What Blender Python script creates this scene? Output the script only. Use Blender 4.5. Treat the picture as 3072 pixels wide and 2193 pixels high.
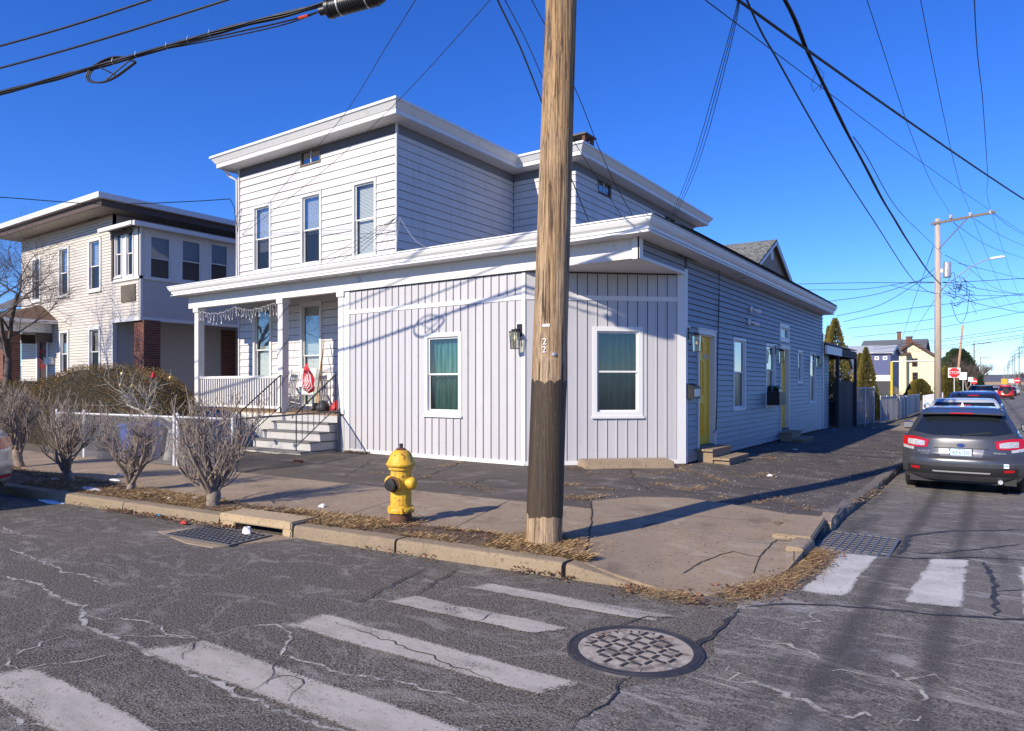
import bpy, bmesh, math, random
from mathutils import Vector, Matrix, noise as mnoise
R = math.radians
sc = bpy.context.scene
for o in list(bpy.data.objects): bpy.data.objects.remove(o)

# ------------------------------------------------------------------ camera
FPX, CXP, HYP, TH, HC = 2073.0, 1536.0, 1156.0, R(34.77), 1.65     # survey constants (3072 px wide photograph)
cam_d = bpy.data.cameras.new('camera'); cam = bpy.data.objects.new('camera', cam_d); sc.collection.objects.link(cam)
cam.location = (0, 0, HC); cam.rotation_euler = (R(90), 0, TH)
cam_d.sensor_width = 36; cam_d.lens = FPX/3072*36; cam_d.shift_y = 59.5/3072; cam_d.clip_end = 3000; cam_d.clip_start = .05
sc.camera = cam
# ------------------------------------------------------------------ sky and sun
SAZ, SEL = R(9.0), R(29.5)
SUN = Vector((-math.sin(SAZ)*math.cos(SEL), -math.cos(SAZ)*math.cos(SEL), math.sin(SEL)))
w = bpy.data.worlds.new('World'); sc.world = w; w.use_nodes = True
nt = w.node_tree; nt.nodes.clear()
sky = nt.nodes.new('ShaderNodeTexSky'); sky.sky_type = 'NISHITA'; sky.sun_disc = False
sky.sun_elevation = SEL; sky.sun_rotation = math.atan2(SUN.x, SUN.y)
sky.altitude = 0; sky.air_density = 1.0; sky.dust_density = 0.0; sky.ozone_density = 10.0
hs = nt.nodes.new('ShaderNodeHueSaturation'); hs.inputs['Saturation'].default_value = 1.12; hs.inputs['Value'].default_value = 1.05; hs.inputs['Hue'].default_value = 0.516
bg = nt.nodes.new('ShaderNodeBackground'); bg.inputs['Strength'].default_value = 0.15
wo = nt.nodes.new('ShaderNodeOutputWorld')
nt.links.new(sky.outputs[0], hs.inputs['Color']); nt.links.new(hs.outputs[0], bg.inputs[0]); nt.links.new(bg.outputs[0], wo.inputs[0])
sd = bpy.data.lights.new('sun', 'SUN'); sun = bpy.data.objects.new('sun', sd); sc.collection.objects.link(sun)
sd.energy = 4.9; sd.angle = R(.5); sd.color = (1.0, .895, .73)
sun.rotation_euler = SUN.to_track_quat('Z', 'Y').to_euler(); sun.location = SUN*60
vs = sc.view_settings; vs.view_transform = 'Standard'; vs.look = 'None'; vs.exposure = 0.38; vs.gamma = 1.0
sc.cycles.max_bounces = 8; sc.cycles.transparent_max_bounces = 16

# ------------------------------------------------------------------ survey helpers: a photo point on a known plane -> metres
FW = Vector((-math.sin(TH), math.cos(TH), 0)); RT = Vector((math.cos(TH), math.sin(TH), 0)); CAM = Vector((0, 0, HC))
def ray(u, v): return FW + RT*((u-CXP)/FPX) + Vector((0, 0, (HYP-v)/FPX))
def G(u, v, z=0.0): r = ray(u, v); return CAM + r*((z-HC)/r.z)
def PX(u, v, x): r = ray(u, v); return CAM + r*(x/r.x)
def PY(u, v, y): r = ray(u, v); return CAM + r*(y/r.y)
def AT(u, v, d): return CAM + ray(u, v)*d
def V(*a): return Vector(a)

# ------------------------------------------------------------------ scene graph helpers
COL = sc.collection
def thing(name, label, cat, loc=(0, 0, 0), group=None, rz=0):
    o = bpy.data.objects.new(name, None); COL.objects.link(o); o.location = loc; o.rotation_euler = (0, 0, rz)
    o.empty_display_size = .1; o['label'] = label; o['category'] = cat
    if group: o['group'] = group
    return o
def tag(o, label=None, cat=None, group=None, kind=None):
    if label: o['label'] = label
    if cat: o['category'] = cat
    if group: o['group'] = group
    if kind: o['kind'] = kind
    return o
def part(name, parent):          # an empty that only groups sub-parts
    o = bpy.data.objects.new(name, None); COL.objects.link(o); o.empty_display_size = .05
    setp(o, parent); return o
def wmat(o):
    m = Matrix.Translation(o.location) @ o.rotation_euler.to_matrix().to_4x4()
    return (wmat(o.parent) @ o.matrix_parent_inverse @ m) if o.parent else m
def setp(o, parent, local=False):
    if parent:
        o.parent = parent
        if not local: o.matrix_parent_inverse = wmat(parent).inverted()
def copy_tree(o, parent=None):
    c = o.copy(); COL.objects.link(c); c.parent = parent
    for ch in o.children: copy_tree(ch, c)
    return c

class MB:
    """collects geometry; build() links it as one mesh object"""
    def __init__(s): s.v = []; s.f = []; s.m = []; s.cur = 0
    def quad(s, *p):
        i = len(s.v); s.v += [tuple(q) for q in p]; s.f.append(tuple(range(i, i+len(p)))); s.m.append(s.cur); return s
    def raw(s, vs, fs):
        i = len(s.v); s.v += [tuple(q) for q in vs]
        for f in fs: s.f.append(tuple(i+k for k in f)); s.m.append(s.cur)
        return s
    def hexa(s, p):   # 8 corners: bottom 4 ccw, top 4 ccw
        return s.raw(p, [(3, 2, 1, 0), (4, 5, 6, 7), (0, 1, 5, 4), (1, 2, 6, 5), (2, 3, 7, 6), (3, 0, 4, 7)])
    def box(s, x0, x1, y0, y1, z0, z1):
        return s.hexa([(x0, y0, z0), (x1, y0, z0), (x1, y1, z0), (x0, y1, z0), (x0, y0, z1), (x1, y0, z1), (x1, y1, z1), (x0, y1, z1)])
    def bar(s, a, b, wd, ht, up=(0, 0, 1)):   # rectangular bar from a to b
        a = Vector(a); b = Vector(b); d = (b-a).normalized(); sd = d.cross(Vector(up))
        if sd.length < 1e-4: sd = d.cross(Vector((1, 0, 0)))
        sd.normalize(); u = sd.cross(d).normalized(); sd *= wd/2; u *= ht/2
        return s.hexa([a-sd-u, a+sd-u, b+sd-u, b-sd-u, a-sd+u, a+sd+u, b+sd+u, b-sd+u])
    def tube(s, pts, r, n=6, cap=True):
        pts = [Vector(p) for p in pts]; k = len(pts); rs = r if isinstance(r, (list, tuple)) else [r]*k
        i0 = len(s.v); ref = None
        for j, p in enumerate(pts):
            d = (pts[min(j+1, k-1)]-pts[max(j-1, 0)])
            if d.length < 1e-9: d = Vector((0, 0, 1))
            d.normalize()
            if ref is None: ref = Vector((0, 0, 1)) if abs(d.z) < .9 else Vector((1, 0, 0))
            a = d.cross(ref)
            if a.length < 1e-5: a = d.orthogonal()
            a.normalize(); b = d.cross(a); ref = -b if False else ref
            for q in range(n):
                t = 2*math.pi*q/n; s.v.append(tuple(p + a*(math.cos(t)*rs[j]) + b*(math.sin(t)*rs[j])))
        for j in range(k-1):
            for q in range(n):
                s.f.append((i0+j*n+q, i0+j*n+(q+1) % n, i0+(j+1)*n+(q+1) % n, i0+(j+1)*n+q)); s.m.append(s.cur)
        if cap and n > 2:
            s.f.append(tuple(i0+q for q in range(n))[::-1]); s.m.append(s.cur)
            s.f.append(tuple(i0+(k-1)*n+q for q in range(n))); s.m.append(s.cur)
        return s
    def lathe(s, prof, n=24, o=(0, 0, 0), ax=(0, 0, 1), rad=None):   # prof: list of (r, h) along axis
        o = Vector(o); ax = Vector(ax).normalized(); a = ax.orthogonal().normalized(); b = ax.cross(a); i0 = len(s.v)
        for (r, h) in prof:
            for q in range(n):
                t = 2*math.pi*q/n; rr = rad(r, h, t) if rad else r
                s.v.append(tuple(o + ax*h + a*(math.cos(t)*rr) + b*(math.sin(t)*rr)))
        for j in range(len(prof)-1):
            for q in range(n):
                s.f.append((i0+j*n+q, i0+j*n+(q+1) % n, i0+(j+1)*n+(q+1) % n, i0+(j+1)*n+q)); s.m.append(s.cur)
        s.f.append(tuple(i0+q for q in range(n))[::-1]); s.m.append(s.cur)
        s.f.append(tuple(i0+(len(prof)-1)*n+q for q in range(n))); s.m.append(s.cur)
        return s
    def grid(s, fn, nu, nv):  # fn(a,b) a,b in 0..1
        i0 = len(s.v)
        for j in range(nv+1):
            for i in range(nu+1): s.v.append(tuple(fn(i/nu, j/nv)))
        for j in range(nv):
            for i in range(nu):
                a = i0+j*(nu+1)+i; s.f.append((a, a+1, a+nu+2, a+nu+1)); s.m.append(s.cur)
        return s
    def prism(s, poly, z0, z1):   # poly: ccw list of (x,y)
        n = len(poly); i = len(s.v)
        s.v += [(x, y, z0) for x, y in poly]+[(x, y, z1) for x, y in poly]
        s.f.append(tuple(range(i+n-1, i-1, -1))); s.f.append(tuple(range(i+n, i+2*n))); s.m += [s.cur]*2
        for k in range(n): s.f.append((i+k, i+(k+1) % n, i+n+(k+1) % n, i+n+k)); s.m.append(s.cur)
        return s
    def build(s, name, mats, parent=None, smooth=False, local=False, bevel=0, kind=None, recalc=True):
        me = bpy.data.meshes.new(name); me.from_pydata(s.v, [], s.f)
        if not isinstance(mats, (list, tuple)): mats = [mats]
        for m in mats: me.materials.append(m)
        if len(mats) > 1: me.polygons.foreach_set('material_index', s.m)
        if recalc:
            bm = bmesh.new(); bm.from_mesh(me); bmesh.ops.recalc_face_normals(bm, faces=bm.faces)
            if bevel: bmesh.ops.bevel(bm, geom=bm.edges[:], offset=bevel, segments=2, affect='EDGES', clamp_overlap=True)
            bm.to_mesh(me); bm.free()
        if smooth: me.polygons.foreach_set('use_smooth', [True]*len(me.polygons))
        me.update()
        o = bpy.data.objects.new(name, me); COL.objects.link(o); setp(o, parent, local)
        if kind: o['kind'] = kind
        return o
def auto_smooth(o, ang=35):
    me = o.data
    me.polygons.foreach_set('use_smooth', [True]*len(me.polygons))
    try: me.set_sharp_from_angle(angle=R(ang))
    except Exception: pass
    return o

# ------------------------------------------------------------------ materials (all procedural)
def rgb(h):  # sRGB hex -> linear
    h = h.lstrip('#'); c = [int(h[i:i+2], 16)/255 for i in (0, 2, 4)]
    return tuple((x/12.92 if x <= .04045 else ((x+.055)/1.055)**2.4) for x in c)
MATS = {}
def mk(name, base, rough=.6, metal=0, over=(), bump=(), rnd=0, spec=.5, coat=0, coords='Object', stretch=None, emit=None):
    """base colour + noise-masked overlays [(scale, detail, lo, hi, colour, strength, stretch)] + bumps [(scale, strength, distance, stretch)]"""
    if name in MATS: return MATS[name]
    m = bpy.data.materials.new(name); m.use_nodes = True; t = m.node_tree; N = t.nodes; L = t.links
    p = N['Principled BSDF']; p.inputs['Roughness'].default_value = rough; p.inputs['Metallic'].default_value = metal
    p.inputs['Specular IOR Level'].default_value = spec; p.inputs['Coat Weight'].default_value = coat; p.inputs['Coat Roughness'].default_value = .05
    tc = N.new('ShaderNodeTexCoord')
    def co(st):
        if not st: return tc.outputs[coords]
        mp = N.new('ShaderNodeMapping'); mp.inputs['Scale'].default_value = st; L.new(tc.outputs[coords], mp.inputs[0]); return mp.outputs[0]
    def ns(scale, detail, st, dist=0, kind='n'):
        if kind in 'xy':      # a soft lane of given centre and half width
            sx = N.new('ShaderNodeSeparateXYZ'); L.new(tc.outputs[coords], sx.inputs[0]); nz = ns(1.3, 4, None); o = sx.outputs['X' if kind == 'x' else 'Y']
            for op, val in (('SUBTRACT', scale), ('ABSOLUTE', 0), ('DIVIDE', detail), ('MULTIPLY', -1), ('ADD', .75)):
                mm = N.new('ShaderNodeMath'); mm.operation = op; L.new(o, mm.inputs[0]); mm.inputs[1].default_value = val; o = mm.outputs[0]
            mm = N.new('ShaderNodeMath'); mm.operation = 'ADD'; L.new(o, mm.inputs[0]); L.new(nz, mm.inputs[1]); return mm.outputs[0]
        if kind == 'c':       # thin ragged contour rings
            f = ns(scale, detail, st, dist); o = f
            for op, val in (('SUBTRACT', .5), ('ABSOLUTE', 0)):
                mm = N.new('ShaderNodeMath'); mm.operation = op; L.new(o, mm.inputs[0]); mm.inputs[1].default_value = val; o = mm.outputs[0]
            return o
        if kind == 'v':
            n = N.new('ShaderNodeTexVoronoi'); n.feature = 'DISTANCE_TO_EDGE'; n.inputs['Scale'].default_value = scale
            L.new(co(st), n.inputs['Vector']); return n.outputs['Distance']
        n = N.new('ShaderNodeTexNoise'); n.inputs['Scale'].default_value = scale; n.inputs['Detail'].default_value = detail
        n.inputs['Roughness'].default_value = .62; n.inputs['Distortion'].default_value = dist
        L.new(co(st), n.inputs['Vector']); return n.outputs['Fac']
    c = N.new('ShaderNodeRGB'); c.outputs[0].default_value = (*base, 1); cur = c.outputs[0]
    if rnd:
        oi = N.new('ShaderNodeObjectInfo'); mr = N.new('ShaderNodeMapRange'); mr.inputs[3].default_value = 1-rnd; mr.inputs[4].default_value = 1+rnd*.6
        L.new(oi.outputs['Random'], mr.inputs[0]); mx = N.new('ShaderNodeMix'); mx.data_type = 'RGBA'; mx.blend_type = 'MULTIPLY'; mx.inputs[0].default_value = 1
        cb = N.new('ShaderNodeCombineColor')
        for k in range(3): L.new(mr.outputs[0], cb.inputs[k])
        L.new(cur, mx.inputs[6]); L.new(cb.outputs[0], mx.inputs[7]); cur = mx.outputs[2]
    for ov in over:
        scale, detail, lo, hi, colr, fac = ov[:6]; st = ov[6] if len(ov) > 6 else None; kind = ov[7] if len(ov) > 7 else 'n'
        f = ns(scale, detail, st, ov[8] if len(ov) > 8 else 0, kind); mr = N.new('ShaderNodeMapRange'); mr.clamp = True
        mr.inputs[1].default_value = lo; mr.inputs[2].default_value = hi; mr.inputs[3].default_value = 0; mr.inputs[4].default_value = fac
        L.new(f, mr.inputs[0]); mx = N.new('ShaderNodeMix'); mx.data_type = 'RGBA'; mx.inputs[7].default_value = (*colr, 1)
        L.new(mr.outputs[0], mx.inputs[0]); L.new(cur, mx.inputs[6]); cur = mx.outputs[2]
    L.new(cur, p.inputs['Base Color'])
    prev = None
    for b in bump:
        scale, strength, dist = b[:3]; st = b[3] if len(b) > 3 else None; kind = b[4] if len(b) > 4 else 'n'
        bn = N.new('ShaderNodeBump'); bn.inputs['Strength'].default_value = strength; bn.inputs['Distance'].default_value = dist
        L.new(ns(scale, 4, st, 0, kind), bn.inputs['Height'])
        if prev: L.new(prev, bn.inputs['Normal'])
        prev = bn.outputs[0]
    if prev: L.new(prev, p.inputs['Normal'])
    if emit: p.inputs['Emission Color'].default_value = (*emit[0], 1); p.inputs['Emission Strength'].default_value = emit[1]
    MATS[name] = m; return m
def glassmat(name, tint=(.85, .9, .92), refl=.10, rough=.02):
    if name in MATS: return MATS[name]
    m = bpy.data.materials.new(name); m.use_nodes = True; t = m.node_tree; N = t.nodes; L = t.links; N.clear()
    out = N.new('ShaderNodeOutputMaterial'); mix = N.new('ShaderNodeMixShader'); tr = N.new('ShaderNodeBsdfTransparent'); gl = N.new('ShaderNodeBsdfGlossy')
    tr.inputs[0].default_value = (*tint, 1); gl.inputs['Roughness'].default_value = rough
    lw = N.new('ShaderNodeLayerWeight'); lw.inputs[0].default_value = .35; mr = N.new('ShaderNodeMapRange')
    mr.inputs[3].default_value = refl; mr.inputs[4].default_value = .9; L.new(lw.outputs['Fresnel'], mr.inputs[0])
    tc = N.new('ShaderNodeTexCoord'); n = N.new('ShaderNodeTexNoise'); n.inputs['Scale'].default_value = 1.6; bn = N.new('ShaderNodeBump'); bn.inputs['Strength'].default_value = .06
    bn.inputs['Distance'].default_value = .05; L.new(tc.outputs['Object'], n.inputs['Vector']); L.new(n.outputs[0], bn.inputs['Height']); L.new(bn.outputs[0], gl.inputs['Normal'])
    L.new(mr.outputs[0], mix.inputs[0]); L.new(tr.outputs[0], mix.inputs[1]); L.new(gl.outputs[0], mix.inputs[2]); L.new(mix.outputs[0], out.inputs[0])
    MATS[name] = m; return m

def worn(name, base, col2, keep=.5, soft=.12, fine=70, coarse=1.6, edge=.45, stretch=None):
    """thin worn coating: noise and an edge attribute decide where it has gone and the surface below shows"""
    m = mk(name, base, .92, over=[(3, 5, .42, .66, col2, .85, stretch), (30, 4, .58, .66, tuple(x*.6 for x in col2), .6)], bump=[(90, .4, .006)]); t = m.node_tree; N = t.nodes; L = t.links; p = N['Principled BSDF']; out = N['Material Output']
    tc = N.new('ShaderNodeTexCoord'); mp = N.new('ShaderNodeMapping'); L.new(tc.outputs['Object'], mp.inputs[0])
    if stretch: mp.inputs['Scale'].default_value = stretch
    a = N.new('ShaderNodeTexNoise'); a.inputs['Scale'].default_value = fine; a.inputs['Detail'].default_value = 3; b = N.new('ShaderNodeTexNoise'); b.inputs['Scale'].default_value = coarse; b.inputs['Detail'].default_value = 6; b.inputs['Distortion'].default_value = .6
    L.new(tc.outputs['Object'], a.inputs['Vector']); L.new(mp.outputs[0], b.inputs['Vector']); at = N.new('ShaderNodeAttribute'); at.attribute_name = 'wear'
    def mth(op, x, y):
        q = N.new('ShaderNodeMath'); q.operation = op
        for i, v in enumerate((x, y)):
            if isinstance(v, (int, float)): q.inputs[i].default_value = v
            else: L.new(v, q.inputs[i])
        return q.outputs[0]
    v = mth('ADD', mth('MULTIPLY', a.outputs['Fac'], .75), mth('MULTIPLY', b.outputs['Fac'], 1.25)); v = mth('SUBTRACT', v, mth('MULTIPLY', at.outputs['Fac'], edge))
    mr = N.new('ShaderNodeMapRange'); mr.inputs[1].default_value = 1+(.5-keep)*-.9-soft; mr.inputs[2].default_value = 1+(.5-keep)*-.9+soft; mr.inputs[3].default_value = 1; mr.inputs[4].default_value = 0; mr.clamp = True; L.new(v, mr.inputs[0])
    inv = mr.outputs[0]; tr = N.new('ShaderNodeBsdfTransparent'); mx = N.new('ShaderNodeMixShader'); L.new(inv, mx.inputs[0]); L.new(tr.outputs[0], mx.inputs[1]); L.new(p.outputs[0], mx.inputs[2]); L.new(mx.outputs[0], out.inputs[0]); return m
white = mk('white_trim', (.68, .675, .66), .5, over=[(7, 4, .55, .8, (.6, .57, .52), .35), (60, 2, .72, .76, (.35, .33, .3), .5)], bump=[(30, .08, .01)])
whitex = mk('white_paint_peeling', (.66, .65, .63), .6, over=[(9, 6, .6, .68, (.42, .39, .35), .7), (2.5, 3, .45, .8, (.6, .58, .55), .5)], bump=[(18, .25, .01)])
sid_white = mk('white_siding', (.60, .585, .585), .55, rnd=.05, over=[(1.3, 4, .45, .85, (.49, .455, .44), .5), (3, 5, .52, .72, (.40, .36, .33), .4, (3, 3, .3)), (40, 2, .74, .78, (.3, .28, .27), .4)], bump=[(2.2, .12, .04)])
sid_grey = mk('grey_vinyl_siding', (.26, .26, .285), .5, rnd=.07, over=[(2, 4, .5, .8, (.19, .19, .205), .5), (5, 3, .6, .85, (.31, .30, .29), .3)], bump=[(1.6, .10, .05)])
sid_board = mk('vertical_vinyl', (.49, .478, .488), .45, rnd=.045, over=[(1.5, 3, .5, .9, (.42, .415, .44), .5), (3, 5, .54, .72, (.36, .35, .36), .35, (4, 4, .3)), (9, 5, .60, .72, (.38, .35, .32), .35), (50, 2, .75, .79, (.3, .3, .3), .5)], bump=[(1.2, .07, .05)])
sid_beige = mk('beige_siding', (.58, .535, .48), .6, over=[(2, 4, .5, .85, (.58, .53, .46), .5)], bump=[(3, .08, .03)])
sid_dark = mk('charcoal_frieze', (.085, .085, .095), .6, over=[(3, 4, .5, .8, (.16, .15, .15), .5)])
soffit = mk('soffit_vinyl', (.68, .68, .68), .55, over=[(3, 3, .5, .8, (.6, .58, .55), .4)])
backing = mk('dark_backing', (.06, .06, .065), .9)
alu = mk('bare_aluminium', (.62, .63, .64), .35, .6, over=[(5, 4, .5, .8, (.5, .5, .5), .5)])
galv = mk('galvanised_steel', (.48, .49, .5), .45, .6, over=[(20, 4, .5, .8, (.33, .34, .35), .5)])
blackm = mk('black_metal', (.012, .012, .014), .4, .2, over=[(12, 3, .5, .9, (.03, .03, .03), .4)])
rubber = mk('black_rubber', (.018, .018, .019), .75, over=[(30, 3, .5, .8, (.035, .035, .034), .6)])
wirem = mk('cable_jacket', (.010, .010, .012), .45)
wireb = mk('cable_thin', (.018, .018, .024), .5)
brick = mk('brick', (.19, .068, .045), .85, rnd=.3, over=[(25, 4, .5, .8, (.12, .05, .04), .6)], bump=[(60, .3, .004)])
mortar = mk('mortar', (.36, .33, .29), .95, over=[(40, 3, .4, .8, (.22, .2, .18), .6)], bump=[(80, .3, .004)])
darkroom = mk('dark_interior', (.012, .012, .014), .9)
glass = glassmat('window_glass'); glass2 = glassmat('window_glass_sky', refl=.32); screen = glassmat('insect_screen', tint=(.33, .33, .35), refl=.05, rough=.3); screen2 = glassmat('light_screen', tint=(.55, .57, .57), refl=.08, rough=.15)
greenc = mk('green_curtain', (.035, .19, .15), .5, over=[(5, 3, .4, .8, (.02, .11, .09), .6, (1, 1, .3))])
blindm = mk('window_blind', (.6, .6, .58), .6)
yellowdoor = mk('yellow_door', (.95, .53, .006), .42, over=[(4, 3, .5, .8, (.85, .46, .006), .5)])
wood_grey = mk('weathered_wood', (.16, .135, .11), .85, rnd=.25, over=[(6, 5, .45, .75, (.07, .06, .05), .7, (8, 8, .5))], bump=[(14, .4, .004, (6, 6, .5))])
wood_new = mk('step_wood', (.30, .22, .14), .8, rnd=.15, over=[(5, 5, .45, .75, (.18, .13, .08), .7, (1, 10, 10))], bump=[(14, .3, .004, (1, 8, 8))])
shingle_g = mk('grey_shingles', (.15, .16, .15), .9, rnd=.35, over=[(14, 4, .4, .7, (.10, .11, .10), .7), (4, 3, .5, .75, (.22, .22, .20), .5)], bump=[(120, .3, .003)])
# ================================================================== GROUND
rng = random.Random(7)
def sst(a, b, x): t = max(0, min(1, (x-a)/(b-a))); return t*t*(3-2*t)
def roadz(y): return -.2*sst(5.5, 14, y)
def kly(x): return 4.36+(x+10.88)*.0955          # front line of the left-hand kerb
def lerp(a, b, t): return a+(b-a)*t
def hz(x, y):                                      # apron beside the corner house
    hh = .112-.004*max(0, y-11)
    return lerp(hh, roadz(y)+.115, max(0, min(1, (x+4.95)/3.2)))
asph_l = mk('coarse_asphalt', (.132, .109, .086), .92, over=[(1.0, 5, .35, .75, (.092, .077, .062), .8), (.28, 5, .46, .66, (.17, .148, .122), .7), (.16, 4, .48, .62, (.065, .057, .051), .55), (75, 2, .50, .58, (.30, .262, .215), .8), (55, 2, .47, .38, (.016, .015, .014), .9), (2.2, 7, .545, .66, (.34, .31, .27), .55, (1, 2.2, 1), 'n', .8), (22, 4, .68, .72, (.5, .47, .43), .85), (.9, 5, .016, .0, (.34, .31, .27), .4, None, 'c', .8)], bump=[(80, 1.0, .02), (30, .4, .015)])
asph_r = mk('salted_asphalt', (.142, .122, .101), .92, over=[(.6, 5, .4, .75, (.095, .082, .069), .9), (70, 2, .52, .60, (.29, .262, .23), .7), (60, 2, .46, .38, (.026, .025, .025), .85), (2.2, 7, .56, .64, (.36, .335, .30), .7, (.5, 2.2, 1), 'n', 1.6), (1.1, 6, .58, .68, (.30, .295, .29), .5, None, 'n', 1.0), (24, 3, .69, .73, (.55, .54, .53), .8), (.5, 4, .52, .66, (.045, .043, .042), .75, (3.2, .35, 1)), (.25, 5, .5, .62, (.20, .18, .155), .5), (1.15, 6, .014, .0, (.38, .355, .315), .40, (.7, 1.3, 1), 'c', .5), (2.7, 6, .012, .0, (.36, .335, .30), .28, (.6, 1.5, 1), 'c', .5), (-.78, .16, .55, 1.1, (.05, .045, .04), .65, None, 'x'), (-.28, .16, .55, 1.1, (.05, .045, .04), .65, None, 'x'), (1.3, .3, .5, 1.1, (.05, .045, .04), .5, None, 'x')], bump=[(75, .8, .015), (25, .3, .012)])
asph_a = mk('old_dark_asphalt', (.088, .070, .056), .92, over=[(1.2, 5, .4, .75, (.058, .047, .039), .8), (1.7, 6, .53, .66, (.20, .17, .14), .6), (140, 2, .6, .66, (.15, .145, .14), .6), (36, 3, .70, .73, (.5, .49, .48), .8)], bump=[(120, .5, .006), (8, .3, .02)])
conc = mk('tan_concrete', (.31, .232, .152), .9, rnd=.07, over=[(.8, 5, .4, .72, (.225, .167, .11), .75), (5, 5, .5, .72, (.36, .28, .195), .55), (1.6, 6, .55, .66, (.165, .122, .083), .65), (26, 4, .60, .64, (.085, .064, .045), .85), (1.1, 7, .57, .63, (.40, .34, .27), .4, (1, 1.6, 1), 'n', 1.2), (45, 3, .72, .75, (.6, .57, .53), .7)], bump=[(130, .3, .004), (6, .2, .01)])
concy = mk('kerb_concrete', (.29, .22, .14), .9, rnd=.15, over=[(1.2, 5, .45, .7, (.20, .152, .098), .7), (30, 3, .58, .64, (.14, .11, .075), .75), (4, 5, .53, .7, (.20, .155, .11), .75), (80, 2, .7, .73, (.6, .55, .45), .5)], bump=[(80, .6, .006), (10, .3, .01)])
conck = mk('old_kerb', (.17, .15, .13), .92, rnd=.2, over=[(2, 5, .45, .7, (.09, .08, .075), .8), (50, 3, .6, .66, (.06, .055, .05), .7)], bump=[(40, .7, .01), (7, .6, .03)])
dirt = mk('verge_dirt', (.13, .085, .052), .95, over=[(5, 6, .4, .7, (.075, .048, .03), .8), (40, 4, .5, .7, (.22, .155, .10), .7)], bump=[(40, .8, .02), (8, .5, .04)])
yardm = mk('yard_soil', (.13, .105, .07), .95, over=[(1.2, 6, .4, .7, (.19, .15, .09), .8), (20, 4, .5, .7, (.08, .06, .04), .7)], bump=[(20, .6, .03)])
crackw = worn('salt_filled_crack', (.42, .40, .36), (.26, .24, .21), keep=.60, soft=.14, fine=55, coarse=9, edge=-.34)
crackd = mk('dark_crack', (.022, .021, .021), .9, over=[(30, 3, .55, .7, (.05, .048, .046), .7)])
sealant = mk('crack_sealant', (.032, .031, .033), .7, over=[(6, 4, .5, .7, (.075, .073, .074), .8)])
paintw = worn('worn_crosswalk_paint', (.43, .39, .335), (.30, .27, .23), keep=.70, soft=.11, fine=85, coarse=1.5, edge=-.40, stretch=(.7, 2.2, 1))
paintr = worn('crosswalk_paint', (.55, .525, .48), (.40, .38, .35), keep=.82, soft=.12, fine=85, coarse=1.8, edge=-.40)

# far ground and yards
g = MB(); g.quad((-900, -300, -.55), (900, -300, -.55), (900, 1600, -.55), (-900, 1600, -.55)); tag(g.build('ground', yardm), kind='structure')
g = MB(); g.grid(lambda a, b: ((lambda x, y: (x, y, .098 - .3*sst(14, 30, y)*sst(-16, -6, x)))(-90+a*76.9, 6.6+b*110)), 60, 40); g.grid(lambda a, b: ((lambda x, y: (x, y, .09 - .3*sst(20, 32, y)))(-13.1+a*9.1, 27.5+b*90)), 20, 40); tag(g.build('yard', yardm), kind='structure')
g = MB(); g.quad((-4.2, 29.3, -.10), (-1.72, 29.3, -.12), (-1.72, 46, -.16), (-4.2, 46, -.16)); tag(g.build('verge_near', yardm), kind='structure')
g = MB(); g.quad((-4.02, 45, -.23), (-1.7, 45, -.23), (-1.7, 700, -.23), (-4.02, 700, -.23)); g.quad((-90, 116, -.235), (-1.7, 116, -.235), (-1.7, 700, -.235), (-90, 700, -.235)); tag(g.build('verge_far', yardm), kind='structure')
g = MB(); g.quad((5.7, 5.3, -.12), (160, 5.3, -.12), (160, 700, -.12), (5.7, 700, -.12)); tag(g.build('yard_right', yardm), kind='structure')
# left street
g = MB()
xs = [-260, -120, -60, -30]+[-24+i*1.0 for i in range(23)]+[-1.4]
for i in range(len(xs)-1):
    a, b = xs[i], xs[i+1]; g.quad((a, -40, 0), (b, -40, 0), (b, kly(b)+.1, 0), (a, kly(a)+.1, 0))
g.quad((-1.4, -40, 0), (260, -40, 0), (260, 5.4, 0), (-1.4, 5.4, 0))
left_street = tag(g.build('road', asph_l), kind='structure')
# right street, laid over the left one along an irregular seam
seam = [G(2215, 1822), G(2150, 1925), G(2110, 1985), G(1960, 2040), G(1830, 2080), G(1690, 2200), G(1560, 2330)]
seam = [Vector((-1.66, 5.5, 0))]+seam+[Vector((-1.2, .6, 0)), Vector((-.6, -6, 0))]
def seamx(y):
    for i in range(len(seam)-1):
        a, b = seam[i], seam[i+1]
        if (a.y-y)*(b.y-y) <= 0: return lerp(a.x, b.x, (y-a.y)/(b.y-a.y+1e-9))
    return -1.66
ys = [-6+i*.12 for i in range(96)]+[5.52+i*.35 for i in range(40)]+[20, 24, 30, 40, 60, 100, 180, 320, 700]
g = MB(); rows = []
for y in ys:
    xl = seamx(y)+(.05*mnoise.noise((y*3, 2, 0))+.02*mnoise.noise((y*14, 5, 0))) if y < 5.4 else -1.78
    xr = 120 if y < 4.6 else 5.7
    rows.append([(lerp(xl, xr, (k/12)**1.6), y, roadz(y)+.004) for k in range(13)])
for j in range(len(rows)-1):
    for k in range(12): g.quad(rows[j][k], rows[j][k+1], rows[j+1][k+1], rows[j+1][k])
right_street = tag(g.build('road', asph_r), kind='structure')
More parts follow.
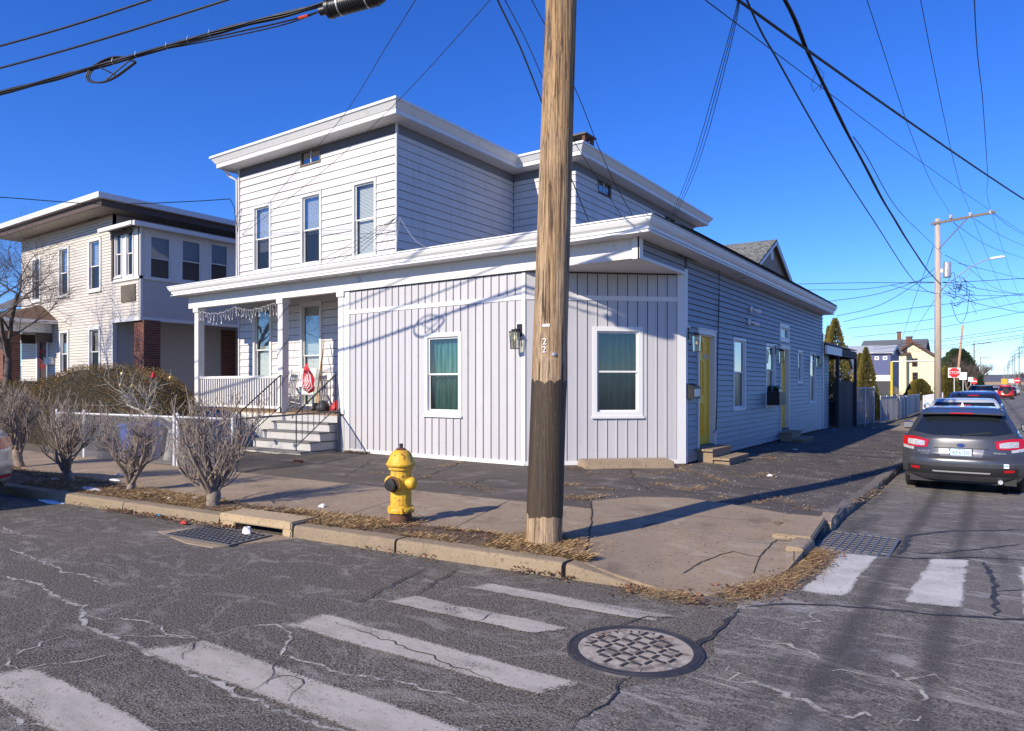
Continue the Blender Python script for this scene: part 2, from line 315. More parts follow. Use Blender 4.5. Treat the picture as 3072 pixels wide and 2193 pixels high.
def ribbon(mb, pts, wd, jit=.012, step=.05, z=.004, taper=True, seed=0):
    pts = [Vector(p) for p in pts]; out = []
    for a, b in zip(pts, pts[1:]):
        n = max(1, int((b-a).length/step))
        for k in range(n): out.append(a.lerp(b, k/n))
    out.append(pts[-1]); L = []; Rr = []
    for k, p in enumerate(out):
        d = (out[min(k+1, len(out)-1)]-out[max(k-1, 0)]); d.z = 0; d = d.normalized() if d.length > 1e-6 else Vector((1, 0, 0)); s = Vector((-d.y, d.x, 0))
        n1 = mnoise.noise((p.x*6+seed, p.y*6, 1)); n2 = mnoise.noise((p.x*17+seed, p.y*17, 7))
        c = p+s*(jit*3*n1+jit*1.5*n2); ww = wd*(.55+.6*abs(mnoise.noise((p.x*9, p.y*9, seed+3)))+.25*n2)
        if taper: ww *= min(1, .25+min(k, len(out)-1-k)*.12)
        zz = z+(roadz(p.y) if p.x > -1.7 else 0)
        L.append((c.x+s.x*ww/2, c.y+s.y*ww/2, zz)); Rr.append((c.x-s.x*ww/2, c.y-s.y*ww/2, zz))
    W_ = [0, 1, 1, 0] if taper == 'soft' else None
    if W_:
        mb.wear = getattr(mb, 'wear', [])
        for k in range(len(L)-1):
            for j in range(3):
                f = lambda q, t: tuple(Vector(Rr[q]).lerp(Vector(L[q]), t)); mb.quad(f(k, j/3), f(k+1, j/3), f(k+1, (j+1)/3), f(k, (j+1)/3)); mb.wear += [W_[j], W_[j], W_[j+1], W_[j+1]]
    else:
        for k in range(len(L)-1): mb.quad(Rr[k], Rr[k+1], L[k+1], L[k])
def set_wear(o, vals): at = o.data.attributes.new('wear', 'FLOAT', 'POINT'); at.data.foreach_set('value', [1.0-v for v in vals])
def cr(px, wd, mt, parent, jit=.012, z=.004):
    m = MB(); so = mt is crackw; ribbon(m, [G(u, v) for u, v in px], wd*(1.5 if so else 1), jit*(1.6 if so else 1), z=z, seed=len(px)*3.1+px[0][0], taper='soft' if so else True); o = m.build('crack', mt, parent, recalc=False)
    if so: set_wear(o, m.wear)
for px, wd in [([(0, 1727), (110, 1750), (175, 1790), (255, 1825), (250, 1862), (330, 1905), (430, 1958), (560, 2015), (720, 2085), (900, 2150), (1060, 2215)], .055), ([(0, 1637), (110, 1680), (190, 1715), (280, 1735), (300, 1760)], .035),
               ([(255, 1850), (360, 1855), (480, 1875), (500, 1905), (600, 1915)], .03), ([(0, 1580), (60, 1605), (140, 1618)], .03), ([(25, 2015), (40, 1975), (120, 1930), (185, 1908)], .04), ([(25, 2012), (150, 1995), (300, 1970), (400, 1955)], .035),
               ([(600, 1915), (700, 1885), (830, 1875), (870, 1900), (850, 1965), (1000, 2010), (1240, 2060), (1420, 2110), (1500, 2150)], .03), ([(0, 2125), (80, 2170), (140, 2200)], .05), ([(820, 2010), (870, 2050), (880, 2090)], .025), ([(330, 1905), (430, 1905), (600, 1915)], .028)]:
    cr(px, wd, crackw, left_street)
for px, wd in [([(1700, 2193), (1830, 2090), (1880, 2030), (1925, 2010)], .018), ([(1850, 1905), (1860, 1875), (1945, 1855), (2050, 1865)], .025), ([(1250, 1790), (1290, 1760), (1380, 1705)], .02), ([(1010, 1830), (1090, 1805), (1200, 1745), (1300, 1700)], .018), ([(780, 2060), (850, 1985), (870, 1950)], .014), ([(1430, 1870), (1480, 1845)], .025), ([(530, 1985), (575, 1945), (590, 1915)], .016), ([(880, 1880), (925, 1855)], .014), ([(740, 2080), (800, 2040), (870, 2030), (890, 2060), (870, 2110)], .012), ([(1000, 1870), (1240, 1955), (1500, 2060)], .012)]:
    cr(px, wd, crackd, left_street, jit=.02, z=.012)
for px, wd in [([(2230, 1822), (2400, 1815), (2560, 1822), (2760, 1842), (3072, 1862), (3300, 1880)], .05), ([(2950, 1675), (2990, 1760), (2985, 1850)], .06), ([(2600, 1655), (2740, 1668), (2960, 1660), (3072, 1668)], .05), ([(2700, 1655), (2730, 1590), (2840, 1570), (3072, 1560)], .07), ([(2985, 1770), (3072, 1765)], .05), ([(2650, 1640), (2800, 1650), (3072, 1610)], .04), ([(1940, 2010), (2060, 1965), (2140, 1905), (2215, 1830)], .05)]:
    cr(px, wd, sealant, right_street, z=.009)
for px, wd in [([(2230, 1905), (2340, 1925), (2400, 1960), (2480, 1990)], .05), ([(2170, 2005), (2250, 2060), (2330, 2070), (2370, 2110), (2480, 2140), (2640, 2165), (2760, 2150)], .06), ([(2590, 1995), (2680, 2030), (2720, 2055), (2750, 2095), (2740, 2130)], .05), ([(2540, 2045), (2680, 2035), (2850, 2060), (2920, 2090)], .05), ([(2440, 1820), (2450, 1850), (2420, 1885), (2330, 1880)], .03), ([(2910, 1680), (2930, 1720), (3000, 1735)], .04), ([(2170, 1920), (2260, 1945), (2300, 1930)], .04)]:
    cr(px, wd, crackw, right_street, jit=.04, z=.009)
# crosswalk bars
def stripe(pts, mt, parent, z, name='crosswalk_bar'):
    m = MB(); a, b, c, d = [Vector(p) for p in pts]; n = 40
    def edge(p, q, k):
        r = p.lerp(q, k/n); dd = (q-p).normalized(); s = Vector((-dd.y, dd.x, 0)); return r+s*(.014*mnoise.noise((r.x*8, r.y*8, z*99))+.008*mnoise.noise((r.x*30, r.y*30, 3)))
    NW = 8; m.wear = []; wv = lambda k, j: min(1, min(j, NW-j)*.95, min(k, n-k)*.5)
    for k in range(n):
        for j in range(NW):
            def pp(kk, jj): p = edge(a, b, kk).lerp(edge(d, c, kk), jj/NW); return (p.x, p.y, z+(roadz(p.y) if p.x > -1.7 else 0))
            m.quad(pp(k, j), pp(k+1, j), pp(k+1, j+1), pp(k, j+1)); m.wear += [wv(k, j), wv(k+1, j), wv(k+1, j+1), wv(k, j+1)]
    set_wear(m.build(name, mt, parent, recalc=False), m.wear)
for a in ([(-3.55, 4.40), (-1.9, 4.50), (-1.78, 4.72), (-3.45, 4.62)], [(-3.82, 3.74), (-2.5, 3.84), (-2.3, 4.08), (-3.7, 4.02)], [(-4.05, 2.98), (-1.95, 3.08), (-1.85, 3.36), (-3.95, 3.34)], [(-4.35, 2.20), (-2.2, 2.26), (-2.0, 2.58), (-4.25, 2.56)], [(-4.75, 1.40), (-2.6, 1.48), (-2.6, 1.76), (-4.6, 1.74)]):
    stripe([(x, y, 0) for x, y in a], paintw, left_street, .0075)
for a in ([(-1.26, 5.85), (-.93, 5.87), (-.90, 7.62), (-1.24, 7.5)], [(-.55, 6.0), (-.17, 6.1), (-.18, 7.97), (-.50, 7.84)], [(.18, 6.15), (.55, 6.2), (.55, 8.1), (.2, 8.0)], [(.9, 6.2), (1.27, 6.3), (1.27, 8.2), (.92, 8.1)]):
    a = [Vector((x, y, 0)) for x, y in a]; stripe([a[0], a[3], a[2], a[1]], paintr, right_street, .009)

# kerb on the left street, stone by stone
kerb = thing('kerb', '', '', (-7, 4.6, 0)); del kerb['label'], kerb['category']; kerb['kind'] = 'structure'
def kstone(x0, x1, mt, h0=.13, h1=.13, wd=.17, dy=0, name='kerb_stone'):
    m = MB(); n = 14; rows = []
    prof = [(-.012, -.1), (-.008, .05), (0, .105), (.012, .124), (.03, .13), (wd, .132), (wd, -.1)]
    for k in range(n+1):
        x = lerp(x0, x1, k/n); y = kly(x)+dy; hh = lerp(h0, h1, k/n)
        e = 1.0 if 0 < k < n else .9
        rows.append([(x+.004*mnoise.noise((x*20, i, 2)), y+dyy+.007*mnoise.noise((x*5, i*1.7, 4)), (z if z < 0 else z*hh/.13*(1 if 0 < k < n else .985))+.004*mnoise.noise((x*9, i*2.3, 8))) for i, (dyy, z) in enumerate(prof)])
    for k in range(n):
        for i in range(len(prof)-1): m.quad(rows[k][i], rows[k+1][i], rows[k+1][i+1], rows[k][i+1])
    m.quad(*rows[0]); m.quad(*rows[-1][::-1]); return m.build(name, mt, kerb, smooth=False)
xk = [-40, -30, -24, -20.6, -17.4, -14.3, -11.15, -9.3, -7.42]
for a, b in zip(xk, xk[1:]): kstone(a+.008, b-.008, concy)
kstone(-6.22+.008, -4.83-.008, concy); kstone(-4.82+.01, -3.02-.012, concy); kstone(-3.0+.012, -2.42, concy, .128, .035)
# inlet stone with its throat
def inlet_stone(P0, P1, nrm, h, dep, z0, name, mt, parent, a0=.22, a1=.88, oh=.075):
    P0 = Vector(P0); P1 = Vector(P1); e = P1-P0; nn = Vector(nrm).normalized()
    m = MB()
    def pt(s, o, z): q = P0+e*s-nn*o; return (q.x, q.y, z)
    def bx(s0, s1, o0, o1, za, zb): m.hexa([pt(s0, o0, za), pt(s1, o0, za), pt(s1, o1, za), pt(s0, o1, za), pt(s0, o0, zb), pt(s1, o0, zb), pt(s1, o1, zb), pt(s0, o1, zb)])
    bx(0, a0, 0, dep, z0-.1, z0+oh); bx(a1, 1, 0, dep, z0-.1, z0+oh); bx(0, 1, 0, dep, z0+oh, z0+h); o = m.build(name, mt, parent, bevel=.012)
    m = MB(); bx(a0, a1, .30, .32, z0-.3, z0+oh); bx(a0, a1, 0, .30, z0-.3, z0-.28); m.build('inlet_throat', darkc, parent); return o
darkc = mk('dark_concrete', (.10, .082, .06), .9, over=[(8, 4, .4, .7, (.05, .042, .034), .7)])  # darker concrete tone lining the inlet throat
inlet_stone((-7.40, kly(-7.4)-.02, 0), (-6.235, kly(-6.235)-.02, 0), (.0955, -1, 0), .165, .36, 0, 'inlet_stone', mk('pale_kerb_concrete', (.44, .33, .20), .9, over=[(1.5, 5, .45, .7, (.34, .25, .15), .7), (40, 3, .58, .64, (.16, .12, .08), .75)], bump=[(60, .5, .006)]), kerb)
iron = mk('cast_iron', (.19, .185, .18), .55, .5, over=[(12, 4, .5, .75, (.28, .27, .255), .6), (6, 4, .55, .8, (.12, .08, .05), .6)], bump=[(60, .3, .004)])
def grate(c, ax, ay, lx, ly, nx, ny, label, z):
    t = thing('drain_grate', label, 'grate', (c[0], c[1], z)); ax = Vector((*ax, 0)).normalized(); ay = Vector((*ay, 0)).normalized(); c = Vector((c[0], c[1], 0))
    def P(a, b, zz): q = c+ax*a+ay*b; return (q.x, q.y, zz)
    m = MB(); m.quad(P(-lx/2, -ly/2, z+.006), P(lx/2, -ly/2, z+.006), P(lx/2, ly/2, z+.006), P(-lx/2, ly/2, z+.006)); m.build('painted_pit', darkroom, t, recalc=False)  # flat black sheet, its colour paints the darkness below the bars
    def bar(m, a0, b0, a1, b1, h): m.hexa([P(a0, b0, z+.007), P(a1, b0, z+.007), P(a1, b1, z+.007), P(a0, b1, z+.007), P(a0, b0, z+h), P(a1, b0, z+h), P(a1, b1, z+h), P(a0, b1, z+h)])
    f = MB()
    for s in (-1, 1): bar(f, -lx/2-.03 if s < 0 else lx/2, -ly/2-.03, -lx/2 if s < 0 else lx/2+.03, ly/2+.03, .016); bar(f, -lx/2, -ly/2-.03 if s < 0 else ly/2, lx/2, -ly/2 if s < 0 else ly/2+.03, .016)
    f.build('rim', iron, t)
    for i in range(1, nx): q = MB(); a = -lx/2+lx*i/nx; bar(q, a-.012, -ly/2, a+.012, ly/2, .018); q.build('bar', iron, t)
    for j in range(1, ny): q = MB(); b = -ly/2+ly*j/ny; bar(q, -lx/2, b-.014, lx/2, b+.014, .013); q.build('cross_bar', iron, t)
    return t
apn = MB(); apn.prism([(-7.72, 4.12), (-6.9, 3.98), (-6.48, 4.02), (-6.14, 4.78), (-7.45, 4.68)], -.05, .0085); tag(apn.build('concrete_collar', conc), kind='structure')
grate((-6.93, 4.36), (1, .0955), (-.0955, 1), 1.0, .50, 14, 6, 'grey iron drain grate in the gutter under the notched kerb stone', .0095)
# manhole
mc = (G(1905, 1952)).xy; man = thing('manhole_cover', 'round iron manhole cover with basket-weave bars between the crosswalk bars', 'manhole', (mc.x, mc.y, 0))
ironm = mk('worn_manhole_iron', (.05, .048, .055), .6, .4, over=[(14, 4, .5, .7, (.10, .095, .095), .6)], bump=[(90, .3, .003)])
ironf = mk('salted_manhole_field', (.36, .31, .255), .9, .0, over=[(9, 5, .48, .6, (.13, .11, .10), .85), (25, 4, .55, .7, (.55, .53, .5), .6), (5, 4, .58, .7, (.17, .09, .055), .8)], bump=[(60, .5, .004)])
m = MB(); n = 64; prof = [(.425, .0), (.42, .013), (.405, .0155), (.40, .011), (.395, .0155), (.357, .0155), (.352, .011)]
i0 = 0
for (r, z) in prof: m.v += [(mc.x+r*math.cos(2*math.pi*k/n), mc.y+r*math.sin(2*math.pi*k/n), z) for k in range(n)]
for j in range(len(prof)-1):
    for k in range(n): m.f.append((j*n+k, j*n+(k+1) % n, (j+1)*n+(k+1) % n, (j+1)*n+k)); m.m.append(0)
m.build('ring', ironm, man, recalc=False)
m = MB(); m.quad(*[(mc.x+.354*math.cos(2*math.pi*k/n), mc.y+.354*math.sin(2*math.pi*k/n), .0112) for k in range(n)]); m.build('plate', ironf, man, recalc=False)
sp = .074
for i in range(-8, 9):
    for j in range(-8, 9):
        u = (i+j)*sp*.5*1.42; v = (i-j)*sp*.5*1.42
        if (abs(i)+abs(j)) % 1 == 0 and math.hypot(u, v) < .295 and not (u < -.12 and v > .13):
            ang = (R(45) if (i+j) % 2 else R(-45)) + .6; q = MB(); c = Vector((mc.x+u, mc.y+v, .0135)); d = Vector((math.cos(ang), math.sin(ang), 0))*.034
            q.bar(c-d, c+d, .019, .0085); q.build('raised_bar', ironm, man)
for k, ch in enumerate('oooooooo ooooo'):
    if ch == ' ': continue
    a = R(205-k*9.5); c = Vector((mc.x+.30*math.cos(a), mc.y+.30*math.sin(a), .0125))
    q = MB(); d = Vector((math.cos(a), math.sin(a), 0))*.016; q.bar(c-d, c+d, .006, .006); e = Vector((-math.sin(a), math.cos(a), 0))*.008
    if k % 2: q.bar(c+d*.2-e, c+d*.2+e, .005, .006)
    q.build('raised_letter', ironm, man)
# verge
g = MB()
def vy0(x): return kly(x)+.165
def vy1(x): return 5.33+.11*max(0, (x+8.5))*.9 if x < -4.4 else lerp(5.78, 5.45, min(1, (x+4.4)/1.5))
def vz(x, y, t): return .118+.028*math.sin(math.pi*t)*(.6+.6*abs(mnoise.noise((x*1.1, y*2, 3))))+.012*mnoise.noise((x*6, y*6, 1))
def vfn(a, b):
    x = -30+(a**.75)*27.05; y = lerp(vy0(x), vy1(x), b); return (x, y, vz(x, y, b))
g.grid(vfn, 200, 14); tag(g.build('verge', dirt, smooth=True), kind='structure')
# sidewalk slabs
sw = thing('sidewalk', '', '', (-8, 6.5, .1)); del sw['label'], sw['category']; sw['kind'] = 'structure'
def sy1(x): return 7.28+.055*(x+9.5)
def slab(xa, xb, xc, xd, parent):
    m = MB(); n = 10
    def f(a, b):
        x = lerp(lerp(xa, xb, a), lerp(xd, xc, a), b); return (x, lerp(vy1(x)-.05, sy1(x), b), .1265+.004*mnoise.noise((x*.8, b*2, 5)))
    m.grid(f, n, n); p = [f(0, 0), f(1, 0), f(1, 1), f(0, 1)]
    for q, r in zip(p, p[1:]+p[:1]): m.quad(r, q, (q[0], q[1], .06), (r[0], r[1], .06))
    m.build('slab', conc, parent)
xx = [-36, -33, -30, -27, -24.5, -22, -20, -18, -16.2, -14.4, -12.7, -11.0, -9.3, -7.75, -6.2, -4.7, -3.17]
for a, b in zip(xx, xx[1:]): slab(a+.006, b-.006 if b < -3.3 else -3.05, b-.006-.55 if b < -3.3 else -4.06, a+.006-.55, sw)
m = MB(); m.quad((-5.2, 5.2, .085), (-3.0, 5.25, .085), (-3.0, 6.2, .085), (-4.0, 8.6, .085), (-5.2, 8.6, .09)); tag(m.build('bedding', dirt), kind='structure')
# corner pad (Coons patch down to the road)
def poly(pts, t):
    ds = [0]
    for p, q in zip(pts, pts[1:]): ds.append(ds[-1]+(Vector(q)-Vector(p)).length)
    d = t*ds[-1]
    for k in range(len(pts)-1):
        if d <= ds[k+1]+1e-9: return Vector(pts[k]).lerp(Vector(pts[k+1]), (d-ds[k])/(ds[k+1]-ds[k]+1e-9))
    return Vector(pts[-1])
cB = [(-3.02, 5.30, .131), (-2.62, 5.22, .085), (-2.15, 5.20, .025), (-1.82, 5.32, .012), (-1.58, 5.72, .012), (-1.47, 6.3, .03), (-1.46, 6.9, .085)]
cT = [(-4.32, 8.05, .129), (-4.0, 8.75, .126), (-3.4, 9.1, .118), (-2.6, 9.05, .085), (-1.78, 8.85, .062)]
cL = [(-3.02, 5.30, .131), (-3.12, 5.62, .131), (-3.72, 6.9, .131), (-4.32, 8.05, .129)]; cR = [(-1.46, 6.9, .085), (-1.5, 7.5, .1), (-1.78, 8.85, .062)]
def coons(a, b):
    l = poly(cB, a).lerp(poly(cT, a), b); r = poly(cL, b).lerp(poly(cR, b), a)
    c = Vector(cB[0])*(1-a)*(1-b)+Vector(cB[-1])*a*(1-b)+Vector(cT[0])*(1-a)*b+Vector(cT[-1])*a*b
    p = l+r-c; return p
m = MB(); m.grid(coons, 40, 40)
for k in range(40):
    p, q = coons(k/40, 0), coons((k+1)/40, 0); m.quad(p-V(0, 0, .2), q-V(0, 0, .2), q, p)
m.build('corner_pad', conc, sw, recalc=False)
for pts in ([(.5, .98), (.47, .75), (.5, .62)],): pass
def padline(pts, wd, mt):
    mm = MB(); L = []
    P = []
    for (a, b), (c, d) in zip(pts, pts[1:]):
        for k in range(12): P.append((lerp(a, c, k/12), lerp(b, d, k/12)))
    P.append(pts[-1])
    for k, (a, b) in enumerate(P):
        p = coons(a, b); q = coons(*P[min(k+1, len(P)-1)]); q0 = coons(*P[max(k-1, 0)]); d = (q-q0).normalized(); s = Vector((-d.y, d.x, 0))*wd*(.5+.5*abs(mnoise.noise((p.x*9, p.y*9, 2))))
        s0 = Vector((-d.y, d.x, 0))*.02*mnoise.noise((p.x*7, p.y*7, 9)) if wd > .008 else Vector((0, 0, 0)); L.append((p+s+s0+V(0, 0, .004), p-s+s0+V(0, 0, .004)))
    for k in range(len(L)-1): mm.quad(L[k][1], L[k+1][1], L[k+1][0], L[k][0])
    mm.build('joint', mt, sw, recalc=False)
padline([(.02, .02), (.01, .5), (.0, .99)], .016, crackd); padline([(.42, .22), (.55, .30), (.66, .22), (.78, .40), (.86, .33)], .012, crackd); padline([(.42, .22), (.36, .12)], .01, crackd); padline([(.66, .22), (.60, .10)], .008, crackd)
padline([(.0, .62), (.35, .70), (.98, .72)], .006, crackd); padline([(.88, .02), (.86, .45)], .006, crackd)
padline([(.2, .72), (.55, .42), (.9, .30)], .014, crackw); padline([(.35, .55), (.7, .42), (.95, .12)], .012, crackw)
# apron (dark asphalt beside the house)
g = MB()
for i in range(50):
    for j in range(80):
        a0, a1 = -13.2+i*.229, -13.2+(i+1)*.229; b0, b1 = 6.9+j*.283, 6.9+(j+1)*.283
        if a1 > -3.0 and b1 < 8.6: continue
        sink = lambda x, y: -.02 if (y < 7.6 and x < -4.3) else (-.012 if x > -4.6 and y < 8.9 else 0)
        bmp = lambda x, y: .012*mnoise.noise((x*1.3, y*1.3, 2))+.006*mnoise.noise((x*4, y*4, 2))
        g.quad(*[(x, y, hz(x, y)+sink(x, y)+bmp(x, y)) for x, y in ((a0, b0), (a1, b0), (a1, b1), (a0, b1))])
apron = tag(g.build('apron', asph_a, recalc=False), kind='structure')
for px in ([(1000, 1400), (1180, 1418), (1300, 1440), (1420, 1462), (1560, 1470)], [(1130, 1375), (1290, 1410), (1420, 1400), (1560, 1415)], [(1240, 1450), (1330, 1415), (1400, 1385)], [(1380, 1470), (1460, 1440), (1590, 1450)], [(1700, 1440), (1850, 1450), (2000, 1470), (2200, 1480)], [(1880, 1400), (1900, 1440), (1960, 1480)], [(2060, 1420), (2180, 1450), (2400, 1460)], [(2150, 1500), (2300, 1490), (2440, 1520)], [(1010, 1440), (1080, 1410), (1120, 1380)], [(2300, 1400), (2500, 1405), (2680, 1395)]):
    mm = MB(); ribbon(mm, [G(u, v, .09) for u, v in px], .022, .03, z=0, seed=px[0][0]);
    mm.v = [(x, y, hz(x, y)+.012*mnoise.noise((x*1.3, y*1.3, 2))+.006*mnoise.noise((x*4, y*4, 2))+.006) for x, y, z in mm.v]; mm.build('crack', crackd, apron, recalc=False)
# right kerb
kr = thing('kerb', '', '', (-1.6, 12, 0)); del kr['label'], kr['category']; kr['kind'] = 'structure'
def krx(y): return lerp(-1.47, -1.62, sst(7, 10.5, y))
def kr_stone(y0, y1, mt, wd=.16, rough=1.0):
    m = MB(); n = 12; rows = []; prof = [(.012, -.1), (.01, .06), (.0, .105), (-.012, .12), (-.03, .126), (-wd, .128), (-wd, -.1)]
    for k in range(n+1):
        y = lerp(y0, y1, k/n); e = .012*rough
        rows.append([(krx(y)+dx+e*mnoise.noise((y*4, i*1.3, 3)), y+.004*mnoise.noise((y*9, i, 1)), roadz(y)+z+(e*mnoise.noise((y*3, i*2.1, 6)) if z > 0 else 0)) for i, (dx, z) in enumerate(prof)])
    for k in range(n):
        for i in range(len(prof)-1): m.quad(rows[k][i], rows[k+1][i], rows[k+1][i+1], rows[k][i+1])
    m.quad(*rows[0]); m.quad(*rows[-1][::-1]); m.build('kerb_stone', mt, kr)
kr_stone(6.95, 7.46, conc, rough=.6)
inlet_stone((-1.50, 7.48, 0), (-1.60, 8.75, 0), (1, .08, 0), .155, .38, roadz(8.1), 'inlet_stone', conc, kr)
yk = [8.77, 9.5, 11.2, 13.0, 14.8, 16.7, 18.6, 20.6, 22.6, 24.6, 26.6, 28.6, 31, 34, 37, 40, 43, 46, 52, 60, 70, 85, 110, 150]
for i, (a, b) in enumerate(zip(yk, yk[1:])): kr_stone(a+.012, b-.012, conc if i < 1 else conck, rough=1.6)
grate((-1.16, 8.1), (1, 0), (0, 1), .62, 1.0, 8, 10, 'grey iron drain grate by the corner kerb behind the grey hatchback', roadz(8.1)+.006)
swr = thing('sidewalk', '', '', (-3, 35, -.1)); del swr['label'], swr['category']; swr['kind'] = 'structure'
for k in range(30):
    y0 = 29.6+k*2.4+(4 if k > 5 else 0); m = MB(); x0 = -3.35
    if k in (6, 7): continue
    m.hexa([(x0, y0, -.25), (-1.82, y0, -.25), (-1.82, y0+2.38, -.25), (x0, y0+2.38, -.25), (x0, y0, -.075), (-1.82, y0, -.08), (-1.82, y0+2.38, -.08), (x0, y0+2.38, -.075)]); m.build('slab', conc, swr)
m = MB()
for k in range(40): m.hexa([(5.6, 6+k*10, -.3), (5.8, 6+k*10, -.3), (5.8, 15.9+k*10, -.3), (5.6, 15.9+k*10, -.3), (5.6, 6+k*10, -.07), (5.8, 6+k*10, -.06), (5.8, 15.9+k*10, -.06), (5.6, 15.9+k*10, -.07)])
m.quad((5.8, 6, -.062), (7.9, 6, -.062), (7.9, 400, -.062), (5.8, 400, -.062)); tag(m.build('sidewalk', conc), kind='structure')
# ================================================================== CORNER HOUSE
class WF:
    """a wall plane: origin O, e = unit vector to the right seen from outside, n = outward"""
    def __init__(s, O, e): s.O = Vector((O[0], O[1], 0)); s.e = Vector((e[0], e[1], 0)).normalized(); s.n = Vector((s.e.y, -s.e.x, 0))
    def p(s, a, z, o=0): q = s.O+s.e*a+s.n*o; return Vector((q.x, q.y, z))
    def pix(s, u, v, o=0): r = ray(u, v); t = ((s.O+s.n*o-CAM).dot(s.n))/r.dot(s.n); q = CAM+r*t; return (q-s.O).dot(s.e), q.z
    def box(s, mb, s0, s1, z0, z1, o0, o1):
        return mb.hexa([s.p(s0, z0, o1), s.p(s1, z0, o1), s.p(s1, z0, o0), s.p(s0, z0, o0), s.p(s0, z1, o1), s.p(s1, z1, o1), s.p(s1, z1, o0), s.p(s0, z1, o0)])
def wallback(wf, s0, s1, z0, z1, ops, mt, parent, th=.12, name='backing'):
    S = sorted({s0, s1, *[min(max(x, s0), s1) for o in ops for x in o[:2]]}); Z = sorted({z0, z1, *[min(max(x, z0), z1) for o in ops for x in o[2:4]]}); m = MB()
    for a, b in zip(S, S[1:]):
        run = None
        for c, d in zip(Z, Z[1:]):
            cs, cz = (a+b)/2, (c+d)/2
            if any(o[0] < cs < o[1] and o[2] < cz < o[3] for o in ops):
                if run: wf.box(m, a, b, run[0], run[1], -th, 0); run = None
            else: run = [run[0], d] if run else [c, d]
        if run: wf.box(m, a, b, run[0], run[1], -th, 0)
    return m.build(name, mt, parent)
def segs(s0, s1, za, zb, ops):
    """rectangles of the strip left over by the openings"""
    hit = [o for o in ops if o[2] < zb-1e-4 and o[3] > za+1e-4 and o[0] < s1 and o[1] > s0]
    cur = s0; out = []
    for o in sorted(hit):
        if o[0]-cur > .015: out.append((cur, o[0], za, zb))
        if o[2]-za > .012: out.append((max(o[0], s0), min(o[1], s1), za, o[2]))
        if zb-o[3] > .012: out.append((max(o[0], s0), min(o[1], s1), o[3], zb))
        cur = max(cur, o[1])
    if s1-cur > .015: out.append((cur, s1, za, zb))
    return out
def lap(wf, s0, s1, z0, z1, pitch, ops, mt, parent, proud=.022, name='siding_board', joined=False, warp=0, joints=None, lim=None, gap=.008):
    z = z0; k = 0; M = MB()
    while z < z1-.01:
        zb = min(z+pitch, z1); e1 = s1 if lim is None else lim(z)
        lst = segs(s0, e1, z, zb, ops); fin = []
        for q in lst:
            if joints and q[1]-q[0] > joints*1.2:
                n = max(1, int((q[1]-q[0])/joints)); off = (k*.37 % 1)*joints*.5
                cuts = [q[0]]+[q[0]+(i+1)*(q[1]-q[0])/(n+1)+off*.6 for i in range(n)]+[q[1]]
                fin += [(a, b-.004 if b < q[1] else b, q[2], q[3]) for a, b in zip(cuts, cuts[1:]) if b-a > .05]
            else: fin.append(q)
        for (a, b, c, d) in fin:
            m = M if joined else MB(); w1 = warp*rng.uniform(-1, 1); w2 = warp*rng.uniform(-1, 1)
            zt = d-gap  # gap bares the dark backing, drawn in as the shadow under each lap
            m.hexa([wf.p(a, c-w1, proud), wf.p(b, c-w2, proud), wf.p(b, c-w2, 0), wf.p(a, c-w1, 0), wf.p(a, zt, .005), wf.p(b, zt, .005), wf.p(b, zt, 0), wf.p(a, zt, 0)])
            if not joined: m.build(name, mt, parent)
        z = zb; k += 1
    if joined: return M.build('siding', mt, parent, kind='stuff')
def blinds(m, wf, a, b, z0, z1, o, pitch=.036, tilt=.006):
    z = z0
    while z < z1:
        m.hexa([wf.p(a, z, o+tilt), wf.p(b, z, o+tilt), wf.p(b, z, o+tilt-.002), wf.p(a, z, o+tilt-.002), wf.p(a, z+.031, o-tilt), wf.p(b, z+.031, o-tilt), wf.p(b, z+.031, o-tilt-.002), wf.p(a, z+.031, o-tilt-.002)]); z += pitch
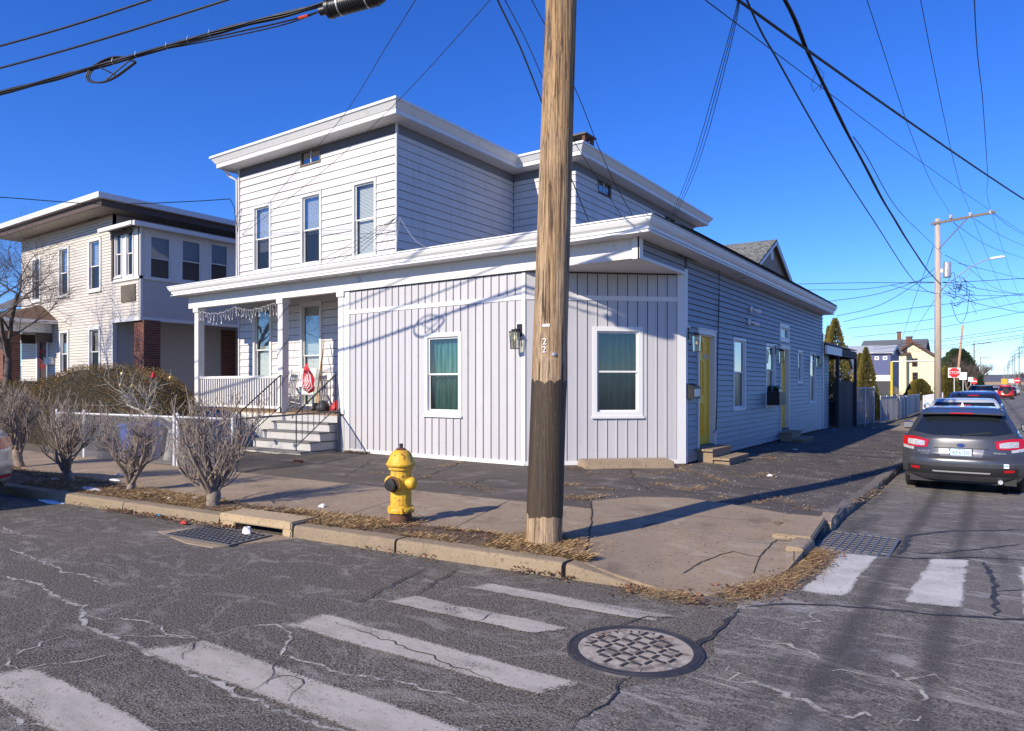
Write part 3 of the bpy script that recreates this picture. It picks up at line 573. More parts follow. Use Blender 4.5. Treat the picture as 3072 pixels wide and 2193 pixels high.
def window(wf, a, b, z0, z1, parent, name='window', trim=.065, proud=.035, style='blind', mt=None, sill=True, gl=None, low=None, rail=.52, label=None, dp=.05, sashm=None, blind_to=0.0, depth=.35):
    mt = mt or white; sashm = sashm or white; w = part(name, parent)
    if label: w['label'] = label
    m = MB()
    for q in ((a, a+trim, z0, z1), (b-trim, b, z0, z1), (a+trim, b-trim, z1-trim, z1), (a+trim, b-trim, z0, z0+trim)): wf.box(m, *q, -dp-.02, proud)
    m.build('frame', mt, w, bevel=.004)
    ia, ib, iz0, iz1 = a+trim, b-trim, z0+trim, z1-trim; zm = lerp(iz0, iz1, 1-rail); sw_ = .035
    for (c, d, o, nm) in ((zm-.018, iz1, -.012, 'upper_sash'), (iz0, zm+.018, -.034, 'lower_sash')):
        m = MB()
        for q in ((ia, ia+sw_, c, d), (ib-sw_, ib, c, d), (ia+sw_, ib-sw_, d-sw_, d), (ia+sw_, ib-sw_, c, c+sw_)): wf.box(m, *q, o-.02, o)
        m.build(nm, sashm, w)
        m = MB(); m.quad(*[wf.p(x, z, o-.011) for x, z in ((ia+sw_, c+sw_), (ib-sw_, c+sw_), (ib-sw_, d-sw_), (ia+sw_, d-sw_))]); m.build('pane', (gl or glass) if nm[0] == 'u' or not low else low, w, recalc=False)
    if sill: m = MB(); wf.box(m, a-.02, b+.02, z0-.035, z0, -.02, proud+.03); m.build('sill', mt, w)
    m = MB()                       # shallow box painted near-black to stand for the unlit room
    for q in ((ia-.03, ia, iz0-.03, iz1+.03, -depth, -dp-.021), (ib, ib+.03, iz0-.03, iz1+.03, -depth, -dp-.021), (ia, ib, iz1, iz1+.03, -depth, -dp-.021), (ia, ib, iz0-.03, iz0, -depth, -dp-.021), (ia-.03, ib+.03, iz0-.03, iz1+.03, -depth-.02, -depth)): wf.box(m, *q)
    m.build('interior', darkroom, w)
    o = -dp-.075
    if style in ('blind', 'halfblind'):
        m = MB(); blinds(m, wf, ia+.01, ib-.01, lerp(iz0, iz1, blind_to), iz1-.02, o); m.build('blind', blindm, w)
    if style == 'curtain':
        m = MB(); nx = 60
        def cf(x, y):
            s = lerp(ia+.02, ib-.02, x); z = lerp(iz0+.02, iz1-.015, y); k = .038*math.sin(x*38+1.1*math.sin(y*3+x*5))+.016*math.sin(x*83+2*y)+.012*math.sin(y*9+x*7); return wf.p(s, z, o-.05+k*(.35+.65*(1-abs(y-.55))))
        m.grid(cf, nx, 10); m.build('curtain', greenc, w, smooth=True, recalc=False)
    if style == 'shade': m = MB(); m.quad(*[wf.p(x, z, o) for x, z in ((ia, lerp(iz0, iz1, blind_to)), (ib, lerp(iz0, iz1, blind_to)), (ib, iz1), (ia, iz1))]); m.build('shade', blindm, w, recalc=False)
    return w
def hexp(mb, a, b): mb.box(a[0], b[0], a[1], b[1], a[2], b[2])

house = thing('corner_house', 'white two-storey corner house with grey one-storey side wing and porch', 'house', (-9, 12.5, .1))
# wall planes
F1 = WF((-12.27, 10.95), (1, 0)); CH = WF((-7.30, 10.95), (2.35, 2.10)); RW = WF((-4.95, 13.05), (0, 1))
MF = WF((-18.70, 12.5), (1, 0)); MS = WF((-12.2, 12.5), (0, 1)); JW = WF((-12.2, 17.65), (1, 0)); MR = WF((-10.0, 17.65), (0, 1))
CHL = math.hypot(2.35, 2.10); FL = 4.97; ZB = .15
# ---- board-and-batten front and chamfer
bandz = 3.33
def boards(wf, s0, s1, z0, z1, ops, parent, pitch=.193):
    n = round((s1-s0)/pitch); pt = (s1-s0)/n
    for k in range(n):
        a = s0+k*pt+.008; b = s0+(k+1)*pt-.008
        cuts = [o for o in ops if o[0] < b-.003 and o[1] > a+.003]; zz = [(a, b, z0, z1)]
        for o in cuts:
            zz = [q for q in ((a, b, z0, o[2]), (a, b, o[3], z1), (a, o[0], o[2], o[3]), (o[1], b, o[2], o[3])) if q[3]-q[2] > .02 and q[1]-q[0] > .008]
        for aa, bb, lo, hi in zz:
            m = MB(); wf.box(m, aa, bb, lo, hi, .002, .012)
            if bb-aa > .06 and bb == b: wf.box(m, bb-.034, bb-.004, lo+.001, hi-.001, .012, .022)
            m.build('siding_panel', sid_board, parent)
def wpix(wf, u0, v0, u1, vb, o=0.03):
    a, zt = wf.pix(u0, v0, o); a2, zb = wf.pix(u0, vb, o); b, _ = wf.pix(u1, v0, o); return (a, b, zb, zt)
wF = wpix(F1, 1272, 1001, 1384, 1245); wC = wpix(CH, 1778, 979, 1929, 1250)
for wf, L, op, nm in ((F1, FL, wF, 'front_wall'), (CH, CHL, wC, 'corner_wall')):
    W = part(nm, house); o2 = (op[0]+.03, op[1]-.03, op[2]+.03, op[3]-.03)
    wallback(wf, 0, L, ZB-.02, 4.05, [o2], backing, W)
    boards(wf, .14 if wf is F1 else .02, L-(.02 if wf is F1 else .15), ZB+.05, bandz-.045, [op], W); boards(wf, .14 if wf is F1 else .02, L-(.02 if wf is F1 else .15), bandz+.045, 3.80, [], W)
    m = MB(); wf.box(m, .141 if wf is F1 else .021, L-(.061 if wf is F1 else .151), bandz-.045, bandz+.045, .003, .03); m.build('band', white, W)
    m = MB(); wf.box(m, 0, L, ZB-.03, ZB+.05, .004, .028); m.build('base_trim', white, W)
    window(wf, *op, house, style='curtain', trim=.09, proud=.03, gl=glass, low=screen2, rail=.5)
W = part('corner_trim', house); m = MB(); F1.box(m, -.04, .14, ZB-.03, 4.0, -.05, .034); m.build('board', white, W); m = MB(); CH.box(m, CHL-.15, CHL+.02, ZB-.03, 3.93, .003, .034); RW.box(m, -.02, .10, ZB-.03, 3.93, -.05, .034); m.build('board', white, W)
m = MB(); F1.box(m, FL-.06, FL+.02, ZB, 3.80, -.03, .026); m.build('board', white, W)
# ---- foundation, rubble stones showing under the siding
stone = mk('rubble_stone', (.24, .21, .18), .95, rnd=.35, over=[(14, 4, .45, .7, (.13, .115, .10), .7)], bump=[(30, .6, .01)])
fd = part('foundation', house); m = MB(); m.prism([(-12.3, 11.05), (-7.34, 11.05), (-5.08, 13.1), (-5.08, 26.5), (-12.3, 26.5)], -.35, .14); m.build('footing', backing, fd)
for k in range(22):
    x = -12.0+k*.23+rng.uniform(-.04, .04); m = MB(); l = rng.uniform(.12, .24); m.hexa([(x, 10.985, .0), (x+l, 10.985, .0), (x+l, 11.04, .0), (x, 11.04, .0), (x+.02, 10.99, rng.uniform(.105, .135)), (x+l-.02, 10.99, rng.uniform(.11, .135)), (x+l-.02, 11.04, .13), (x+.02, 11.04, .13)]); m.build('stone', stone, fd, bevel=.01)
for k in range(30):
    y = 13.5+k*.42+rng.uniform(-.06, .06); m = MB(); l = rng.uniform(.25, .4); m.hexa([(-5.08, y, -.2), (-5.0, y, -.2), (-5.0, y+l, -.2), (-5.08, y+l, -.2), (-5.08, y+.02, .12), (-5.0, y+.03, .11), (-5.0, y+l-.03, .12), (-5.08, y+l, .12)]); m.build('stone', stone, fd, bevel=.012)
# ---- right wall of the wing: lap siding with doors and windows
D1 = (13.74-13.05, 14.85-13.05, .14, 2.80); D2 = (20.42-13.05, 21.52-13.05, .14, 2.79); Wn = [(16.11-13.05, 17.10-13.05, 1.05, 2.78), (18.92-13.05, 19.88-13.05, 1.05, 2.78), (22.60-13.05, 23.26-13.05, 1.70, 2.75), (24.31-13.05, 25.28-13.05, 1.04, 2.74), (20.39-13.05, 21.52-13.05, 2.90, 3.43)]
W = part('side_wall', house); LR = 13.40; ops = [D1, D2]+Wn
wallback(RW, 0, LR, ZB-.02, 4.3, [(o[0]+.03, o[1]-.03, o[2]-.1 if o in (D1, D2) else o[2]+.03, o[3]-.03) for o in ops], backing, W)
lap(RW, .10, LR, ZB-.02, 4.25, .117, ops, sid_grey, W, proud=.03, warp=.004, joints=3.6, gap=.010)
m = MB(); RW.box(m, LR-.01, LR+.10, ZB-.03, 3.5, -.03, .035); m.build('end_trim', white, W)
Wf = part('return_wall', house); BW = WF((-4.95, 26.45), (-1, 0)); m = MB(); BW.box(m, 0, 7, ZB, 4.25, -.1, 0); m.build('panel', sid_grey, Wf)
redref = glassmat('window_glass_street', refl=.40)
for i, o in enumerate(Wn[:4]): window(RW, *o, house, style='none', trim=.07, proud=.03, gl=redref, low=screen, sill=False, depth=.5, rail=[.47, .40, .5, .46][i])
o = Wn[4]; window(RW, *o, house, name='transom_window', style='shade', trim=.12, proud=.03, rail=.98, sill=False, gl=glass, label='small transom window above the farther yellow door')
numm = mk('number_sticker', (.62, .62, .62), .5); numk = mk('number_ink', (.02, .02, .02), .5)
def text(txt, size, loc, rot, mt, parent, name='lettering', ext=.001, sx=1):
    c = bpy.data.curves.new(name, 'FONT'); c.body = txt; c.size = size; c.extrude = ext; c.align_x = 'CENTER'; c.align_y = 'CENTER'; c.resolution_u = 3
    o = bpy.data.objects.new(name, c); COL.objects.link(o); bpy.context.view_layer.update(); me = bpy.data.meshes.new_from_object(o); bpy.data.objects.remove(o)
    me.materials.clear(); me.materials.append(mt)
    q = bpy.data.objects.new(name, me); COL.objects.link(q); Mx = Matrix.Translation(loc) @ rot.to_4x4() @ Matrix.Diagonal((sx, 1, 1, 1)); me.transform(Mx); me.update(); setp(q, parent); return q
def rot_wall(e, n):  # text facing n, running along e
    return Matrix((tuple(e), (0, 0, 1), tuple(n))).transposed()
def door(wf, o, leafm, num, label):
    d = part('door', house); d['label'] = label; a, b, z0, z1 = o; m = MB()
    wf.box(m, a, a+.075, z0+.0, z1, -.02, .04); wf.box(m, b-.075, b, z0+.22, z1, -.02, .04); wf.box(m, a+.075, b-.075, z1-.09, z1, -.02, .04); wf.box(m, a-.02, b+.02, z1-.0, z1+.03, .0, .06)
    m.build('casing', white, d, bevel=.004)
    m = MB(); wf.box(m, a+.05, a+.075, z0+.2, z1-.09, -.135, -.021); wf.box(m, b-.075, b-.05, z0+.2, z1-.09, -.135, -.021); wf.box(m, a+.075, b-.075, z1-.115, z1-.09, -.135, -.021); m.build('jamb', white, d)
    m = MB(); wf.box(m, a+.0755, b-.076, .34, .40, -.135, .02); m.build('threshold', wood_grey, d); m = MB(); wf.box(m, a+.076, b-.076, .13, .34, -.2, .012); m.build('kick_board', sid_grey, d)
    la, lb, lz0, lz1 = a+.076, b-.076, .402, z1-.117
    m = MB(); wf.box(m, la, lb, lz0, lz1, -.13, -.09); leaf = m.build('leaf', leafm, d)
    W_ = lb-la; H_ = lz1-lz0
    for (x0, x1) in ((.13, .45), (.55, .87)):
        for (y0, y1) in ((.08, .38), (.45, .78), (.84, .94)):
            m = MB(); q = (la+x0*W_, la+x1*W_, lz0+y0*H_, lz0+y1*H_); t = .022
            for r in ((q[0], q[0]+t, q[2], q[3]), (q[1]-t, q[1], q[2], q[3]), (q[0]+t, q[1]-t, q[2], q[2]+t), (q[0]+t, q[1]-t, q[3]-t, q[3])): wf.box(m, *r, -.09, -.078)
            wf.box(m, q[0]+.05, q[1]-.05, q[2]+.05, q[3]-.05, -.09, -.081); m.build('moulding', leafm, d, bevel=.004)
    m = MB(); k = wf.p(la+.07, lz0+.95, -.09); m.lathe([(.012, 0), (.012, .03), (.03, .035), (.032, .055), (.02, .07)], 12, k, wf.n); auto_smooth(m.build('knob', alu, d))
    if num:
        zz = lz0+.815*H_; m = MB(); wf.box(m, lb-.52, lb-.10, zz-.055, zz+.055, -.076, -.074)
        text(num, .15, wf.p(lb-.27, zz, -.072), rot_wall(wf.e, wf.n), numm, d, 'house_number', .002)
    return d
door(RW, D1, yellowdoor, '427B', 'nearer yellow panelled door with a house number'); door(RW, D2, yellowdoor, '', 'farther yellow panelled door')
# ---- wing fascia, soffit, gutter, roof
ROOFZ = 4.42
rf = part('wing_roof', house)
trimw = mk('fascia_white', (.74, .74, .73), .45, over=[(4, 4, .5, .8, (.58, .57, .55), .5), (50, 3, .70, .74, (.3, .28, .26), .6)])
roofm = mk('roof_edge_felt', (.10, .10, .105), .95, over=[(30, 3, .5, .7, (.22, .22, .22), .6)], bump=[(100, .4, .005)])
XL, XR, YF, YB = -19.05, -4.58, 10.52, 26.75
# eave boards (front then side): gutter-like stepped profile
def eave(a, b, nrm, parent, nm, z0=4.17, prof=None, cutA=0, cutB=0):
    a = Vector(a); b = Vector(b); nrm = Vector(nrm).normalized(); m = MB()
    prof = prof or [(-.06, z0), (-.05, z0+.005), (-.05, z0+.05), (-.02, z0+.06), (-.02, z0+.10), (.02, z0+.14), (.05, z0+.20), (.05, ROOFZ-.015), (.07, ROOFZ-.01), (.07, ROOFZ+.012), (-.06, ROOFZ+.012)]
    d = (b-a).normalized(); n = len(prof); P = []
    for q, c in ((a, -cutA), (b, cutB)): P.append([q+nrm*o+d*(c*o)+V(0, 0, z) for o, z in prof])
    i = len(m.v); m.v += [tuple(p) for r in P for p in r]
    for k in range(n): m.f.append((k, (k+1) % n, n+(k+1) % n, n+k)); m.m.append(0)
    m.f.append(tuple(range(n))[::-1]); m.f.append(tuple(range(n, 2*n))); m.m += [0, 0]
    return m.build(nm, trimw, parent)
eave((XL, YF, 0), (XR, YF, 0), (0, -1, 0), rf, 'fascia', cutA=1, cutB=1); eave((XR, YF, 0), (XR, YB, 0), (1, 0, 0), rf, 'fascia', cutA=1, cutB=1); eave((XL, 12.5, 0), (XL, YF, 0), (-1, 0, 0), rf, 'fascia', cutB=1); eave((XR, YB, 0), (-9.99, YB, 0), (0, 1, 0), rf, 'fascia', cutA=1)
m = MB(); m.quad((XL-.03, YF-.05, ROOFZ+.02), (XR+.08, YF-.05, ROOFZ+.02), (XR+.08, 12.49, ROOFZ+.09), (XL-.03, 12.49, ROOFZ+.09)); m.quad((-12.2, 12.49, ROOFZ+.09), (XR+.08, 12.49, ROOFZ+.09), (XR+.08, 17.64, ROOFZ+.1), (-12.2, 17.64, ROOFZ+.1)); m.quad((-9.99, 17.64, ROOFZ+.1), (XR+.08, 17.64, ROOFZ+.1), (XR+.08, YB+.08, ROOFZ+.06), (-9.99, YB+.08, ROOFZ+.06))
m.build('roofing', roofm, rf, recalc=False)
m = MB()
for i in range(70):
    y = YF+i*.23; m.box(XR-.02, XR+.085, y, y+.226, ROOFZ+.013, ROOFZ+.03+.006*rng.random())
m.build('shingle_edge', roofm, rf, kind='stuff')
m = MB(); m.box(XL, XR, YF, 12.49, 4.165, 4.18); m.build('soffit_front', soffit, rf)
m = MB(); m.box(-5.0, XR-.001, 12.492, YB-.001, 4.163, 4.178); m.build('soffit_side', soffit, rf)
for u, v in ((850, 838), (905, 826), (1010, 812), (1060, 806), (1110, 798)): # soffit vents
    p = PY(u, v, 10.7); m = MB(); m.lathe([(.05, -.012), (.06, 0)], 10, (p.x, 10.72, 4.163)); m.build('soffit_vent', galv, rf)
for u in (2208, 2232, 2392): p = PX(u, 800, -4.75); m = MB(); m.box(-4.83, -4.68, p.y-.12, p.y+.12, 4.155, 4.1628); m.build('soffit_vent', galv, rf)
# frieze beam along porch and front, returning over the cut corner
m = MB(); m.box(-18.72, -4.93, 10.87, 11.02, 3.82, 4.163); m.build('frieze', whitex, rf)
m = MB(); m.box(-5.06, -4.955, 11.022, 13.04, 3.84, 4.162); m.build('frieze_side', backing, rf); lap(WF((-4.955, 11.022), (0, 1)), .0, 2.02, 3.87, 4.16, .117, [], sid_grey, rf, proud=.026, gap=.01)
m = MB(); m.box(-5.0, -4.92, 11.03, 13.04, 3.815, 3.868); m.build('soffit_edge', white, rf)
m = MB(); m.box(-5.03, -4.90, 10.83, 10.868, 3.80, 4.166); m.box(-4.929, -4.895, 10.83, 10.98, 3.80, 4.164); m.build('corner_board', white, rf)
m = MB(); m.quad((-7.35, 10.96, 3.855), (-4.95, 10.96, 3.855), (-4.95, 13.1, 3.855)); m.quad((-7.3, 11.0, 3.83), (-4.97, 11.0, 3.83), (-4.97, 13.06, 3.83)); m.build('corner_soffit', soffit, rf, recalc=False)
vt = MB(); p = PY(1075, 839, 10.87); vt.lathe([(.075, 0), (.075, .02), (.055, .03)], 14, (p.x, 10.87, p.z), (0, -1, 0)); vt.build('round_vent', galv, rf)
# small eave lights (flood lamps) on the side wall
# ---- main two-storey block
def att(wf, a, b, z0, z1):
    w = part('attic_window', house); m = MB(); t = .05
    for q in ((a, a+t, z0, z1), (b-t, b, z0, z1), (a+t, b-t, z1-t, z1), (a+t, b-t, z0, z0+t)): wf.box(m, *q, -.05, .025)
    m.build('frame', wood_grey, w); m = MB(); wf.box(m, (a+b)/2-.015, (a+b)/2+.015, z0+t, z1-t, -.03, .0); m.build('muntin', white, w)
    m = MB(); m.quad(*[wf.p(x, z, -.02) for x, z in ((a+t, z0+t), (b-t, z0+t), (b-t, z1-t), (a+t, z1-t))]); m.build('pane', glass2, w, recalc=False)
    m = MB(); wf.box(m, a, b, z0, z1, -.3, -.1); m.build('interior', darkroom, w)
WU = [(-18.01+18.7, -17.17+18.7, 4.98, 6.95), (-15.83+18.7, -14.97+18.7, 4.97, 6.94), (-13.74+18.7, -12.87+18.7, 4.96, 6.94)]
WA = (-15.87+18.7, -15.01+18.7, 7.74, 8.17); MTOP = 8.20; FRZ = 7.96
# lower windows on the porch: from the photograph on plane Y=12.5
def mfp(u, v): return MF.pix(u, v)
a0, zt0 = mfp(762, 940); a1, _ = mfp(817, 940); PW1 = (a0, a1, 1.98-.55, 3.95); a0, _ = mfp(903, 920); a1, _ = mfp(968, 920); PW2 = (a0, a1, 1.0, 3.95)
wall = part('main_front_wall', house); ops = WU+[PW1, PW2]
wallback(MF, 0, 6.5, .1, MTOP, [(o[0]+.03, o[1]-.03, o[2]+.03, o[3]-.03) for o in ops+[WA]], backing, wall)
lap(MF, .0, 6.5, ROOFZ+.02, FRZ, .2115, ops+[WA], sid_white, wall, proud=.024, warp=.005, gap=.016, joints=3.1)
lap(MF, .0, 6.5, .95, 4.15, .2115, ops, sid_white, wall, proud=.024, joints=.62, gap=.014)
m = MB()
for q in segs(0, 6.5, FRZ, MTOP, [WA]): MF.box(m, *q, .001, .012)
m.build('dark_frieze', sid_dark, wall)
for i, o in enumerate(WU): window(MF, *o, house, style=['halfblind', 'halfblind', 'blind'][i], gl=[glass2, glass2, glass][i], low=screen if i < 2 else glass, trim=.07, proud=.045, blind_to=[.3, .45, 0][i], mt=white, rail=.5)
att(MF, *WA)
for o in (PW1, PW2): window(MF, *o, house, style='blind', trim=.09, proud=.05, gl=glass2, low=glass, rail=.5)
# upper side wall, jog wall and rear-block side wall
wall = part('main_side_wall', house); wallback(MS, 0, 5.15, 4.0, MTOP, [], backing, wall); lap(MS, 0, 5.13, ROOFZ+.02, FRZ, .2115, [], sid_white, wall, proud=.024, warp=.003, gap=.01)
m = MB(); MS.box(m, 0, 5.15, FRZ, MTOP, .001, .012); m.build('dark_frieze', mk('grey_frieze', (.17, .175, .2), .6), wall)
wall = part('jog_wall', house); jo = (.42, 1.35, 4.55, 6.05); wallback(JW, 0, 2.2, 4.0, MTOP, [(jo[0]+.03, jo[1]-.03, jo[2]+.03, jo[3]-.03)], backing, wall); lap(JW, .03, 2.2, ROOFZ+.02, FRZ, .2115, [jo], sid_white, wall, proud=.024, gap=.012)
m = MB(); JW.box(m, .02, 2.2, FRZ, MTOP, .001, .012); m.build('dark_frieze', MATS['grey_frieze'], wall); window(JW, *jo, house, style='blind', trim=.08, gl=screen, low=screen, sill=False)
wall = part('rear_side_wall', house); A1 = (MR.pix(1792, 540)[0], MR.pix(1832, 540)[0], 7.62, 8.05); A2 = (MR.pix(1994, 640)[0], MR.pix(2024, 640)[0], 7.55, 8.0); AW = (MR.pix(1790, 650)[0], MR.pix(1822, 650)[0], 4.5, 6.1)
wallback(MR, 0, 9.75, 4.0, MTOP, [A1, A2], backing, wall); lap(MR, 0, 9.75, ROOFZ+.02, FRZ, .2115, [A1, A2, AW], sid_white, wall, proud=.024, joints=1.7, gap=.012)
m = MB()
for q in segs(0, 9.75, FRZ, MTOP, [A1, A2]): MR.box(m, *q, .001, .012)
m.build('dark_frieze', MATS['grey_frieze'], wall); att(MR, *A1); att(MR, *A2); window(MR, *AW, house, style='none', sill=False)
m = MB(); m.box(-12.2+.005, -12.2+.05, 12.47, 12.53, ROOFZ, MTOP); m.build('corner_strip', sid_white, house); m = MB(); m.box(-18.74, -18.69, 12.45, 12.53, .9, MTOP); m.build('corner_strip', sid_white, house)
wall = part('left_wall', house); LW = WF((-18.7, 22), (0, -1)); wallback(LW, 0, 9.5, .1, MTOP, [], sid_white, wall); BWm = WF((-10, 27.4), (-1, 0)); wallback(BWm, 0, 8.7, 4.0, MTOP, [], sid_white, wall, name='rear')
# main roof: wide box eave
mr_ = part('main_roof', house)
pts = [(-19.2, 12.0), (-11.72, 12.0), (-11.72, 17.15), (-9.52, 17.15), (-9.52, 27.9), (-19.2, 27.9)]
def cornice(pts, prof, mt, name):
    m = MB(); n = len(pts); offs = []
    for k in range(n):
        p0, p1, p2 = Vector(pts[k-1]), Vector(pts[k]), Vector(pts[(k+1) % n]); d1 = (p1-p0).normalized(); d2 = (p2-p1).normalized(); n1 = Vector((d1.y, -d1.x)); n2 = Vector((d2.y, -d2.x)); b = (n1+n2); b = b/(b.dot(n1)); offs.append(b)
    for o, z in prof: m.v += [(pts[k][0]+offs[k].x*o, pts[k][1]+offs[k].y*o, z) for k in range(n)]
    for j in range(len(prof)-1):
        for k in range(n): m.f.append((j*n+k, j*n+(k+1) % n, (j+1)*n+(k+1) % n, (j+1)*n+k)); m.m.append(0)
    return m.build(name, mt, mr_, recalc=False)
cornice(pts, [(-.05, 8.195), (-.02, 8.19), (-.02, 8.30), (.0, 8.31), (.10, 8.45), (.13, 8.46), (.13, 8.52), (.0, 8.53)], trimw, 'cornice')
m = MB(); m.prism([(x, y) for x, y in pts], 8.525, 8.54); m.build('roofing', roofm, mr_)
m = MB()                                     # ribbed soffit
def sofrow(x0, x1, y0, y1, ax):
    k = 0; L = (x1-x0) if ax == 'x' else (y1-y0); n = int(L/.11)
    for k in range(n):
        if ax == 'x': m.box(x0+L*k/n, x0+L*(k+1)/n-.012, y0, y1, 8.183, 8.198)
        else: m.box(x0, x1, y0+L*k/n, y0+L*(k+1)/n-.012, 8.183, 8.198)
sofrow(-19.18, -11.74, 12.02, 12.49, 'x'); sofrow(-12.19, -11.74, 12.5, 17.2, 'y'); sofrow(-12.19, -9.54, 17.2, 17.64, 'x'); sofrow(-9.99, -9.54, 17.65, 27.85, 'y'); sofrow(-19.18, -18.72, 12.5, 22, 'y')
m.build('soffit', soffit, mr_); m = MB(); m.prism([(x, y) for x, y in [(-19.15, 12.05), (-11.77, 12.05), (-11.77, 17.2), (-9.57, 17.2), (-9.57, 27.85), (-19.15, 27.85)]], 8.2, 8.21); m.build('soffit_board', backing, mr_)
# chimney, brick by brick
cm = part('chimney', house); pc = PX(1735, 445, -11.6); cx, cy = pc.x, pc.y
def brickstack(x0, x1, y0, y1, z0, z1, parent, bl=.20, bh=.065, jt=.011, mt=brick):
    m = MB(); m.box(x0+.012, x1-.012, y0+.012, y1-.012, z0, z1); m.build('mortar_core', mortar, parent); z = z0; k = 0; cache = {}
    def put(w, d, h, loc):
        key = (round(w, 3), round(d, 3)); 
        if key not in cache: mm = MB(); mm.box(-w/2, w/2, -d/2, d/2, 0, h); o = mm.build('brick', mt); cache[key] = o.data
        else: o = bpy.data.objects.new('brick', cache[key]); COL.objects.link(o)
        o.location = loc; o.parent = parent; o.matrix_parent_inverse = wmat(parent).inverted()
    while z < z1-.03:
        for (lo, hi, fix, ax) in ((x0, x1, y0, 'y'), (y0, y1, x1, 'x'), (y0, y1, x0, 'X')):
            n = max(1, round((hi-lo)/bl)); st = (hi-lo)/n; off = st/2 if k % 2 else 0; c = lo
            ed = [lo]+[lo+off+i*st for i in range(0 if off else 1, n)]+[hi]
            for a, b in zip(ed, ed[1:]):
                if b-a < .02: continue
                L = b-a-jt
                if ax == 'y': put(L, .05, bh-jt, ((a+b)/2, y0+.025, z+jt/2))
                elif ax == 'x': put(.05, L, bh-jt, (x1-.025, (a+b)/2, z+jt/2))
                else: put(.05, L, bh-jt, (x0+.025, (a+b)/2, z+jt/2))
        z += bh; k += 1
brickstack(cx-.28, cx+.42, cy-.3, cy+.35, 8.5, 9.85, cm)
for (x, y) in ((cx-.28, cy-.3), (cx+.31, cy-.3), (cx-.28, cy+.24), (cx+.31, cy+.24)): m = MB(); m.box(x, x+.11, y, y+.11, 9.85, 10.06); m.build('cap_pier', brick, cm)
m = MB(); m.box(cx-.34, cx+.48, cy-.36, cy+.41, 10.06, 10.12); m.build('cap', conck, cm)
# ---- porch
po = part('porch', house); PF = .98
deckm = mk('porch_boards', (.33, .22, .12), .7, rnd=.1, over=[(6, 4, .5, .8, (.2, .13, .07), .6, (1, 6, 1))])
for k in range(46):
    x = -18.6+k*.138; m = MB(); m.box(x, x+.132, 10.92, 12.48, PF-.04, PF); m.build('deck_board', deckm, po)
m = MB(); m.box(-18.66, -12.3, 10.9, 11.0, .1, PF-.042); m.build('skirt', whitex, po); m = MB(); m.box(-18.66, -18.58, 11.002, 12.48, .1, PF-.042); m.build('skirt', whitex, po)
def column(x0, x1, nm='column'):
    c = MB(); c.box(x0, x1, 10.9, 10.9+(x1-x0), PF, 3.82); c.box(x0-.03, x1+.03, 10.87, 10.93+(x1-x0), 3.70, 3.819); c.box(x0-.02, x1+.02, 10.88, 10.92+(x1-x0), PF, PF+.12); c.build(nm, whitex, po, bevel=.006)
xa = PY(583, 1100, 10.9).x; xb = PY(607, 1100, 10.9).x; column(xa, xa+.19); x2 = PY(833, 1100, 10.9).x; column(x2, x2+.19); XC2 = x2
column(-12.50, -12.31)
rl = part('porch_railing', house); m = MB(); m.box(xa+.19, x2, 10.94, 11.02, 1.83, 1.90); m.build('top_rail', whitex, rl); m = MB(); m.box(xa+.19, x2, 10.95, 11.01, 1.06, 1.12); m.build('bottom_rail', whitex, rl)
nb = 34
for k in range(nb): x = lerp(xa+.25, x2-.06, k/(nb-1)); m = MB(); m.box(x-.021, x+.021, 10.958, 11.0, 1.12, 1.83); m.build('baluster', whitex, rl)
st = part('porch_steps', house); SX0, SX1 = -14.6, -12.5
tread = mk('grey_tread_paint', (.20, .20, .19), .8, over=[(5, 5, .5, .7, (.3, .3, .29), .6)])
for k in range(4):
    zt = PF-.2*(k+1)-.02*0; y1 = 10.9-.27*k; y0 = y1-.27
    m = MB(); m.box(SX0, SX1, y0+.02, 10.9, zt-.2 if k < 3 else .05, zt-.035); m.build('riser', whitex, st); m = MB(); m.box(SX0-.02, SX1+.02, y0-.01, y1, zt-.035, zt); m.build('tread', tread, st, bevel=.006)
    # outer cheek step
# wrought handrails
wi = part('handrail', house)
for sx in (SX0+.03, SX1-.03):
    t0, t1 = V(sx, 10.86, PF+.92), V(sx, 9.75, PF+.05); m = MB(); m.tube([t0+V(0, .12, -.02), t0, t1, t1+V(0, -.09, -.04), t1+V(0, -.11, -.10)], .016, 8); m.tube([t0-V(0, 0, .78), t1-V(0, 0, .72)], .011, 6); m.build('rail', blackm, wi)
    for k in range(8):
        t = k/7; a = t0.lerp(t1, t); lowz = PF-.78+.0; m = MB(); top = a; bot = (t0-V(0, 0, .78)).lerp(t1-V(0, 0, .72), t)
        if k in (0, 7): bot = V(a.x, a.y, PF if k == 0 else .2)
        m.tube([bot, top], .009 if 0 < k < 7 else .015, 6); m.build('picket', blackm, wi)
m = MB(); m.tube([(-19.02, 12.2, 8.15), (-19.02, 12.35, 8.0), (-18.8, 12.46, 7.85), (-18.8, 12.46, 4.5)], .045, 8); m.build('downspout', sid_white, house)
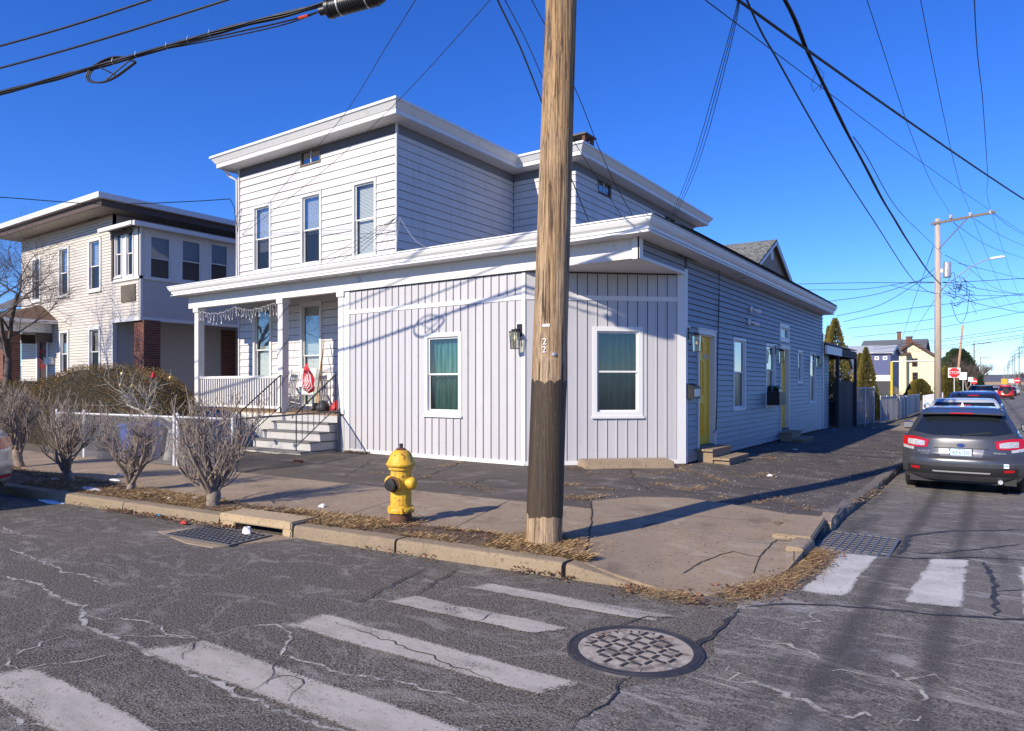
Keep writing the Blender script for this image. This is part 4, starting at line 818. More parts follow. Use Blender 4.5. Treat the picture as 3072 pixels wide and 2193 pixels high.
# ================================================================== NEIGHBOURING AND FAR BUILDINGS
nb_ = thing('house', 'beige two-storey neighbour house with white sunroom and brick porch columns', 'house', (-27, 13, .1))
NF = WF((-31.8, 11.5), (1, 0)); NL = 7.37; NT = 7.45
SPX = -22.63; SF = WF((-24.43, 11.5), (1, 0)); SS = WF((SPX, 11.5), (0, 1))
def np_(wf, u0, v0, u1, v1): a, zt = wf.pix(u0, v0); b, _ = wf.pix(u1, v0); _, zb = wf.pix(u0, v1); return (a, b, zb, zt)
nops = [np_(NF, 98, 776, 125, 908), np_(NF, 178, 744, 210, 894), np_(NF, 267, 720, 306, 878), np_(NF, 181, 992, 209, 1128), np_(NF, 268, 982, 304, 1125)]; dr = np_(NF, 111, 1000, 148, 1150)
wl = part('front_wall', nb_); wallback(NF, 0, NL, .1, NT, [(o[0]+.03, o[1]-.03, o[2]+.03, o[3]-.03) for o in nops+[dr]], backing, wl); lap(NF, 0, NL, .5, NT, .1, nops+[dr], sid_beige, wl, proud=.02, joined=True, gap=.012)
for o in nops: window(NF, *o, nb_, style='halfblind', trim=.10, proud=.05, gl=glass2, low=screen, blind_to=.5)
for u0, v0, u1, v1 in ((94, 688, 120, 714), (266, 632, 300, 664)): q = np_(NF, u0, v0, u1, v1); m = MB(); NF.box(m, *q, .02, .05); m.build('attic_vent', mk('brown_trim', (.085, .055, .04), .6), nb_)
brownt = MATS['brown_trim']
d = part('door', nb_); m = MB(); a, b, c, e = dr
for q in ((a, a+.14, c, e), (b-.14, b, c, e), (a+.14, b-.14, e-.14, e)): NF.box(m, *q, -.05, .05)
m.build('casing', white, d); m = MB(); NF.box(m, a+.14, b-.14, c, e-.14, -.1, -.06); m.build('leaf', mk('dark_door', (.05, .03, .025), .5), d)
wr = thing('wreath', 'red wreath hung on the brown door of the beige house', 'wreath', NF.p((a+b)/2, e-1.0)); m = MB(); rr = random.Random(3)
for k in range(140):
    t = rr.random()*6.28; c0 = NF.p((a+b)/2+.26*math.cos(t)+rr.gauss(0, .03), e-.95+.26*math.sin(t)+rr.gauss(0, .03)-(.25*rr.random() if math.sin(t) < -.5 else 0), .0+.05*rr.random()); m.quad(c0, c0+V(.05, .0, .03), c0+V(.03, -.02, .07))
m.build('leaves', mk('wreath_red', (.35, .015, .02), .6), wr, recalc=False)
# sunroom on the second floor
zs0 = PX(420, 958, SPX).z if False else SF.pix(420, 958)[1]; zs1 = SF.pix(420, 676)[1]; SL = 1.8
wl = part('sunroom_front', nb_); so = [np_(SF, 346, 690, 367, 834), np_(SF, 379, 686, 402, 832)]; zsill = SF.pix(380, 838)[1]
wallback(SF, 0, SL, zs0, zs1, [(o[0]+.02, o[1]-.02, o[2]+.02, o[3]-.02) for o in so], white, wl); lap(SF, .02, SL-.06, zs0+.08, zsill-.06, .1, [], sid_beige, wl, proud=.02, joined=True, gap=.012)
for o in so: window(SF, *o, nb_, style='blind', trim=.05, proud=.03, gl=glass, low=screen)
m = MB(); SF.box(m, .02, .12, zsill, zs1-.1, .03, .06); SF.box(m, .02, 1.4, zs1-.18, zs1-.02, .03, .05); m.build('rotten_trim', brownt, nb_); m = MB(); SF.box(m, 0, SL+.02, zsill-.05, zsill+.04, .0, .05); m.build('sill_band', white, nb_); m = MB(); SF.box(m, -.02, SL+.03, zs0-.03, zs0+.08, .0, .04); m.build('base_band', white, nb_)
q = np_(SF, 367, 858, 409, 908); m = MB(); SF.box(m, *q, .02, .05); m.build('plywood_patch', wood_grey, nb_)
wl = part('sunroom_side', nb_); ss = [np_(SS, 446, 700, 516, 838), np_(SS, 541, 712, 607, 845), np_(SS, 628, 723, 688, 850), np_(SS, 708, 735, 760, 855)]; L2 = 8.4
wallback(SS, 0, L2, zs0, zs1, [(o[0]+.03, o[1]-.03, o[2]+.03, o[3]-.03) for o in ss], white, wl); lap(SS, .06, L2, zs0+.08, zsill-.06, .1, [], mk('beige_siding_shaded', (.50, .48, .46), .6), wl, proud=.022, joined=True, gap=.012)  # duller copy of the beige, shade put into the colour on this side
m = MB(); SS.box(m, -.02, L2, zsill-.05, zsill+.05, .0, .05); SS.box(m, -.02, .07, zs0-.03, zs1, .0, .05); SS.box(m, 0, L2, zs0-.03, zs0+.08, 0, .04); m.build('bands', white, nb_)
for o in ss: window(SS, *o, nb_, style='blind', trim=.06, proud=.03, gl=glass2, low=screen, sill=False)
rfn = part('roof', nb_); m = MB(); m.prism([(-24.6, 11.2), (SPX+.3, 11.2), (SPX+.3, 20.2), (-24.6, 20.2)], zs1+.02, zs1+.09); m.build('sunroom_roof', roofm, rfn); m = MB(); m.box(SPX+.22, SPX+.34, 11.15, 20.2, zs1-.08, zs1+.06); m.box(-24.62, SPX+.219, 11.1, 11.2, zs1-.06, zs1+.06); m.build('sunroom_gutter', white, rfn)
wl = part('side_wall', nb_); NS = WF((-24.43, 11.5), (0, 1)); wallback(NS, 0, 9, .1, NT, [], MATS['beige_siding_shaded'], wl); LWn = WF((-31.8, 20.5), (0, -1)); wallback(LWn, 0, 9, .1, NT, [], sid_beige, wl, name='left'); NBk = WF((-24.43, 20.5), (-1, 0)); wallback(NBk, 0, 7.37, .1, NT, [], sid_beige, wl, name='rear')
# recess under the sunroom: porch with brick columns
for (u0, u1, y) in ((402, 446, 11.55), (640, 690, 15.5)):
    c = part('brick_column', nb_); a = PY(u0, 1000, y).x; brickstack(a, a+.62, y, y+.55, .1, zs0-.02, c, bl=.21, bh=.075)
m = MB(); m.box(-24.4, SPX, 11.55, 19.5, .1, .75); m.build('porch_base', conc, nb_); m = MB(); m.box(-24.4, SPX-.05, 18.9, 19.0, .75, zs0); m.build('porch_end', sid_beige, nb_)
m = MB(); m.box(SPX-.06, SPX, 16.2, 20, .75, zs0-.04); m.build('porch_screen', MATS['beige_siding_shaded'], nb_)
# main eave: brown boxed soffit with white gutter
m = MB(); m.box(-32.4, -23.44, 10.72, 21.1, 7.46, 7.50); m.build('soffit', mk('tan_soffit', (.36, .31, .26), .6, over=[(3, 3, .4, .8, (.3, .25, .2), .5)]), rfn); m = MB(); m.box(-32.45, -23.38, 10.66, 10.72, 7.40, 7.70); m.box(-23.44, -23.38, 10.721, 21.1, 7.40, 7.70); m.build('fascia', brownt, rfn)
m = MB(); m.box(-32.6, -23.22, 10.50, 10.66, 7.62, 7.80); m.box(-23.38, -23.22, 10.661, 21.1, 7.62, 7.80); m.build('gutter', white, rfn); m = MB(); m.hexa([(-32.5, 10.66, 7.70), (-23.38, 10.66, 7.70), (-23.38, 21.2, 7.70), (-32.5, 21.2, 7.70), (-30, 14, 8.5), (-26.5, 14, 8.5), (-26.5, 18, 8.5), (-30, 18, 8.5)]); m.build('roofing', roofm, rfn)
# entry porch at the far left
ep = part('entry_porch', nb_); q = PY(174, 966, 11.5); ex1, ez = q.x, q.z; ey0 = PX(-6, 950, ex1).y; e0 = ex1-3.6
brickstack(ex1-1.0, ex1-.45, ey0+.3, ey0+.85, .1, ez-.42, ep, bl=.22, bh=.078)
m = MB(); m.box(e0, ex1-.35, ey0+.25, ey0+.5, ez-.40, ez-.08); m.build('beam', white, ep); m = MB(); m.box(ex1-.6, ex1-.35, ey0+.501, 11.45, ez-.40, ez-.08); m.build('beam', white, ep); m = MB(); m.box(e0-.1, ex1, ey0, 11.49, ez-.08, ez+.05); m.build('eave', trimw, ep)
m = MB(); xm = ex1-1.7; m.raw([(e0-.1, ey0, ez+.05), (ex1, ey0, ez+.05), (ex1, 11.49, ez+.05), (e0-.1, 11.49, ez+.05), (xm+.3, 11.49, ez+.72), (xm-.6, 11.49, ez+.72)], [(0, 1, 4, 5), (1, 2, 4), (0, 5, 3)]); m.build('roofing', mk('brown_shingles', (.13, .075, .05), .9, over=[(10, 4, .45, .65, (.07, .045, .035), .8, (1, 1, 3)), (30, 3, .5, .7, (.2, .13, .09), .5)], bump=[(40, .5, .01)]), ep, recalc=False)
for x in (ex1-1.9, ex1-.5): m = MB(); m.hexa([(x, 11.0, ez-.75), (x+.08, 11.0, ez-.75), (x+.08, 11.47, ez-.75), (x, 11.47, ez-.75), (x, 10.95, ez-.41), (x+.08, 10.95, ez-.41), (x+.08, 11.47, ez-.41), (x, 11.47, ez-.41)]); m.build('bracket', brownt, ep)
m = MB(); NF.box(m, NL-.02, NL+.06, .1, zs0, -.1, .03); m.build('corner_post', white, nb_)
mbx = thing('mailbox', 'white wall mailbox beside the brown door of the beige house', 'mailbox', NF.p(*NF.pix(155, 1080), 0)); q = np_(NF, 146, 1076, 166, 1094); m = MB(); NF.box(m, *q, .02, .16); m.build('box', white, mbx, bevel=.01); m = MB(); NF.box(m, q[0]-.02, q[1]+.02, q[3], q[3]+.03, .02, .19); m.build('lid', white, mbx)
# teal house behind it, far left
th = thing('house', 'teal house with dark roof behind the bare tree at the left edge', 'house', (-46, 22, .1)); tealm = mk('teal_siding', (.20, .42, .46), .7, over=[(3, 3, .4, .8, (.26, .46, .5), .5)], bump=[(30, .2, .01, (.01, .01, 1))])
m = MB(); m.box(-52, -41, 17, 27, .1, 6.2); m.build('wall', tealm, th); m = MB(); m.raw([(-52.4, 16.6, 6.2), (-40.6, 16.6, 6.2), (-40.6, 22, 9.4), (-52.4, 22, 9.4), (-40.6, 27.4, 6.2), (-52.4, 27.4, 6.2)], [(0, 1, 2, 3), (3, 2, 4, 5)]); m.build('roof', roofm, th, recalc=False)
m = MB(); m.quad((-41.01, 17, 6.2), (-41.01, 27, 6.2), (-41.01, 22, 9.3)); m.build('gable', white, th, recalc=False)
for x in (-50, -47.2, -44.4):
    for z in (1.4, 4.2): w_ = window(WF((-52, 17), (1, 0)), x+52, x+53, z, z+1.5, th, style='none', trim=.1)

def simple_house(name, label, cat, X0, X1, Y0, Y1, z0, zw, zr, ridge, wallm, roofmt, wins=(), over=.4, trim=None, gables=True):
    """gabled house with proper walls; ridge 'x' or 'y'"""
    t = thing(name, label, cat, ((X0+X1)/2, (Y0+Y1)/2, z0)); trim = trim or white
    m = MB(); m.box(X0, X1, Y0, Y1, z0, zw); m.build('wall', wallm, t); r = part('roof', t)
    if ridge == 'x':
        ym = (Y0+Y1)/2; sl = (zr-zw)/(ym-Y0); a = zw-over*sl; th_ = .14
        for s, ya, yb in ((0, Y0-over, ym), (1, Y1+over, ym)):
            m = MB(); m.hexa([(X0-over, ya, a), (X1+over, ya, a), (X1+over, yb, zr), (X0-over, yb, zr), (X0-over, ya, a+th_), (X1+over, ya, a+th_), (X1+over, yb, zr+th_), (X0-over, yb, zr+th_)]); m.build('slope', roofmt, r)
        for x in (X1+over-.02, X0-over+.02):
            m = MB(); m.hexa([(x-.03, Y0-over, a-.16), (x+.03, Y0-over, a-.16), (x+.03, ym, zr-.16), (x-.03, ym, zr-.16), (x-.03, Y0-over, a+.02), (x+.03, Y0-over, a+.02), (x+.03, ym, zr+.02), (x-.03, ym, zr+.02)]); m.hexa([(x-.03, ym, zr-.16), (x+.03, ym, zr-.16), (x+.03, Y1+over, a-.16), (x-.03, Y1+over, a-.16), (x-.03, ym, zr+.02), (x+.03, ym, zr+.02), (x+.03, Y1+over, a+.02), (x-.03, Y1+over, a+.02)]); m.build('rake', trim, r)
        m = MB(); m.hexa([(X0, Y0, zw), (X1, Y0, zw), (X1, Y1, zw), (X0, Y1, zw), (X0, ym-.01, zr-.01), (X1, ym-.01, zr-.01), (X1, ym+.01, zr-.01), (X0, ym+.01, zr-.01)]); m.build('gable', wallm, t)
    else:
        xm = (X0+X1)/2; sl = (zr-zw)/(xm-X0); a = zw-over*sl; th_ = .14
        for xa in (X0-over, X1+over):
            m = MB(); m.hexa([(xa, Y0-over, a), (xm, Y0-over, zr), (xm, Y1+over, zr), (xa, Y1+over, a), (xa, Y0-over, a+th_), (xm, Y0-over, zr+th_), (xm, Y1+over, zr+th_), (xa, Y1+over, a+th_)]); m.build('slope', roofmt, r)
        y = Y0-over+.02
        for xa in (X0-over, X1+over): m = MB(); m.hexa([(xa, y-.04, a-.2), (xm, y-.04, zr-.2), (xm, y+.03, zr-.2), (xa, y+.03, a-.2), (xa, y-.04, a+.02), (xm, y-.04, zr+.02), (xm, y+.03, zr+.02), (xa, y+.03, a+.02)]); m.build('rake', trim, r)
        m = MB(); m.hexa([(X0, Y0, zw), (X1, Y0, zw), (X1, Y1, zw), (X0, Y1, zw), (xm-.01, Y0, zr-.01), (xm+.01, Y0, zr-.01), (xm+.01, Y1, zr-.01), (xm-.01, Y1, zr-.01)]); m.build('gable', wallm, t)
    for wf, a, b, c, d, mt_ in wins:
        w_ = part('window', t); m = MB(); tt = .1
        for q in ((a, a+tt, c, d), (b-tt, b, c, d), (a+tt, b-tt, d-tt, d), (a+tt, b-tt, c, c+tt), (a+tt, b-tt, (c+d)/2-.04, (c+d)/2+.04)): wf.box(m, *q, .0, .05)
        m.build('frame', mt_, w_); m = MB(); m.quad(*[wf.p(x, z, .015) for x, z in ((a+tt, c+tt), (b-tt, c+tt), (b-tt, d-tt), (a+tt, d-tt))]); m.build('pane', winglass, w_, recalc=False)
    return t
winglass = mk('dark_window_glass', (.02, .025, .03), .08, spec=.8)
tan_sid = mk('tan_siding', (.30, .24, .18), .7, over=[(3, 3, .4, .8, (.25, .2, .15), .5)])
# shingled gable house rising behind the wing
GH = simple_house('house', 'tan house with grey shingled gable roof rising behind the grey wing', 'house', -22, -10.25, 36.9, 44.1, -.1, 7.95, 9.75, 'x', tan_sid, shingle_g, over=.3)
gw = WF((-10.25, 36.9), (0, 1)); lap(gw, .15, 7.05, 7.4, 9.75, .14, [], tan_sid, GH, joined=True, proud=.03) if False else None
M_ = MB()
for k in range(16):
    z = 7.5+k*.14; hw = 3.6*(1-(z-7.95)/1.8) if z > 7.95 else 3.6
    if hw > .1: gw.box(M_, 3.6-hw, 3.6+hw, z, z+.125, 0, .03)
M_.build('gable_siding', tan_sid, GH, kind='stuff'); m = MB(); gw.box(m, 3.35, 3.85, 8.75, 9.3, .03, .06); m.build('gable_vent', white, GH)
M_ = MB()
for r_ in range(18):       # shingle courses on the slope that faces the camera
    t0 = r_/18
    for c_ in range(42):
        x0 = -22.2+c_*.29+(.14 if r_ % 2 else 0); w_ = .27 if rng.random() > .35 else .2
        p = lambda t: (lerp(36.6, 40.5, t), lerp(7.8, 9.75, t)+.143)
        (ya, za), (yb, zb) = p(t0), p(t0+1/18); h_ = .012+.014*rng.random()
        M_.hexa([(x0, ya, za-.01), (x0+w_, ya, za-.01), (x0+w_, yb, zb-.01), (x0, yb, zb-.01), (x0, ya, za+h_), (x0+w_, ya, za+h_), (x0+w_, yb, zb+.002), (x0, yb, zb+.002)])
M_.build('shingles', mk('shingle_pieces', (.17, .18, .165), .95, over=[(3.2, 2, .42, .58, (.08, .085, .08), .9), (5, 2, .5, .6, (.24, .24, .22), .7)]), GH, kind='stuff')
# annex and carport
ax = part('rear_annex', house); AW_ = WF((-5.12, 26.45), (0, 1)); m = MB(); AW_.box(m, 0, 2.1, -.1, 3.0, -.3, 0); m.build('backing', backing, ax); lap(AW_, .0, 2.08, .05, 3.0, .117, [], sid_grey, ax, proud=.026, gap=.01)
cp = thing('carport', 'lean-to carport with corrugated roof and dark posts beyond the grey wing', 'carport', (-6.5, 30, -.05)); z1 = 3.02
M_ = MB(); n = 60
for k in range(n): y0 = 26.5+k*(6.6/n); y1 = y0+6.6/n; f = lambda y: .03*math.sin(y*24); M_.quad((-4.75, y0, z1+.12+f(y0)-.0*k), (-4.75, y1, z1+.12+f(y1)), (-8.6, y1, z1+.6+f(y1)), (-8.6, y0, z1+.6+f(y0)))
M_.build('roof_sheet', galv, cp, recalc=False); m = MB(); m.box(-4.88, -4.80, 26.55, 29.5, z1-.24, z1+.06); m.build('fascia', white, cp); m = MB(); m.box(-4.88, -4.80, 29.5, 33.1, z1-.24, z1+.06); m.box(-8.5, -4.881, 33.0, 33.1, z1-.24, z1+.1); m.box(-8.5, -4.881, 29.5, 29.58, z1-.2, z1+.1); m.build('beam', mk('dark_timber', (.035, .032, .032), .8, bump=[(12, .3, .01, (1, 8, 8))]), cp)
dkt = MATS['dark_timber']
for y in (28.75, 32.95): m = MB(); m.box(-4.9, -4.79, y, y+.11, -.15, z1-.24); m.build('post', dkt, cp)
fg = thing('plank_fence', 'dark weathered plank gate and fence under the carport', 'fence', (-4.9, 31, -.1)); dkw = mk('dark_weathered_plank', (.055, .05, .048), .9, rnd=.35, over=[(5, 5, .45, .7, (.10, .092, .085), .6, (8, 8, .4))], bump=[(10, .4, .01, (6, 6, .4))])
for k in range(30):
    y = 28.9+k*.145; m = MB(); h = 1.78+rng.uniform(-.04, .05); m.box(-4.94+rng.uniform(-.01, .01), -4.91, y, y+.135, -.12, h); m.build('plank', dkw, fg)
m = MB(); m.box(-5.0, -4.945, 28.8, 33.2, .2, .3); m.box(-5.0, -4.945, 28.8, 33.2, 1.4, 1.5); m.build('stringer', dkw, fg)
# houses beyond
blue_sid = mk('pale_blue_siding', (.42, .47, .55), .7, bump=[(26, .25, .02, (.01, .01, 1))]); green_rf = mk('green_shingles', (.06, .16, .11), .9, over=[(8, 4, .4, .7, (.1, .22, .16), .7), (20, 3, .5, .7, (.04, .1, .07), .6)])
gy = 52.0
simple_house('house', 'pale blue house with green shingled gable roof beyond the carport', 'house', -22, -11.4, 46.5, 52.5, -.2, 5.7, 7.9, 'x', blue_sid, green_rf, over=.5)
simple_house('garage', 'low green-roofed garage between the arborvitae', 'garage', -16, -9.2, 54, 59, -.2, 3.1, 4.5, 'x', white, green_rf, over=.4)
navy = mk('blue_siding', (.07, .085, .20), .6, over=[(6, 3, .55, .7, (.16, .19, .33), .5, (1, 1, 4))], bump=[(20, .2, .02, (.01, .01, 1))])
yb = 92.0; xs_ = [(-.5703+(u-1536)/2073*.8214)/(.8214+(u-1536)/2073*.5703) for u in (2590, 2672)]
BF = WF((xs_[0]*yb, yb), (1, 0)); bl = (xs_[1]-xs_[0])*yb
bz0, bz1 = PY(2630, 1118, yb).z, PY(2672, 1058, yb).z
bhs = simple_house('house', 'blue boxy house with pale roof left of the yellow house', 'house', xs_[0]*yb-6, xs_[1]*yb, yb, yb+9, -.2, bz1, bz1+1.0, 'x', navy, mk('pale_roof', (.42, .44, .46), .7), over=.3, wins=[(BF, bl*.42, bl*.58, bz0+1.5, bz1-.4, white), (BF, bl*.72, bl*.88, bz0+1.5, bz1-.4, white)])
m = MB(); BF.box(m, -6, bl+.05, bz0-1.0, bz0-.3, .0, .12); m.build('porch_band', white, bhs); m = MB(); BF.box(m, -6, bl, -.2, bz0-1.0, .0, .06); m.build('painted_porch_shade', backing, bhs)  # dark sheet standing in for the shade under the porch
yel = mk('pale_yellow_siding', (.70, .65, .42), .7, bump=[(20, .15, .02, (.01, .01, 1))]); brn = mk('brown_eave', (.10, .045, .03), .7); rs = [(-.5703+(u-1536)/2073*.8214)/(.8214+(u-1536)/2073*.5703) for u in (2672, 2806, 2718, 2735)]
yy = 112.0; YW = WF((rs[0]*yy, yy), (1, 0)); yl = (rs[1]-rs[0])*yy; yt = PY(2806, 1066, yy).z; ypk = PY(2715, 1026, yy).z
def yp(u0, v0, u1, v1): a, zt = YW.pix(u0, v0); b, _ = YW.pix(u1, v0); _, zb = YW.pix(u0, v1); return (YW, a, b, zb, zt, brn)
yh = simple_house('house', 'pale yellow gabled house with brown trim behind the far utility pole', 'house', rs[0]*yy, rs[1]*yy, yy, yy+12, .3, yt, ypk, 'y', yel, brn, over=.45, trim=brn, wins=[yp(2708, 1043, 2722, 1061), yp(2736, 1075, 2753, 1100), yp(2737, 1117, 2754, 1142)])
m = MB(); m.box(rs[0]*yy-.3, YW.pix(2722, 1100)[0]+rs[0]*yy, yy-1.6, yy-.02, .3, PY(2700, 1066, yy).z); m.build('bay', yel, yh); m = MB(); m.box(rs[0]*yy-.5, YW.pix(2733, 1100)[0]+rs[0]*yy, yy-1.9, yy-.02, PY(2700, 1066, yy).z, PY(2700, 1060, yy).z); m.build('bay_roof', brn, yh); m = MB(); m.box(rs[0]*yy-.05, rs[1]*yy+.05, yy-.05, yy+12, -.3, .5); m.build('foundation', brick, yh)
simple_house('house', 'grey-roofed white house with brick chimneys behind the yellow house', 'house', rs[0]*150-5, rs[1]*150-2, 150, 162, -.2, PY(2620, 1050, 150).z, PY(2620, 1018, 150).z, 'x', white, mk('grey_roof', (.13, .135, .14), .9), over=.5)
for u0, u1, v0, yq in ((2691, 2702, 997, 156), (2718, 2735, 1012, 118)):
    a = PY(u0, v0, yq); b = PY(u1, v0, yq); c = thing('chimney', 'tall red brick chimney on the grey roof' if yq > 130 else 'short wide red brick chimney on the yellow house roof', 'chimney', (a.x, yq, a.z-3)); m = MB(); m.box(a.x, b.x, yq, yq+.9, a.z-3, a.z); m.build('stack', brick, c); m = MB(); m.box(a.x-.1, b.x+.1, yq-.1, yq+1, a.z, a.z+.15); m.build('cap', conck, c)
bm_ = thing('building', 'distant low red brick building behind the stop sign', 'building', (-12, 170, 0)); a = PY(2830, 1096, 170); b = PY(2905, 1096, 170); m = MB(); m.box(a.x, b.x, 170, 190, -.3, a.z); m.build('wall', mk('dull_brick', (.13, .06, .045), .9), bm_); m = MB(); m.box(a.x-.2, b.x+.2, 169.8, 190, a.z, a.z+.3); m.build('parapet', conck, bm_)
# hill and far bridge deck
hm = mk('winter_hill', (.10, .095, .11), .95, over=[(.02, 5, .4, .7, (.16, .15, .17), .8), (.1, 4, .5, .7, (.22, .21, .22), .5)])
m = MB(); m.grid(lambda a, b: ((lambda x: (x, 900+b*260, -1+ (b)*.42*(30+14*math.sin(x*.006+1)+9*mnoise.noise((x*.01, 3, 1)))))(-700+a*1500)), 80, 5); tag(m.build('hill', hm, smooth=True, recalc=False), kind='structure')
br = thing('bridge', 'pale concrete overpass crossing far down the right street', 'bridge', (3, 420, 4)); p0 = PY(2935, 1146, 420); p1 = PY(2990, 1146, 420); m = MB(); m.box(p0.x-30, p1.x+40, 420, 428, p0.z-1.4, p0.z); m.build('deck', conc, br)
for x in (p0.x-4, p1.x+3): m = MB(); m.box(x, x+1.2, 421, 427, -.5, p0.z-1.4); m.build('pier', conc, br)
# ================================================================== STREET OBJECTS
# ---- main utility pole
pb = V(-3.55, 5.64, 0); pt = V(-3.25, 5.87, 11.6)
pole = thing('utility_pole', 'large weathered wooden utility pole with dark painted band at the corner', 'utility pole', (pb.x, pb.y, .1))
def polemat():
    m = mk('pole_wood', (.44, .27, .125), .85, over=[(4, 6, .42, .60, (.22, .125, .055), .9, (5, 5, .16)), (1.2, 4, .45, .62, (.50, .37, .24), .8, (2.2, 2.2, .22)), (7, 6, .55, .60, (.05, .03, .018), .95, (5, 5, .13)), (1.0, 5, .52, .66, (.25, .185, .13), .7, (3, 3, .35)), (11, 6, .57, .63, (.56, .40, .23), .7, (5, 5, .10)), (22, 5, .55, .60, (.07, .042, .024), .8, (6, 6, .12))], bump=[(7, 1.0, .03, (6, 6, .10)), (20, .8, .012, (5, 5, .12))])
    return m
polem = polemat(); band = mk('pole_dark_band', (.060, .038, .020), .6, over=[(3.2, 6, .42, .66, (.026, .017, .010), .8, (5, 5, .18)), (14, 5, .60, .66, (.12, .10, .08), .6, (5, 5, .5))], bump=[(9, 1.0, .012, (6, 6, .18)), (24, .7, .006, (5, 5, .2))])
def pr_(z): return lerp(.176, .118, z/11.6)
def prad(z, t): return pr_(z)*(1+.018*mnoise.noise((math.cos(t)*2.2, math.sin(t)*2.2, z*.35))+.020*mnoise.noise((math.cos(t)*7, math.sin(t)*7, z*.8)))
def pole_seg(z0, z1, jag0, jag1, mt, name, n=64, dz=.1):
    m = MB(); k = max(2, int((z1-z0)/dz))
    for j in range(k+1):
        for q in range(n):
            t = 2*math.pi*q/n; z = lerp(z0, z1, j/k)
            if j == 0: z += jag0*mnoise.noise((math.cos(t)*3, math.sin(t)*3, 4))
            if j == k: z += jag1*mnoise.noise((math.cos(t)*3, math.sin(t)*3, 9))
            c = pb.lerp(pt, z/11.6); r = prad(z, t); m.v.append((c.x+r*math.cos(t), c.y+r*math.sin(t), z))
    for j in range(k):
        for q in range(n): m.f.append((j*n+q, j*n+(q+1) % n, (j+1)*n+(q+1) % n, (j+1)*n+q)); m.m.append(0)
    m.f.append(tuple(k*n+q for q in range(n))); m.m.append(0)
    return m.build(name, mt, pole, smooth=True, recalc=False)
pole_seg(.0, 11.6, 0, 0, polem, 'shaft', dz=.16)
m = MB(); n = 64; z0, z1 = .40, 1.69; k = 16
for j in range(k+1):
    for q in range(n):
        t = 2*math.pi*q/n; z = lerp(z0, z1, j/k); jg = .035*mnoise.noise((math.cos(t)*2.5, math.sin(t)*2.5, 4 if j else 9))+.02*mnoise.noise((math.cos(t)*9, math.sin(t)*9, 1)); z += jg if j in (0, k) else 0
        c = pb.lerp(pt, z/11.6); r = prad(z, t)+.002; m.v.append((c.x+r*math.cos(t), c.y+r*math.sin(t), z))
for j in range(k):
    for q in range(n): m.f.append((j*n+q, j*n+(q+1) % n, (j+1)*n+(q+1) % n, (j+1)*n+q)); m.m.append(0)
m.build('painted_band', band, pole, smooth=True, recalc=False)
def on_pole(z, ang, off=.003): c = pb.lerp(pt, z/11.6); r = pr_(z)*1.02+off; return V(c.x+r*math.cos(ang), c.y+r*math.sin(ang), z)
angc = math.atan2(-pb.y, -pb.x)      # towards the camera
for z, sx in ((2.215, 0),):
    for k in range(1): m = MB(); a = on_pole(z, angc-.50); b = on_pole(z, angc-.05); m.bar(a, b, .006, .03, (0, 0, 1)); m.build('tag_strip', white, pole, bevel=.003)
for ch, z in (('2', 2.06), ('2', 1.985)):
    a_ = angc-.32; nrm = V(math.cos(a_), math.sin(a_), 0); e_ = V(-math.sin(a_), math.cos(a_), 0); text(ch, .085, on_pole(z, a_, .004), rot_wall(e_, nrm), mk('aluminium_digit', (.7, .7, .7), .4, .3), pole, 'digit', .003)
m = MB(); a_ = angc+.25; m.lathe([(.022, 0), (.022, .006), (.012, .01), (.010, .014)], 12, on_pole(1.94, a_, -.004), (math.cos(a_), math.sin(a_), 0)); m.build('bolt', galv, pole)
m = MB(); m.bar((-3.6, 5.80, 11.0), (-.1, 5.80, 11.1), .1, .12); m.build('crossarm', wood_grey, pole)
for x in (-2.7, -1.45, -.2): m = MB(); m.lathe([(.03, 0), (.05, .03), (.03, .05), (.055, .08), (.03, .1), (.02, .14)], 10, (x, 5.8, 11.12)); m.build('insulator', white, pole)
# ---- hydrant
hp = G(1203, 1572, .12); hyd = thing('fire_hydrant', 'yellow fire hydrant with an open dark side outlet on the verge', 'hydrant', (hp.x, hp.y, .1))
hy = mk('hydrant_yellow', (.70, .42, .03), .55, over=[(6, 6, .48, .62, (.55, .28, .02), .75), (14, 6, .57, .62, (.22, .09, .025), .9), (30, 4, .62, .66, (.06, .035, .02), .9), (3, 4, .55, .7, (.74, .52, .10), .5)], bump=[(40, .25, .004)])
rust = mk('rusted_iron', (.13, .055, .03), .85, over=[(20, 5, .45, .7, (.06, .03, .02), .7), (8, 4, .5, .8, (.2, .09, .045), .6)], bump=[(60, .5, .004)]); blk = mk('outlet_black', (.012, .012, .012), .5)
X, Y = hp.x, hp.y; hz0 = .12
def hl(nm, prof, mt, n=40, rad=None, o=None, ax=(0, 0, 1)): m = MB(); m.lathe(prof, n, o or (X, Y, hz0), ax, rad); return auto_smooth(m.build(nm, mt, hyd), 40)
hl('stub', [(.118, -.1), (.118, .13), (.10, .13)], rust); hl('base_flange', [(.12, .13), (.142, .135), (.146, .15), (.146, .18), (.138, .19), (.12, .192)], hy)
hl('barrel', [(.118, .19), (.116, .22), (.115, .25), (.113, .56), (.115, .60)], hy, 72, lambda r, h, t: r*(1-.035*max(0, math.sin(t*18))*(1 if .24 < h < .57 else 0)))
hl('upper_flange', [(.115, .598), (.136, .605), (.14, .618), (.136, .632), (.15, .638), (.162, .655), (.163, .668), (.150, .69), (.143, .695)], hy)
hl('bonnet', [(.148, .692), (.142, .705), (.139, .715), (.132, .73), (.112, .775), (.085, .805), (.055, .822), (.02, .828)], hy, 72, lambda r, h, t: r*(1+.03*math.sin(t*24)*(1 if .735 < h < .81 else 0)))
hl('bonnet_cap', [(.062, .82), (.05, .832), (.03, .842), (.02, .845)], rust); hl('operating_nut', [(.021, .84), (.023, .885), (.02, .888)], blk, 5)
